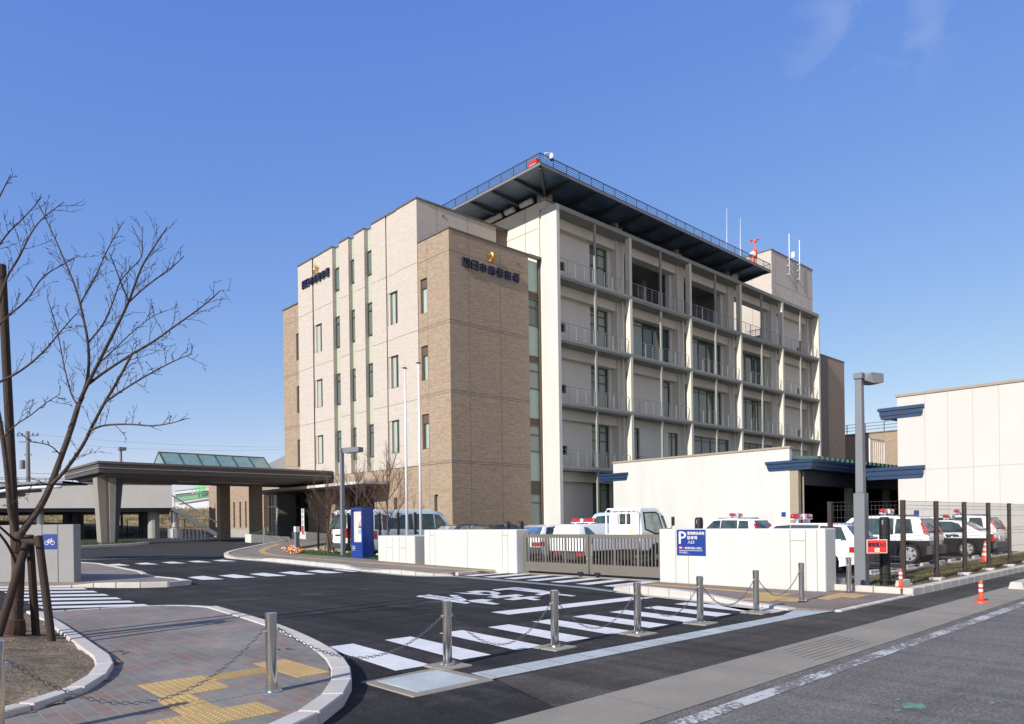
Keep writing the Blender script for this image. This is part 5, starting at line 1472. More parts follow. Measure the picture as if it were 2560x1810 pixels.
mb = MB(); board(mb, wd * .43, wd * .57, zb_ + .05, zb_ + (zt - zb_) * .3, .018, .02); mb.build('picture_print', 'yellow_plastic', t)

# wire mesh fence along the verge
FN = thing('mesh_fence', (16.9, 6.9, 0), 'tall dark brown wire mesh fence along the grass verge', 'fence')
fp = [(16.72, 7.15), (17.33, 5.8)] + [(17.33 + 2.17 * k, 5.8 - .022 * k) for k in range(1, 14)]
for x, y in fp:
    mb = MB(); mb.box(x - .045, x + .045, y - .045, y + .045, .03, 1.99); PO = mb.build('post', 'mesh_brown', FN)
    if y < 7: mb = MB(); mb.box(x - .14, x + .14, y - .14, y + .14, 0, .14); mb.build('footing', 'kerb_concrete', PO, bevel=.015, seg=1)
def mesh_panel(parent, a, b, z0, z1, gap=.075, material='mesh_brown', r_=.0033):
    a, b = Vector((*a, 0)), Vector((*b, 0)); d = b - a; L_ = d.length; d.normalize(); nn = Vector((-d.y, d.x, 0)); mb = MB(); n_ = int(L_ / gap)
    zs = [z0 + (z1 - z0) * t for t in (0, .05, .1, .28, .5, .55, .6, .8, .9, .95, 1)]
    bow = [0, .03, 0, 0, 0, .03, 0, 0, 0, .03, 0]
    for k in range(n_ + 1):
        p = a + d * (L_ * k / n_)
        for i in range(len(zs) - 1): mb.bar(p + nn * bow[i] + Vector((0, 0, zs[i])), p + nn * bow[i + 1] + Vector((0, 0, zs[i + 1])), r_ * 1.5)
    for z, bo in zip(zs, bow): mb.bar(a + nn * bo + Vector((0, 0, z)), b + nn * bo + Vector((0, 0, z)), r_ * 2.2)
    return mb.build('mesh_panel', material, parent, recalc=False)
for k, (a, b) in enumerate(zip(fp, fp[1:])): mesh_panel(FN, a, b, .2, 1.97, gap=.075 if k < 7 else .15)
# garden fence beside the vans
GF = thing('garden_fence', (17.6, 30, .2), 'lower dark wire fence beside the parked vans and lawn', 'fence')
gp = [(17.55, 33.0), (17.62, 31.6), (17.62, 30.2), (17.55, 28.8), (17.5, 27.3), (17.4, 25.7), (17.35, 24.4)]
for x, y in gp: mb = MB(); z = zg(y); mb.box(x - .04, x + .04, y - .04, y + .04, z, z + 2.0); PO = mb.build('post', 'mesh_brown', GF); mb = MB(); mb.box(x - .13, x + .13, y - .13, y + .13, z, z + .2); mb.build('footing', 'kerb_concrete', PO)
for a, b in zip(gp, gp[1:]): mesh_panel(GF, a, b, zg(a[1]) + .25, zg(a[1]) + 1.95, gap=.12, r_=.0035)
mb = MB(); mb.bar((17.62, 31.6, zg(31) + 1.97), (17.62, 33.0, zg(32) + 1.97), .04); mb.build('top_rail', 'mesh_brown', GF)

# lamp posts
def lamp_post(x, y, h, w, label, ldir, lw, zstep=None):
    t = thing('lamp_post', (x, y, zg(y)), label, 'street lamp', 'grey square lamp posts'); z0 = zg(y) + .08
    mb = MB(); h0 = zstep or z0 + .001
    if zstep: mb.prism([(x - w * .78, y - w * .78), (x + w * .78, y - w * .78), (x + w * .78, y + w * .78), (x - w * .78, y + w * .78)], z0, zstep)
    vs = []
    for z, s in ((h0, w * .56), (h, w * .46)): vs += [(x - s, y - s, z), (x + s, y - s, z), (x + s, y + s, z), (x - s, y + s, z)]
    mb.add(vs, [(0, 3, 2, 1), (4, 5, 6, 7), (0, 1, 5, 4), (1, 2, 6, 5), (2, 3, 7, 6), (3, 0, 4, 7)])
    mb.box(x - w * .62, x + w * .62, y - w * .62, y + w * .62, h, h + .14)
    mb.build('pole', 'lamp_grey', t, bevel=.01, seg=1)
    mb = MB(); mb.box(x - w * 1.4, x + w * 1.4, y - w * 1.4, y + w * 1.4, zg(y), z0); mb.build('base', 'gutter_concrete', t)
    d_ = Vector(ldir).normalized(); p = Vector((x, y, h + .02)); q0 = p + d_ * w * .6; q1 = q0 + d_ * lw; mb = MB()
    s = d_.cross(Vector((0, 0, 1))) * .15; U = Vector((0, 0, 1))
    mb.add([q0 - s * .5 - U * .05, q0 + s * .5 - U * .05, q0 + s * .5 + U * .1, q0 - s * .5 + U * .1, q0 + d_ * .16 - s - U * .12, q0 + d_ * .16 + s - U * .12, q0 + d_ * .1 + s + U * .12, q0 + d_ * .1 - s + U * .12, q1 - s - U * .1, q1 + s - U * .1, q1 + s + U * .1, q1 - s + U * .1],
           [(0, 1, 2, 3), (0, 4, 5, 1), (1, 5, 6, 2), (2, 6, 7, 3), (3, 7, 4, 0), (4, 8, 9, 5), (5, 9, 10, 6), (6, 10, 11, 7), (7, 11, 8, 4), (8, 11, 10, 9)])
    H_ = mb.build('lamp_head', 'lamp_grey', t)
    mb = MB(); mb.add([q0 + d_ * .2 - s * .8 - U * .128, q0 + d_ * .2 + s * .8 - U * .128, q1 - d_ * .05 + s * .8 - U * .112, q1 - d_ * .05 - s * .8 - U * .112], [(0, 1, 2, 3)]); mb.build('lens', 'pale_wall', H_)
lamp_post(16.82, 6.5, 4.72, .155, 'taller grey square lamp post inside the mesh fence, with thick lower half', (.85, -.5, 0), .42, 2.16)
lamp_post(16.3, 28.4, 4.85, .16, 'grey square lamp post on the lawn left of the blue notice case', (.25, -.95, 0), 1.05)
t = thing('garden_light', (17.05, 34.3, .3), 'short grey square bollard light among the pansies', 'garden light')
z = zg(34.3); mb = MB(); mb.box(16.95, 17.15, 34.2, 34.4, z, z + 1.0); mb.build('post', 'lamp_grey', t); mb = MB(); mb.box(16.94, 17.16, 34.19, 34.41, z + 1.0, z + 1.28); mb.build('head', 'sign_white', t)

# stainless bollards and their chains
bol = [(.805, 6.235, .1, 0, 'stainless bollard cut off by the left picture edge'), (2.86, 6.28, .1, 0, 'nearest whole stainless bollard, standing on the brick corner pavement'),
       (4.98, 6.42, 0, 1, 'stainless bollard on a concrete pad at the left end of the zebra stripes'), (6.66, 6.36, 0, 1, 'stainless bollard on a concrete pad, second from the left along the zebra'), (8.28, 6.28, 0, 1, 'stainless bollard on a concrete pad in the middle of the zebra stripes'),
       (9.76, 6.2, 0, 1, 'stainless bollard on a concrete pad right of the zebra middle'), (11.5, 6.2, .0, 1, 'stainless bollard on a concrete pad at the right end of the zebra'), (13.25, 6.22, .06, 0, 'stainless bollard ending the chain, on the pavement before the white wall')]
def make_bollard():
    t = local('bollard', '', 'bollard', 'stainless bollards'); r_ = .051
    mb = MB(); mb.lathe([(r_, 0), (r_, .655)], n=22, cap=False); mb.build('tube', 'stainless', t, smooth=True)
    mb = MB(); mb.lathe([(r_ + .003, .64), (r_ + .003, .705), (r_ - .004, .715), (.001, .716)], n=22); mb.build('cap', 'stainless', t)
    mb = MB(); mb.lathe([(.09, 0), (.09, .008), (r_ + .002, .012), (r_ + .002, .06)], n=22, cap=False); mb.build('flange', 'stainless', t)
    mb = MB()
    for s in (-1, 1): mb.lathe([(.012, s * .05), (.012, s * .07), (.018, s * .075)], (0, 0, .55), 8, 'x')
    mb.box(.05, .085, -.015, .015, .0, .045); build_each(mb, 'chain_eye', 'silver_steel', t)
    return t
B0 = make_bollard()
for k, (x, y, z, pad, l) in enumerate(bol):
    o = B0 if k == 0 else copy_tree(B0)
    o.location = (x, y, z + (.018 if pad else 0)); o['label'] = l; o.rotation_euler = (0, 0, rnd.uniform(-.05, .05))
    if pad:
        mb = MB(); mb.box(-.2, .2, -.2, .2, -.03, 0)
        p = mb.build('concrete_pad', 'gutter_concrete', None, bevel=.008, seg=1); p.parent = o
t = copy_tree(B0, 'single stainless bollard without chain, at the foot of the lamp post'); t.location = (15.62, 6.3, .06)
lk = MB()
n1, n2 = 12, 5
for i in range(n1):
    a = 6.2832 * i / n1; cx, cy = math.cos(a), math.sin(a); cen = Vector((.011 * cx + .011 * (1 if cx > 0 else -1), .011 * cy, 0))
    for j in range(n2):
        b_ = 6.2832 * j / n2; lk.v.append(tuple(cen + Vector((cx, cy, 0)) * .0031 * math.cos(b_) + Vector((0, 0, .0031 * math.sin(b_)))))
for i in range(n1):
    for j in range(n2): lk.f.append((i * n2 + j, ((i + 1) % n1) * n2 + j, ((i + 1) % n1) * n2 + (j + 1) % n2, i * n2 + (j + 1) % n2))
def chain(a, b, sag, label):
    a, b = Vector(a), Vector(b); mb = MB(); N_ = 400; pts = [a.lerp(b, k / N_) - Vector((0, 0, sag * 4 * (k / N_) * (1 - k / N_))) for k in range(N_ + 1)]
    acc = 0; step = .042; odd = 0; nxt = step / 2
    for p, q in zip(pts, pts[1:]):
        l = (q - p).length
        if acc + l >= nxt:
            c = p.lerp(q, (nxt - acc) / l); d_ = (q - p).normalized(); s = d_.cross(Vector((0, 0, 1))).normalized(); w = s.cross(d_)
            if odd: s, w = w, s
            odd ^= 1; nxt += step; n_ = Vector(d_).cross(s)
            mb.add([c + d_ * v[0] * 1.15 + s * v[1] * 1.1 + n_ * v[2] for v in lk.v], lk.f)
        acc += l
    return tag(mb.build('chain', 'chain_steel', None, smooth=True, off=a, recalc=False), label, 'chain', 'bollard chains')
sag = [.47, .36, .42, .4, .38, .36, .36]
names = ['chain in front of the planting bed, from the cut off bollard', 'chain over the drain corner, from the pavement bollard to the first zebra bollard', 'steel chain hanging over the left zebra stripes', 'steel chain over the zebra, second span from the left pad', 'steel chain hanging over the right zebra stripes', 'steel chain crossing the pale kerb end of the gate pavement', 'last steel chain span, before the white gate wall']
for k in range(7):
    x0, y0, z0 = bol[k][:3]; x1, y1, z1 = bol[k + 1][:3]
    chain((x0 + .07, y0, z0 + .57), (x1 - .07, y1, z1 + .57), sag[k], names[k])

# delineators, cone, blocks, wheel stops
def delineator(x, y, z, label):
    t = thing('delineator', (x, y, z), label, 'traffic post', 'orange delineators')
    mb = MB(); mb.lathe([(.125, 0), (.12, .018), (.05, .04)], (x, y, z), 18); mb.build('base', 'orange_red', t)
    mb = MB(); mb.lathe([(.042, .035), (.037, .07), (.034, .385), (.029, .4), (.001, .405)], (x, y, z), 14); mb.build('post', 'orange_red', t, smooth=True)
    mb = MB()
    for zz in (.2, .29): mb.lathe([(.038, zz), (.038, zz + .045)], (x, y, z), 14, cap=False)
    mb.build('reflective_band', 'sign_white', t, smooth=True)
delineator(16.02, 5.42, .14, 'orange delineator with white bands on the kerb corner before the fence')
delineator(15.45, 3.85, .01, 'orange delineator with white bands standing on the street gutter')
t = thing('traffic_cone', (28.4, 6.92, .07), 'orange traffic cone with white bands on the verge behind the fence', 'cone'); X_, Y_ = 28.4, 6.92
mb = MB(); mb.box(X_ - .19, X_ + .19, Y_ - .19, Y_ + .19, .07, .1); mb.lathe([(.15, .1), (.035, .76), (.02, .77)], (X_, Y_, 0), 18); mb.build('cone_body', 'orange_red', t)
mb = MB()
for a, b in ((.28, .37), (.45, .54), (.62, .69)): f = lambda z: .152 - (z - .1) * .115 / .66; mb.lathe([(f(a) + .001, a), (f(b) + .001, b)], (X_, Y_, 0), 18, cap=False)
mb.build('reflective_band', 'sign_white', t)
def stop_block(x, y, w, label, d=.13, h=.12, group='concrete wheel stops', cat='wheel stop', name='wheel_stop', z=.0):
    mb = MB(); mb.prism([(y - d / 2, z), (y + d / 2, z), (y + d * .36, z + h), (y - d * .36, z + h)], x - w / 2, x + w / 2, 'x')
    return tag(mb.build(name, 'kerb_concrete', None, bevel=.012, seg=1, off=(x, y, z)), label, cat, group)
for x, l in ((24.5, 'first concrete wheel stop right of the black post'), (25.9, 'second concrete wheel stop right of the black post'), (27.55, 'concrete wheel stop behind the rear wheel of the near patrol car'), (28.75, 'concrete wheel stop under the tail of the near patrol car'), (30.3, 'concrete wheel stop in the empty bay between the patrol cars'), (31.6, 'concrete wheel stop at the edge of the empty bay, left of the cone'), (33.9, 'concrete wheel stop near the cone, under the patrol saloon tail'), (35.0, 'far concrete wheel stop right of the cone'), (21.6, 'concrete wheel stop behind the fence, left of the black post'), (22.6, 'concrete wheel stop behind the lamp post')):
    stop_block(x, 8.03, .62, l)
stop_block(16.75, 5.62, .55, 'loose white concrete block before the black post', .15, .16, None, 'concrete block', 'concrete_block', .1)
stop_block(16.45, 6.85, .3, 'small concrete block at the white wall end', .2, .2, None, 'concrete block', 'concrete_block', .05)
stop_block(19.3, 4.0, 1.2, 'weathered concrete kerb block on the street gutter at the right edge', .3, .16, None, 'concrete block', 'concrete_block', .0)
# ------------------------------------------------------------------ vehicles (built nose towards +Y, then turned)
def vehicle(name, label, P, group=None, cat='car'):
    """P: L, W, outline [(y, z)...] over the top from rear bottom to front bottom, belt, roof, wheels, panes ..."""
    t = local(name, label, cat, group)
    L, W, belt, roof = P['L'], P['W'], P['belt'], P['roof']; inset = P.get('inset', .17); r_ = P.get('r', .31); gc = P.get('gc', .2)
    def hw(y, z):
        k = 1 - P.get('plan', .10) * min(1, abs(2 * y / L)) ** 4
        h = W / 2 * k
        if z > belt: h -= inset * (min(z, roof) - belt) / (roof - belt)
        elif z < belt - .25: h -= .05 * (belt - .25 - z)
        return h
    bot = []
    for wy in sorted(P['wheels'], reverse=True):
        a0 = math.asin(max(-1, min(1, (gc - r_) / (r_ + .06)))); n = 9
        for k in range(n + 1): a = a0 + (math.pi - 2 * a0) * k / n; bot.append((wy + (r_ + .06) * math.cos(a), r_ + (r_ + .06) * math.sin(a)))
    poly = list(P['outline']) + bot
    bm = bmesh.new(); bm.faces.new([bm.verts.new((0, y, z)) for y, z in poly])
    cut = lambda co, no: bmesh.ops.bisect_plane(bm, geom=bm.verts[:] + bm.edges[:] + bm.faces[:], plane_co=co, plane_no=no)
    for z in (belt, belt - .25, (belt + roof) / 2): cut((0, 0, z), (0, 0, 1))
    for k in range(1, 10): cut((0, -L / 2 + L * k / 10, 0), (0, 1, 0))
    mb = MB(); idx = {}
    for v in bm.verts: idx[v] = len(mb.v) // 2; h = hw(v.co.y, v.co.z); mb.v += [(-h, v.co.y, v.co.z), (h, v.co.y, v.co.z)]
    for f in bm.faces:
        mb.f.append(tuple(2 * idx[v] for v in f.verts)); mb.f.append(tuple(2 * idx[v] + 1 for v in reversed(f.verts)))
    for e in bm.edges:
        if len(e.link_faces) == 1: a, b = e.verts; mb.f.append((2 * idx[a], 2 * idx[a] + 1, 2 * idx[b] + 1, 2 * idx[b]))
    bm.free()
    body = mb.build('body', P['paint'], t, bevel=P.get('bevel', .045), seg=3, smooth=False)
    for p in body.data.polygons: p.use_smooth = True
    try: body.modifiers['Bevel'].harden_normals = False
    except Exception: pass
    es = body.modifiers.new('EdgeSplit', 'EDGE_SPLIT'); es.split_angle = R(38)
    g = P.get('glass', 'car_glass')
    def side(poly, s, off): return [(s * (hw(y, z) + off), y, z) for y, z in poly]
    for nm, poly in P['side']:
        for s in (-1, 1):
            cy, cz = sum(p[0] for p in poly) / len(poly), sum(p[1] for p in poly) / len(poly)
            big = [(cy + (y - cy) * (1 + .03 / max(.1, abs(y - cy))), cz + (z - cz) * (1 + .03 / max(.1, abs(z - cz)))) for y, z in poly]
            mb = MB(); mb.add(side(big, s, .004) + side(big, s, -.02), [tuple(range(len(big)))] + [(i, (i + 1) % len(big), len(big) + (i + 1) % len(big), len(big) + i) for i in range(len(big))])
            w = mb.build('side_window', 'black_rubber', t)
            mb = MB(); mb.add(side(poly, s, .008), [tuple(range(len(poly)))]); pn = mb.build('pane', P.get('side_glass', g), w)
    for nm, (ya, za), (yb, zb), gm in P['ends']:
        d = Vector((0, yb - ya, zb - za)).normalized(); n = Vector((0, d.z, -d.y)); n = n if n.y * (1 if nm == 'windscreen' else -1) > 0 else -n
        def Q(t_, e): y, z = ya + (yb - ya) * t_, za + (zb - za) * t_; h = hw(y, z) - e; return [(-h, y + n.y * .008, z + n.z * .008), (h, y + n.y * .008, z + n.z * .008)]
        mb = MB(); a, b = Q(.02, .07); c, e = Q(.98, .07); mb.add([a, b, e, c], [(0, 1, 2, 3)]); w = mb.build(nm, 'black_rubber', t)
        n *= 1.6; mb = MB(); a, b = Q(.09, .11); c, e = Q(.92, .11); mb.add([a, b, e, c], [(0, 1, 2, 3)]); mb.build('pane', gm or g, w)
        if nm == 'rear_window' and P.get('wiper'):
            mb = MB(); p0 = Vector(Q(.12, .2)[0]) + Vector((W * .45, 0, 0)); p1 = Vector(Q(.6, .35)[0]); mb.bar(p0 + n * .03, p1 + n * .03, .022); mb.build('wiper', 'black_rubber', w)
    for wy in P['wheels']:
        for s in (-1, 1):
            x = s * (W / 2 - .1)
            mb = MB(); mb.lathe([(r_ * .62, -.09), (r_ * .95, -.095), (r_, -.06), (r_, .06), (r_ * .95, .095), (r_ * .62, .09)], (x, wy, r_), 24, 'x'); wl = mb.build('wheel', 'black_rubber', t)
            mb = MB(); mb.lathe([(r_ * .76, s * .08), (r_ * .72, s * .099), (r_ * .2, s * .095), (r_ * .16, s * .104), (.001, s * .106)], (x, wy, r_), 24, 'x', cap=False); mb.build('rim', 'rim_silver', wl)
            mb = MB()
            for k in range(6):
                a = 6.2832 * k / 6 + .3
                q = [(.36, -.12), (.36, .12), (.66, .2), (.66, -.2)]
                mb.add([(x + s * .1005 * (1 if rr > .4 else .985), wy + r_ * rr * math.cos(a + w_), r_ + r_ * rr * math.sin(a + w_)) for rr, w_ in q], [(0, 1, 2, 3)])
            mb.build('rim_slots', 'black_rubber', wl, recalc=False)
    for nm, m_, boxes in P.get('parts', []):
        for bx in boxes: mb = MB(); mb.box(*bx); mb.build(nm, m_, t, bevel=.02 if min(abs(bx[1] - bx[0]), abs(bx[3] - bx[2]), abs(bx[5] - bx[4])) > .05 else 0)
    for nm, m_, poly, both in P.get('lamps', []):       # wrap-round lamps on the flanks: polygon in (y, z)
        for s in (-1, 1):
            mb = MB(); A = [(s * (hw(y, z) + .012), y, z) for y, z in poly]; Bk = [(s * (hw(y, z) - .12), y, z) for y, z in poly]; n = len(poly)
            mb.add(A + Bk, [tuple(range(n)), tuple(range(n, 2 * n))] + [(i, (i + 1) % n, n + (i + 1) % n, n + i) for i in range(n)]); mb.build(nm, m_, t)
    for s in (-1, 1):
        if 'mirror' in P: y, z = P['mirror']; mb = MB(); h = hw(y, z); mb.box(s * h, s * (h + .2), y - .06, y + .06, z, z + .14); mb.build('mirror', P.get('mirror_mat', 'black_gloss'), t, bevel=.03)
    for nm, txt, y, z, w_, h_ in P.get('text', []):
        for s in (-1, 1):
            mb = MB(); put_text(mb, txt, 1, (s * (hw(y, z) + .012), y, z), (0, s, 0), (0, 0, 1), w=w_, h=h_, bold=.006); mb.build('door_lettering', 'navy_letter', t, recalc=False)
    for y, z, n_ in P.get('handles', []):
        for s in (-1, 1): h = hw(y, z); mb = MB(); mb.box(s * (h - .01), s * (h + .03), y - .09, y + .09, z - .025, z + .025); mb.build('door_handle', 'black_rubber', t)
    if 'seams' in P:
        mb = MB()
        for y, z0, z1 in P['seams']:
            for s in (-1, 1): k = 6; mb_p = [(s * (hw(y, z0 + (z1 - z0) * i / k) + .002), y, z0 + (z1 - z0) * i / k) for i in range(k + 1)]; mb.tube(mb_p, .006, 4)
        mb.build('door_seams', 'black_rubber', t)
    return t


def light_bar(t, y, z, w=1.15, stand=.09):
    mb = MB(); mb.box(-.07, .07, y - .12, y + .12, z + stand, z + stand + .16); mb.box(-w * .33, -w * .27, y - .07, y + .07, z - .02, z + stand + .02); mb.box(w * .27, w * .33, y - .07, y + .07, z - .02, z + stand + .02); mb.box(-w / 2, w / 2, y - .06, y + .06, z + stand - .01, z + stand + .02)
    b = mb.build('light_bar', 'sign_white', t)
    for s in (-1, 1):
        mb = MB(); mb.tube([(s * .05, y, z + stand + .08), (s * .09, y, z + stand + .085), (s * (w / 2 - .06), y + .0, z + stand + .085), (s * (w / 2 - .01), y, z + stand + .08)], [.06, .088, .085, .045], 14)
        mb.build('lens', 'beacon_red', b, smooth=True)


SUV = dict(L=4.15, W=1.72, belt=.98, roof=1.66, paint='livery', r=.335, gc=.25, wheels=(-1.42, 1.15), inset=.15, mirror=(.95, 1.0),
  outline=[(-2.0, .3), (-2.06, .5), (-2.04, .95), (-1.98, 1.02), (-1.72, 1.56), (-1.5, 1.63), (-.6, 1.67), (.3, 1.65), (.55, 1.6), (1.12, 1.1), (1.3, 1.03), (1.95, .9), (2.04, .75), (2.07, .5), (2.02, .3)],
  side=[('q', [(-1.52, 1.08), (-1.42, 1.52), (-1.02, 1.53), (-1.0, 1.06)]), ('r', [(-.9, 1.04), (-.88, 1.55), (-.08, 1.56), (-.05, 1.02)]), ('f', [(.03, 1.02), (.02, 1.56), (.4, 1.54), (.9, 1.08), (.95, 1.02)])],
  ends=[('rear_window', (-1.97, 1.05), (-1.72, 1.56), 'car_glass_blue'), ('windscreen', (1.12, 1.1), (.55, 1.6), None)], wiper=True,
  lamps=[('tail_light', 'tail_red', [(-2.03, 1.0), (-1.88, 1.02), (-1.74, 1.42), (-1.83, 1.42)], 1)],
  parts=[('bumper', 'bumper_grey', [(-.78, .78, -2.13, -1.95, .32, .62), (-.78, .78, 1.95, 2.12, .3, .6)]), ('number_plate', 'sign_white', [(-.17, .17, -2.14, -2.12, .66, .82)]), ('roof_rail', 'bumper_grey', [(-.6, -.57, -1.3, .2, 1.64, 1.7), (.57, .6, -1.3, .2, 1.64, 1.7)])],
  text=[('n', '三重県警察', -.05, .88, 1.3, .12)], handles=[(-.72, .93, 0), (.2, .93, 0)], seams=[(-.98, .5, .98), (-.01, .35, .98), (1.0, .35, .95)])
SALOON = dict(L=4.35, W=1.69, belt=.93, roof=1.45, paint='livery_low', r=.305, gc=.2, wheels=(-1.2, 1.25), inset=.19, mirror=(.92, .95),
  outline=[(-2.05, .28), (-2.17, .5), (-2.15, .86), (-2.06, .96), (-1.62, 1.02), (-1.0, 1.38), (-.6, 1.46), (.2, 1.46), (.5, 1.4), (1.15, 1.0), (1.4, .93), (2.0, .8), (2.14, .65), (2.16, .45), (2.1, .28)],
  side=[('r', [(-1.12, 1.0), (-.86, 1.3), (-.6, 1.38), (-.13, 1.39), (-.12, .97)]), ('f', [(-.04, .97), (-.05, 1.39), (.35, 1.37), (.95, .98)])],
  ends=[('rear_window', (-1.6, 1.03), (-1.0, 1.38), None), ('windscreen', (1.15, 1.0), (.5, 1.4), None)],
  lamps=[('tail_light', 'tail_red', [(-2.16, .62), (-1.98, .62), (-1.92, .8), (-2.0, .92), (-2.13, .9)], 1)],
  parts=[('bumper', 'bumper_grey', [(-.76, .76, -2.23, -2.08, .32, .58)]), ('number_plate', 'sign_white', [(-.17, .17, -2.2, -2.16, .66, .82)])],
  text=[('n', '三重県警察', -.3, .83, 1.3, .11)], handles=[(-.75, .87, 0), (.15, .87, 0)], seams=[(-1.0, .45, .93), (-.08, .3, .95), (.95, .3, .93)])
HATCH = dict(SALOON, L=4.25, W=1.66, roof=1.46, wiper=True, paint='car_white',
  outline=[(-1.98, .28), (-2.1, .5), (-2.08, .92), (-1.7, 1.38), (-1.3, 1.46), (.2, 1.47), (.5, 1.41), (1.15, 1.0), (1.4, .93), (1.95, .8), (2.08, .65), (2.1, .45), (2.05, .28)],
  side=[('q', [(-1.75, 1.0), (-1.55, 1.32), (-1.0, 1.37), (-.98, .98)]), ('r', [(-.9, .98), (-.9, 1.38), (-.1, 1.39), (-.1, .97)]), ('f', [(-.02, .97), (-.03, 1.39), (.38, 1.37), (.95, .98)])],
  ends=[('rear_window', (-2.06, .96), (-1.68, 1.39), 'car_glass_blue'), ('windscreen', (1.15, 1.0), (.5, 1.41), None)],
  lamps=[('tail_light', 'tail_red', [(-2.1, .62), (-1.85, .62), (-1.85, .78), (-2.08, .78)], 1)],
  parts=[('bumper', 'bumper_grey', [(-.76, .76, -2.16, -2.0, .3, .56)]), ('tail_light', 'tail_red', [(-.74, -.3, -2.125, -2.08, .6, .76), (.3, .74, -2.125, -2.08, .6, .76)]), ('gutter_strip', 'tail_red', [(-.655, -.64, -1.5, .3, 1.43, 1.445)]), ('number_plate', 'sign_white', [(-.17, .17, -2.14, -2.1, .6, .76)])], text=[('n', '三重県警察', -.3, .84, 1.2, .11)])
WAGON = dict(HATCH, roof=1.5, paint='car_white', wiper=False,
  outline=[(-1.98, .28), (-2.1, .5), (-2.08, .94), (-2.0, 1.44), (-1.8, 1.5), (.2, 1.51), (.5, 1.45), (1.15, 1.02), (1.4, .95), (1.95, .82), (2.08, .65), (2.1, .45), (2.05, .28)],
  side=[('q', [(-1.7, 1.0), (-1.68, 1.36), (-1.5, 1.34), (-1.05, 1.0)]), ('f', [(.05, .98), (.03, 1.42), (.38, 1.4), (.95, 1.0)])],
  ends=[('windscreen', (1.15, 1.02), (.5, 1.45), None)], text=[], side_glass='car_glass_blue',
  parts=[('bumper', 'bumper_grey', [(-.76, .76, -2.16, -2.0, .3, .56)]), ('tail_light', 'tail_red', [(-.76, -.35, -2.125, -2.08, .62, .8), (.35, .76, -2.125, -2.08, .62, .8)]), ('tail_panel', 'car_white', [(-.6, .6, -2.1, -2.02, 1.08, 1.36)]), ('panel_stud', 'black_rubber', [(-.66, -.58, -2.12, -2.05, .98, 1.05), (.58, .66, -2.12, -2.05, .98, 1.05)]), ('number_plate', 'sign_white', [(-.17, .17, -2.14, -2.1, .62, .78)])])
VAN = dict(L=4.85, W=1.74, belt=1.18, roof=2.1, paint='car_pale', r=.32, gc=.22, wheels=(-1.32, 1.35), inset=.12, plan=.07, mirror=(2.02, 1.2), bevel=.06,
  outline=[(-2.3, .3), (-2.4, .45), (-2.41, 1.1), (-2.33, 1.9), (-2.22, 2.08), (-1.6, 2.13), (.9, 2.12), (1.35, 2.05), (1.62, 1.95), (2.16, 1.2), (2.3, 1.02), (2.4, .7), (2.4, .42), (2.34, .3)],
  side=[('q', [(-2.25, 1.26), (-2.2, 1.86), (-1.95, 1.87), (-1.95, 1.24)]), ('r', [(-1.82, 1.24), (-1.82, 1.88), (-.22, 1.9), (-.22, 1.22)]), ('m', [(-.1, 1.22), (-.1, 1.9), (1.0, 1.9), (1.02, 1.22)]), ('f', [(1.14, 1.22), (1.13, 1.9), (1.42, 1.86), (1.95, 1.26), (1.97, 1.22)])],
  ends=[('rear_window', (-2.42, 1.22), (-2.34, 1.92), None), ('windscreen', (2.16, 1.2), (1.62, 1.95), None)],
  lamps=[('tail_light', 'tail_red', [(-2.41, .82), (-2.2, .82), (-2.2, 1.16), (-2.41, 1.16)], 1)],
  parts=[('bumper', 'bumper_grey', [(-.8, .8, -2.47, -2.3, .32, .56), (-.8, .8, 2.28, 2.44, .3, .52)]), ('tailgate_handle', 'black_rubber', [(-.25, .25, -2.44, -2.4, .9, .97)]), ('roof_cap', 'car_white', [(-.7, .7, -2.15, 1.1, 2.08, 2.135)])],
  handles=[(1.2, 1.08, 0), (-.05, 1.06, 0)], seams=[(1.08, .4, 1.2), (-.16, .5, 1.2), (-2.0, .7, 1.2)])
VAN2 = dict(VAN, paint='car_white', lamps=[('tail_light', 'tail_red', [(-2.41, .8), (-2.2, .8), (-2.16, 1.2), (-2.3, 1.32), (-2.41, 1.25)], 1)])
SEDAN = dict(SALOON, paint='car_navy', text=[], glass='car_glass_pale')
MINIVAN = dict(VAN, L=4.7, roof=1.95, belt=1.12, paint='car_ice', glass='car_glass',
  outline=[(-2.2, .3), (-2.32, .5), (-2.33, 1.1), (-2.15, 1.75), (-2.0, 1.93), (-1.5, 1.98), (.6, 1.97), (.95, 1.9), (1.55, 1.2), (1.75, 1.08), (2.2, .95), (2.33, .7), (2.33, .42), (2.28, .3)],
  side=[('q', [(-2.05, 1.2), (-1.9, 1.75), (-1.0, 1.78), (-1.0, 1.18)]), ('m', [(-.9, 1.18), (-.9, 1.78), (.02, 1.79), (.02, 1.16)]), ('f', [(.1, 1.16), (.1, 1.79), (.75, 1.76), (1.3, 1.2), (1.32, 1.16)])],
  ends=[('rear_window', (-2.32, 1.2), (-2.14, 1.78), None), ('windscreen', (1.55, 1.2), (.95, 1.9), None)], mirror=(1.35, 1.15), mirror_mat='car_white',
  parts=[('bumper', 'bumper_grey', [(-.8, .8, -2.4, -2.25, .3, .5)])], handles=[(.0, 1.0, 0)], seams=[(.06, .35, 1.15)], lamps=[('tail_light', 'tail_red', [(-2.33, .8), (-2.15, .8), (-2.1, 1.15), (-2.33, 1.15)], 1)])

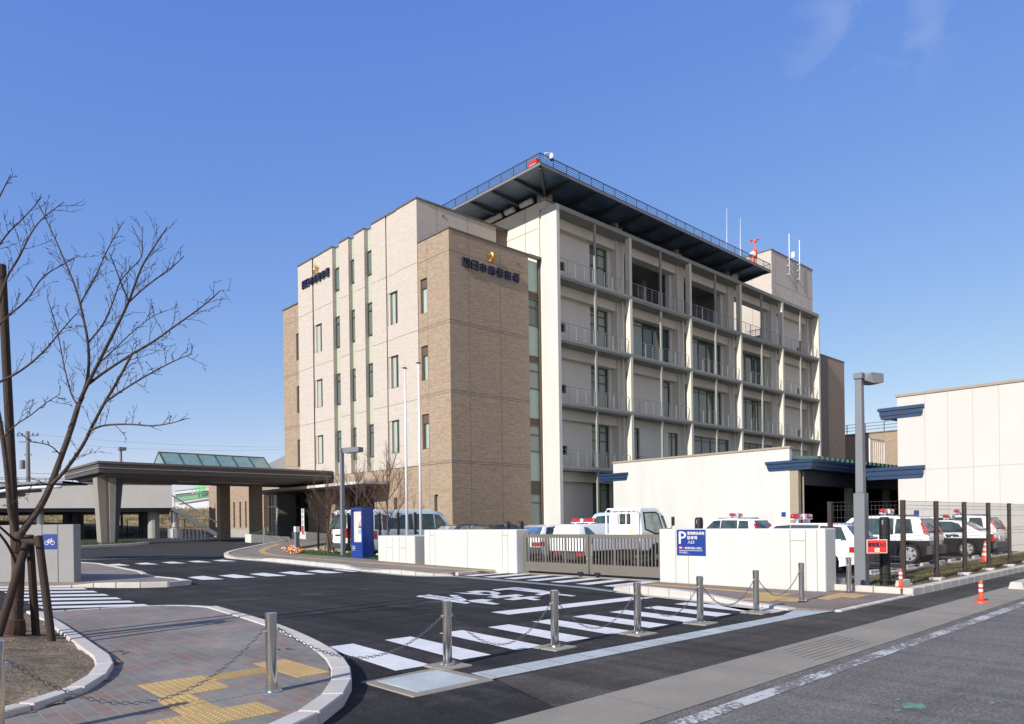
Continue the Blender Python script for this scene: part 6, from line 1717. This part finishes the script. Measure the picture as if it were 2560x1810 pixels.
pg = 'patrol cars parked inside the fence'
c = vehicle('patrol_suv', 'black and white patrol car nearest the black padded post, with red roof lights', SUV, pg); light_bar(c, -.42, 1.67); place(c, (27.9, 10.3, 0))
S2 = copy_tree(c, 'patrol car at the far right of the row, half behind the saloon'); place(S2, (36.7, 10.35, 0))
S3 = copy_tree(c, 'patrol car before the garage end wall, only its roof above the gate wall'); place(S3, (32.4, 18.9, 0))
c = vehicle('patrol_saloon', 'black and white patrol saloon with sloping rear window, right of the fence middle', SALOON, pg); light_bar(c, -.35, 1.45); place(c, (34.05, 9.95, 0))
c = vehicle('patrol_hatchback', 'white patrol hatchback with a wide red roof light bar beside the wall end', HATCH, pg); light_bar(c, -.1, 1.47, 1.3, .12); place(c, (21.9, 10.35, 0))
c = vehicle('patrol_wagon', 'white patrol wagon with blank panelled tail and red light bar behind the gate', WAGON); light_bar(c, -1.0, 1.5, 1.25, .05); place(c, (22.75, 19.1, zg(19)), R(-90))
c = vehicle('hatchback_car', 'white hatchback with blue tinted rear window behind the gate, left of the patrol wagon', dict(HATCH, text=[])); place(c, (22.7, 21.2, zg(21)), R(-90)) 
vg = 'white vans beside the brown wall'
c = vehicle('van', 'pale long van with side windows parked behind the flagpoles', VAN, vg, 'van'); place(c, (20.0, 28.87, zg(28.9)), R(-90))
c = vehicle('van', 'white van seen from behind, left of the blue notice case', VAN2, vg, 'van'); place(c, (19.95, 31.0, zg(31)), R(-90))
c = vehicle('saloon_car', 'dark navy saloon behind the left gate wall', SEDAN); place(c, (21.4, 26.6, zg(26)), R(90))
c2 = vehicle('saloon_car', 'dark brown saloon behind the left gate wall, nearer the gate', dict(SEDAN, paint='car_brown', glass='car_glass'), None); place(c2, (21.3, 24.1, zg(24)), R(90))
c = vehicle('minivan', 'pale blue minivan half hidden behind the white truck cab', MINIVAN, None, 'van'); place(c, (28.4, 22.6, zg(23)))
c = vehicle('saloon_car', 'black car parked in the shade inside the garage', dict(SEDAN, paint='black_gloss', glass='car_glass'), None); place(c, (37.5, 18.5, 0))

# small flatbed truck
t = local('flatbed_truck', 'small white flatbed truck behind the bronze gate', 'truck')
W = 1.7
def cabhw(y, z): return W / 2 - (.1 * (z - 1.2) / .85 if z > 1.2 else 0)
cab = [(.62, .55), (.62, 2.0), (.72, 2.06), (1.6, 2.07), (1.78, 1.98), (2.13, 1.25), (2.2, 1.1), (2.22, .4), (2.05, .35), (1.92, .6), (1.75, .76), (1.5, .8), (1.25, .74), (1.1, .55)]
bm = bmesh.new(); bm.faces.new([bm.verts.new((0, y, z)) for y, z in cab])
for z in (1.2, 1.6): bmesh.ops.bisect_plane(bm, geom=bm.verts[:] + bm.edges[:] + bm.faces[:], plane_co=(0, 0, z), plane_no=(0, 0, 1))
mb = MB(); idx = {}
for v in bm.verts: idx[v] = len(mb.v) // 2; h = cabhw(v.co.y, v.co.z); mb.v += [(-h, v.co.y, v.co.z), (h, v.co.y, v.co.z)]
for f in bm.faces: mb.f.append(tuple(2 * idx[v] for v in f.verts)); mb.f.append(tuple(2 * idx[v] + 1 for v in reversed(f.verts)))
for e in bm.edges:
    if len(e.link_faces) == 1: a, b = e.verts; mb.f.append((2 * idx[a], 2 * idx[a] + 1, 2 * idx[b] + 1, 2 * idx[b]))
bm.free(); mb.build('cab', 'car_white', t, bevel=.05)
for s in (-1, 1):
    poly = [(.82, 1.3), (.8, 1.92), (1.55, 1.93), (1.72, 1.86), (1.98, 1.12), (1.4, 1.12)]
    mb = MB(); A = [(s * (cabhw(y, z) + .008), y, z) for y, z in poly]; mb.add(A, [tuple(range(6))]); w = mb.build('side_window', 'black_rubber', t)
    cy, cz = 1.36, 1.54; pl = [(cy + (y - cy) * .86, cz + (z - cz) * .86) for y, z in poly]; mb = MB(); mb.add([(s * (cabhw(y, z) + .013), y, z) for y, z in pl], [tuple(range(6))]); mb.build('pane', 'car_glass_pale', w)
    mb = MB(); mb.tube([(s * .84, 2.05, 1.3), (s * 1.0, 2.2, 1.32), (s * 1.05, 2.28, 1.5)], .018, 6); mb.box(s * 1.0, s * 1.1, 2.22, 2.3, 1.42, 1.74); mb.build('mirror', 'black_rubber', t)
    mb = MB(); mb.lathe([(.2, -.09), (.31, -.09), (.31, .09), (.2, .09)], (s * .74, 1.5, .31), 20, 'x'); wl = mb.build('wheel', 'black_rubber', t); mb = MB(); mb.lathe([(.2, s * .06), (.12, s * .08), (.08, s * .1), (.001, s * .1)], (s * .74, 1.5, .31), 20, 'x', cap=False); mb.build('rim', 'rim_silver', wl)
    mb = MB(); mb.lathe([(.18, -.09), (.28, -.09), (.28, .09), (.18, .09)], (s * .66, -1.2, .28), 20, 'x'); wl = mb.build('wheel', 'black_rubber', t); mb = MB(); mb.lathe([(.18, s * .05), (.1, s * .03), (.001, s * .03)], (s * .66, -1.2, .28), 20, 'x', cap=False); mb.build('rim', 'rim_silver', wl)
mb = MB(); mb.quad((-.75, 2.15, 1.25), (.75, 2.15, 1.25), (.66, 1.81, 1.95), (-.66, 1.81, 1.95)); mb.build('windscreen', 'car_glass', t)
mb = MB(); mb.box(-.32, .32, .6, .618, 1.5, 1.86); w = mb.build('rear_window', 'black_rubber', t); mb = MB(); mb.box(-.28, .28, .59, .6, 1.54, 1.82); mb.build('pane', 'car_glass', w)
mb = MB(); mb.box(-.85, .85, -2.4, .5, .66, .76); mb.box(-.85, -.81, -2.4, .5, .76, 1.12); mb.box(.81, .85, -2.4, .5, .76, 1.12); mb.box(-.81, .81, -2.4, -2.36, .76, 1.12); mb.build('load_bed', 'car_white', t)
mb = MB()
mb.tube([(-.78, .45, 1.1), (-.78, .45, 1.95), (-.7, .45, 2.04), (.7, .45, 2.04), (.78, .45, 1.95), (.78, .45, 1.1)], .03, 8)
for x in (-.45, -.1, .25, .55): mb.bar((x, .45, 1.1), (x, .45, 2.03), .03)
mb.box(-.8, .8, .42, .48, 1.1, 1.16); mb.build('guard_frame', 'car_white', t)
mb = MB(); mb.box(-.35, .35, -2.3, 1.4, .38, .6); mb.box(-.8, -.5, -.6, .3, .3, .6); mb.box(.5, .8, -.6, .3, .3, .6); mb.build('chassis', 'bumper_grey', t)
mb = MB(); mb.box(-.8, -.5, -2.43, -2.4, .5, .62); mb.box(.5, .8, -2.43, -2.4, .5, .62); mb.build('tail_light', 'tail_red', t)
mb = MB(); mb.prism([(.42, 1.18), (.58, 1.18), (.5, 1.32)], .4, .42, 'y'); mb.build('warning_mark', 'yellow_plastic', t)
place(t, (19.75, 15.98, 0), R(-90)); t.scale = (.88, 1, 1)
# ------------------------------------------------------------------ bare trees
def limb(mb, pts, r0, r1, n=7):
    pts = smooth_line(pts, 2); k = len(pts) - 1
    mb.tube(pts, [r0 + (r1 - r0) * (i / k) ** .8 for i in range(k + 1)], n)
    return pts


def twigs(mb, pts, r_, rg, depth=2, every=.16, spread=.75, length=.5, lift=.5, start=.25, buds=None):
    """side shoots along a limb, each with shoots of its own"""
    d = [0]
    for p, q in zip(pts, pts[1:]): d.append(d[-1] + (q - p).length)
    tot = d[-1]; s = tot * start
    while s < tot:
        i = max(k for k in range(len(d)) if d[k] <= s); i = min(i, len(pts) - 2)
        p = pts[i].lerp(pts[i + 1], (s - d[i]) / max(1e-6, d[i + 1] - d[i])); t = (pts[i + 1] - pts[i]).normalized()
        a = Vector((rg.gauss(0, 1), rg.gauss(0, 1), rg.gauss(0, 1))); a = (a - t * a.dot(t)).normalized()
        dr = (t * rg.uniform(.5, 1.1) + a * spread + Vector((0, 0, lift * rg.uniform(.2, 1)))).normalized()
        l = length * rg.uniform(.35, 1.2) * (1.15 - .6 * s / tot)
        q = [p]
        for k in range(4): dr = (dr + Vector((rg.gauss(0, .12), rg.gauss(0, .12), rg.gauss(0, .1) + .05))).normalized(); q.append(q[-1] + dr * l / 4)
        mb.tube(q, [r_, r_ * .8, r_ * .65, r_ * .5, r_ * .35], 4, caps=False)
        if buds is not None:
            for k in range(1, 5):
                for _ in range(2):
                    b = q[k].lerp(q[k - 1], rg.random()); v = Vector((rg.gauss(0, 1), rg.gauss(0, 1), rg.gauss(0, 1))).normalized() * (r_ * 1.2 + .0025)
                    mb.tube([b, b + v, b + v * 1.7 + dr * .006], [.0028, .0038, .001], 4, caps=False)
        if depth > 1: twigs(mb, q, r_ * .65, rg, depth - 1, every * .8, spread, length * .42, lift, .3, buds)
        s += every * rg.uniform(.6, 1.5)


# cherry on the corner bed: its limbs surveyed from the photograph, each swinging out to its own distance
rg = random.Random(11)
D0 = 9.56
CT = thing('cherry_tree', (1.71, 11.48, .22), 'bare young cherry tree with spreading limbs on the corner bed', 'tree')
def pl(pts, d0, d1):
    n = len(pts) - 1
    return [pd(x, y, d0 + (d1 - d0) * i / n) for i, (x, y) in enumerate(pts)]
mb = MB()
trunk = limb(mb, pl([(36, 1592), (42, 1500), (46, 1420), (48, 1370), (50, 1330)], D0, D0), .088, .066, 10)
limbs = []
def L(pts, d1, r0, r1, d0=D0, tw=None): limbs.append((limb(mb, pl(pts, d0, d1), r0, r1), r0, tw))
# right main limb and its forks
L([(50, 1335), (70, 1310), (100, 1270), (128, 1212), (150, 1150), (176, 1080), (195, 1015), (206, 990)], D0 + .5, .05, .032)
L([(200, 1004), (208, 985), (222, 940), (222, 860), (205, 780), (190, 720), (165, 660), (135, 590), (98, 513)], D0 + .9, .03, .006, D0 + .5, .5)
L([(201, 1002), (210, 978), (250, 900), (300, 800), (322, 755), (345, 690), (360, 655), (390, 610), (418, 568)], D0 - .1, .031, .006, D0 + .5, .5)
L([(215, 965), (260, 930), (330, 885), (390, 850), (430, 820), (480, 785), (520, 755), (550, 727)], D0 - .6, .022, .006, D0 + .5, .5)
L([(128, 1212), (165, 1175), (210, 1110), (228, 1070), (262, 1005), (290, 960), (330, 885)], D0 - .2, .028, .014, D0 + .2, .5)
L([(262, 1005), (330, 960), (400, 920), (440, 900), (481, 884)], D0 - .9, .014, .005, D0 - .1, .4)
L([(228, 1075), (260, 1062), (330, 1060), (380, 1066), (430, 1058), (468, 1046)], D0 - .5, .016, .005, D0 - .2, .3)
L([(322, 755), (360, 720), (400, 690), (440, 660), (460, 640)], D0 + .4, .014, .005, D0 + .1, .4)
L([(322, 755), (300, 700), (285, 660), (273, 632)], D0 - .4, .012, .004, D0 + .1, .4)
L([(200, 760), (240, 690), (270, 620), (295, 580), (308, 552)], D0 + 1.2, .013, .004, D0 + .7, .4)
L([(222, 855), (260, 810), (285, 750), (300, 700), (335, 665), (358, 640), (355, 600), (357, 566)], D0 + .6, .013, .004, D0 + .7, .4)
L([(197, 1016), (179, 990), (170, 955), (160, 915), (150, 860), (140, 810), (118, 745)], D0 + .8, .014, .004, D0 + .49, .4)
L([(240, 915), (290, 870), (330, 830), (380, 790), (420, 775)], D0 + 1.0, .01, .004, D0 + .4, .4)
# left limbs, behind the tall support pole
L([(45, 1360), (30, 1300), (24, 1260), (18, 1180), (5, 1080), (-15, 980), (-30, 880)], D0 - .3, .042, .024)
L([(8, 1095), (40, 1060), (75, 1040), (110, 1010), (150, 985)], D0 - .8, .012, .004, D0 - .3, .3)
L([(-12, 960), (50, 930), (110, 880), (150, 830), (190, 785)], D0 - .6, .018, .005, D0 - .3, .4)
L([(-20, 830), (20, 790), (70, 750), (105, 690), (160, 660), (195, 640)], D0 + .2, .015, .005, D0 - .3, .4)
L([(-30, 880), (10, 700), (45, 650), (75, 585), (105, 545), (160, 505)], D0 + .3, .02, .005, D0 - .3, .5)
L([(-20, 640), (20, 580), (60, 545), (104, 493)], D0 - .6, .014, .004, D0 - .2, .4)
L([(-15, 520), (10, 470), (27, 436)], D0 - .5, .012, .004, D0 - .4, .3)
L([(130, 1215), (120, 1210), (90, 1205), (60, 1235), (20, 1265)], D0 - .5, .008, .004, D0 + .1, .2)
L([(152, 1138), (130, 1115), (105, 1108), (75, 1105), (55, 1085)], D0 - .3, .01, .004, D0 + .3, .15)
L([(48, 1360), (20, 1335), (-20, 1300)], D0 - .5, .02, .012)
L([(45, 1420), (25, 1370), (0, 1335), (-25, 1310)], D0 - .7, .022, .012)
TR = mb.build('trunk', 'bark', CT, smooth=True)
mb = MB()
for pts, r0, tw in limbs:
    if tw: twigs(mb, pts, min(.0038, r0 * .4), rg, 2, .115, .8, tw * 1.0, .5, .1, True)
mb.build('twigs', 'twig', CT, recalc=False)
mb = MB(); q = pl([(36, 1592), (38, 1570), (40, 1548)], D0 - .03, D0 - .03); mb.tube(q, [.125, .122, .1], 12); q = pl([(44, 1380), (47, 1345)], D0 - .02, D0 - .02); mb.tube(q, .085, 10); build_each(mb, 'burlap_wrap', 'burlap', CT)
# support poles
def stake(pa, pb, da, db, r_, label, zfoot=True):
    a, b = pd(*pa, da), pd(*pb, db); mb = MB(); d = (b - a).normalized(); a = a - d * .12
    mb.tube([a, a.lerp(b, .5), b], [r_, r_ * .97, r_ * .95], 12)
    return tag(mb.build('support_pole', 'stake_wood', None, off=a), label, 'support pole', 'timber poles propping the cherry tree')
stake((0, 1575), (72, 1340), 9.2, 9.45, .052, 'timber prop leaning right against the cherry trunk')
stake((90, 1587), (74, 1338), 9.75, 9.5, .05, 'middle timber prop behind the cherry trunk')
stake((130, 1608), (96, 1340), 9.25, 9.4, .05, 'timber prop leaning left, right of the cherry trunk')
stake((50, 1600), (4, 662), 9.85, 9.85, .056, 'tall upright timber pole tied to the cherry limbs')
mb = MB(); a, b = pd(58, 1352, 9.42), pd(104, 1356, 9.42); mb.tube([a, b], .045, 10); tag(mb.build('cross_tie', 'stake_wood', None, off=a), 'short horizontal timber tie joining the two prop heads', 'support pole')


# three slender trees on the lawn
def small_tree(px, base_xy, h, seed, label, fork, lean=0):
    rg = random.Random(seed); x, y = base_xy; z = zg(y) + .08
    t = thing('lawn_tree', (x, y, z), label, 'tree', 'bare slender trees on the lawn')
    mb = MB(); tops = []
    p0 = Vector((x, y, z)); trunk = limb(mb, [p0, p0 + Vector((.03, .02, h * .2)), p0 + Vector((-.02 + lean * .3, .0, h * .42)), p0 + Vector((.02 + lean * .6, .03, h * .7)), p0 + Vector((lean, 0, h))], .06, .012, 8)
    tops.append(trunk)
    for k in range(fork):
        i = int(len(trunk) * (.3 + .45 * k / fork)); b = trunk[i]; a = 2.4 * k + rg.uniform(0, 1); l = h * rg.uniform(.32, .5) * (1.1 - .4 * k / fork)
        d = Vector((math.cos(a) * .55, math.sin(a) * .55, 1)).normalized(); tops.append(limb(mb, [b, b + d * l * .3 + Vector((math.cos(a), math.sin(a), 0)) * .14, b + d * l * .7 + Vector((math.cos(a), math.sin(a), 0)) * .2, b + d * l], .024, .006, 6))
    mb.build('trunk', 'pale_bark', t, smooth=True)
    mb = MB()
    for q in tops: twigs(mb, q, .007, rg, 2, .095, .7, .85, .6, .2)
    mb.build('twigs', 'pale_bark', t, recalc=False)
    for k, (dx, dy) in enumerate(((-.35, -.25), (.3, .3), (.1, -.4))):
        mb = MB(); mb.tube([(x + dx, y + dy, z - .05), (x + dx * .1, y + dy * .1, z + .95)], .028, 8); mb.build('stake', 'pale_bark', t)
small_tree(0, (16.6, 30.3), 3.6, 3, 'bare slender tree beside the lamp post, left of the blue notice case', 9)
small_tree(0, (17.0, 25.9), 4.6, 8, 'tallest bare slender tree, left of the flagpoles', 9)
small_tree(0, (20.3, 33.9), 4.9, 5, 'bare slender tree rising behind the blue notice case', 8)
bush('shrub', 'dark hedge remnant beside the left slender tree', (17.5, 31.7, zg(31.7) + .2), .2, .25, 1.2, 500)
# leaf litter twigs on the pavement
mb = MB()
for px, py in ((305, 1637), (700, 1625), (715, 1622), (310, 1630)):
    d = ray(px, py); q = (.105 - EYE) / d[2]; p = Vector((d[0] * q, d[1] * q, .112)); a = rnd.uniform(0, 6)
    mb.tube([p, p + Vector((math.cos(a) * .09, math.sin(a) * .09, .01)), p + Vector((math.cos(a + .5) * .17, math.sin(a + .5) * .17, 0))], [.006, .005, .003], 5)
tag(mb.build('fallen_twigs', 'twig', None), 'few fallen twigs scattered on the corner pavement', 'twigs', kind='stuff')
# ------------------------------------------------------------------ light and sky
SUN_EL, SUN_AZ = 28.0, 7.0        # azimuth: sun stands on the -X side, turned this far towards -Y
to_sun = Vector((-math.cos(R(SUN_AZ)) * math.cos(R(SUN_EL)), -math.sin(R(SUN_AZ)) * math.cos(R(SUN_EL)), math.sin(R(SUN_EL))))
sl = bpy.data.lights.new('Sun', 'SUN'); sl.energy = 2.9; sl.angle = R(.53); sl.color = (1, .94, .85)
so = bpy.data.objects.new('Sun', sl); COL.objects.link(so); so.rotation_euler = to_sun.to_track_quat('Z', 'Y').to_euler()
w = bpy.data.worlds.new('World'); sc.world = w; w.use_nodes = True
nt = w.node_tree; bg = nt.nodes['Background']
sky = nt.nodes.new('ShaderNodeTexSky'); sky.sky_type = 'NISHITA'; sky.sun_disc = False
sky.sun_elevation = R(SUN_EL); sky.sun_rotation = math.atan2(to_sun.x, to_sun.y)
sky.air_density = 1.0; sky.dust_density = .0; sky.ozone_density = 3.0; sky.altitude = 0
hs = nt.nodes.new('ShaderNodeHueSaturation'); hs.inputs['Saturation'].default_value = 1.12
nt.links.new(sky.outputs[0], hs.inputs['Color'])
# the film's response to the sky: deeper, slightly violet overhead, held back at the horizon
sep = nt.nodes.new('ShaderNodeSeparateColor'); cmb = nt.nodes.new('ShaderNodeCombineColor'); nt.links.new(hs.outputs[0], sep.inputs[0])
for i_, (gm, k_) in enumerate(((.80, .63), (.66, .575), (.25, .785))):
    a_ = nt.nodes.new('ShaderNodeMath'); a_.operation = 'MULTIPLY'; a_.inputs[1].default_value = .225; nt.links.new(sep.outputs[i_], a_.inputs[0])
    p_ = nt.nodes.new('ShaderNodeMath'); p_.operation = 'POWER'; p_.inputs[1].default_value = gm; nt.links.new(a_.outputs[0], p_.inputs[0])
    q_ = nt.nodes.new('ShaderNodeMath'); q_.operation = 'MULTIPLY'; q_.inputs[1].default_value = k_ / .225; nt.links.new(p_.outputs[0], q_.inputs[0])
    nt.links.new(q_.outputs[0], cmb.inputs[i_])
# thin wisps of high cloud, upper right
tcw = nt.nodes.new('ShaderNodeTexCoord')
dc = ray(2150, 50); dcv = Vector(dc).normalized()
dot = nt.nodes.new('ShaderNodeVectorMath'); dot.operation = 'DOT_PRODUCT'; dot.inputs[1].default_value = dcv; nt.links.new(tcw.outputs['Generated'], dot.inputs[0])
mk = nt.nodes.new('ShaderNodeMapRange'); mk.inputs[1].default_value = .9935; mk.inputs[2].default_value = .9998; nt.links.new(dot.outputs['Value'], mk.inputs[0])
wn = nt.nodes.new('ShaderNodeTexNoise'); wn.inputs['Scale'].default_value = 14; wn.inputs['Detail'].default_value = 7; wn.inputs['Distortion'].default_value = .6; nt.links.new(tcw.outputs['Generated'], wn.inputs['Vector'])
wr = nt.nodes.new('ShaderNodeMapRange'); wr.inputs[1].default_value = .48; wr.inputs[2].default_value = .75; nt.links.new(wn.outputs['Fac'], wr.inputs[0])
wm = nt.nodes.new('ShaderNodeMath'); wm.operation = 'MULTIPLY'; nt.links.new(mk.outputs[0], wm.inputs[0]); nt.links.new(wr.outputs[0], wm.inputs[1])
ws = nt.nodes.new('ShaderNodeMath'); ws.operation = 'MULTIPLY'; ws.inputs[1].default_value = .35; nt.links.new(wm.outputs[0], ws.inputs[0])
wx = nt.nodes.new('ShaderNodeMix'); wx.data_type = 'RGBA'; nt.links.new(ws.outputs[0], wx.inputs['Factor']); nt.links.new(cmb.outputs[0], wx.inputs['A']); wx.inputs['B'].default_value = (2.6, 2.9, 3.6, 1)
# unseen broken white cloud, added behind the camera as neutral fill for shaded faces
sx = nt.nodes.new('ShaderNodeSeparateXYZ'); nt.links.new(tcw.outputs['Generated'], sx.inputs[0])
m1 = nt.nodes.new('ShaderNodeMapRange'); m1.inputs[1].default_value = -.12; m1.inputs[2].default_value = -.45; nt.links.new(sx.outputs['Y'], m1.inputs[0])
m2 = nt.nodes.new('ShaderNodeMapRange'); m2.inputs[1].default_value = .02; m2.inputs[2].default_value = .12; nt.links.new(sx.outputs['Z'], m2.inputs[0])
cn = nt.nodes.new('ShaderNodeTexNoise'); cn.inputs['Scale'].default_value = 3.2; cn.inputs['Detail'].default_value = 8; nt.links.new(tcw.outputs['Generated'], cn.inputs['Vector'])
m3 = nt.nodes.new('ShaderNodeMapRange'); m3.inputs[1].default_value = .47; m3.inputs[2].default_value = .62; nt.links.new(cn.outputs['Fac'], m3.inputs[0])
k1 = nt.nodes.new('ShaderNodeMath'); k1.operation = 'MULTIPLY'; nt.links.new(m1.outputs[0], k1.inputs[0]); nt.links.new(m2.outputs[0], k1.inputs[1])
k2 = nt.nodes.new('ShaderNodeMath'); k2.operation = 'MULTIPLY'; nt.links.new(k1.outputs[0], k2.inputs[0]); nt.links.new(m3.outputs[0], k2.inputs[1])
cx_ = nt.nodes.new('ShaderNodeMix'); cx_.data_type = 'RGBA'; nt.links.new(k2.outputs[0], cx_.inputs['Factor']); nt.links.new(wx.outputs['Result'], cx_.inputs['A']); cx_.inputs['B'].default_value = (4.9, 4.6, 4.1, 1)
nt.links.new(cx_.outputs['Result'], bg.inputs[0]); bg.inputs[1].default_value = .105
sc.view_settings.view_transform = 'Standard'; sc.view_settings.look = 'None'
sc.view_settings.exposure = 1.1; sc.view_settings.gamma = 1
sc.render.film_transparent = False
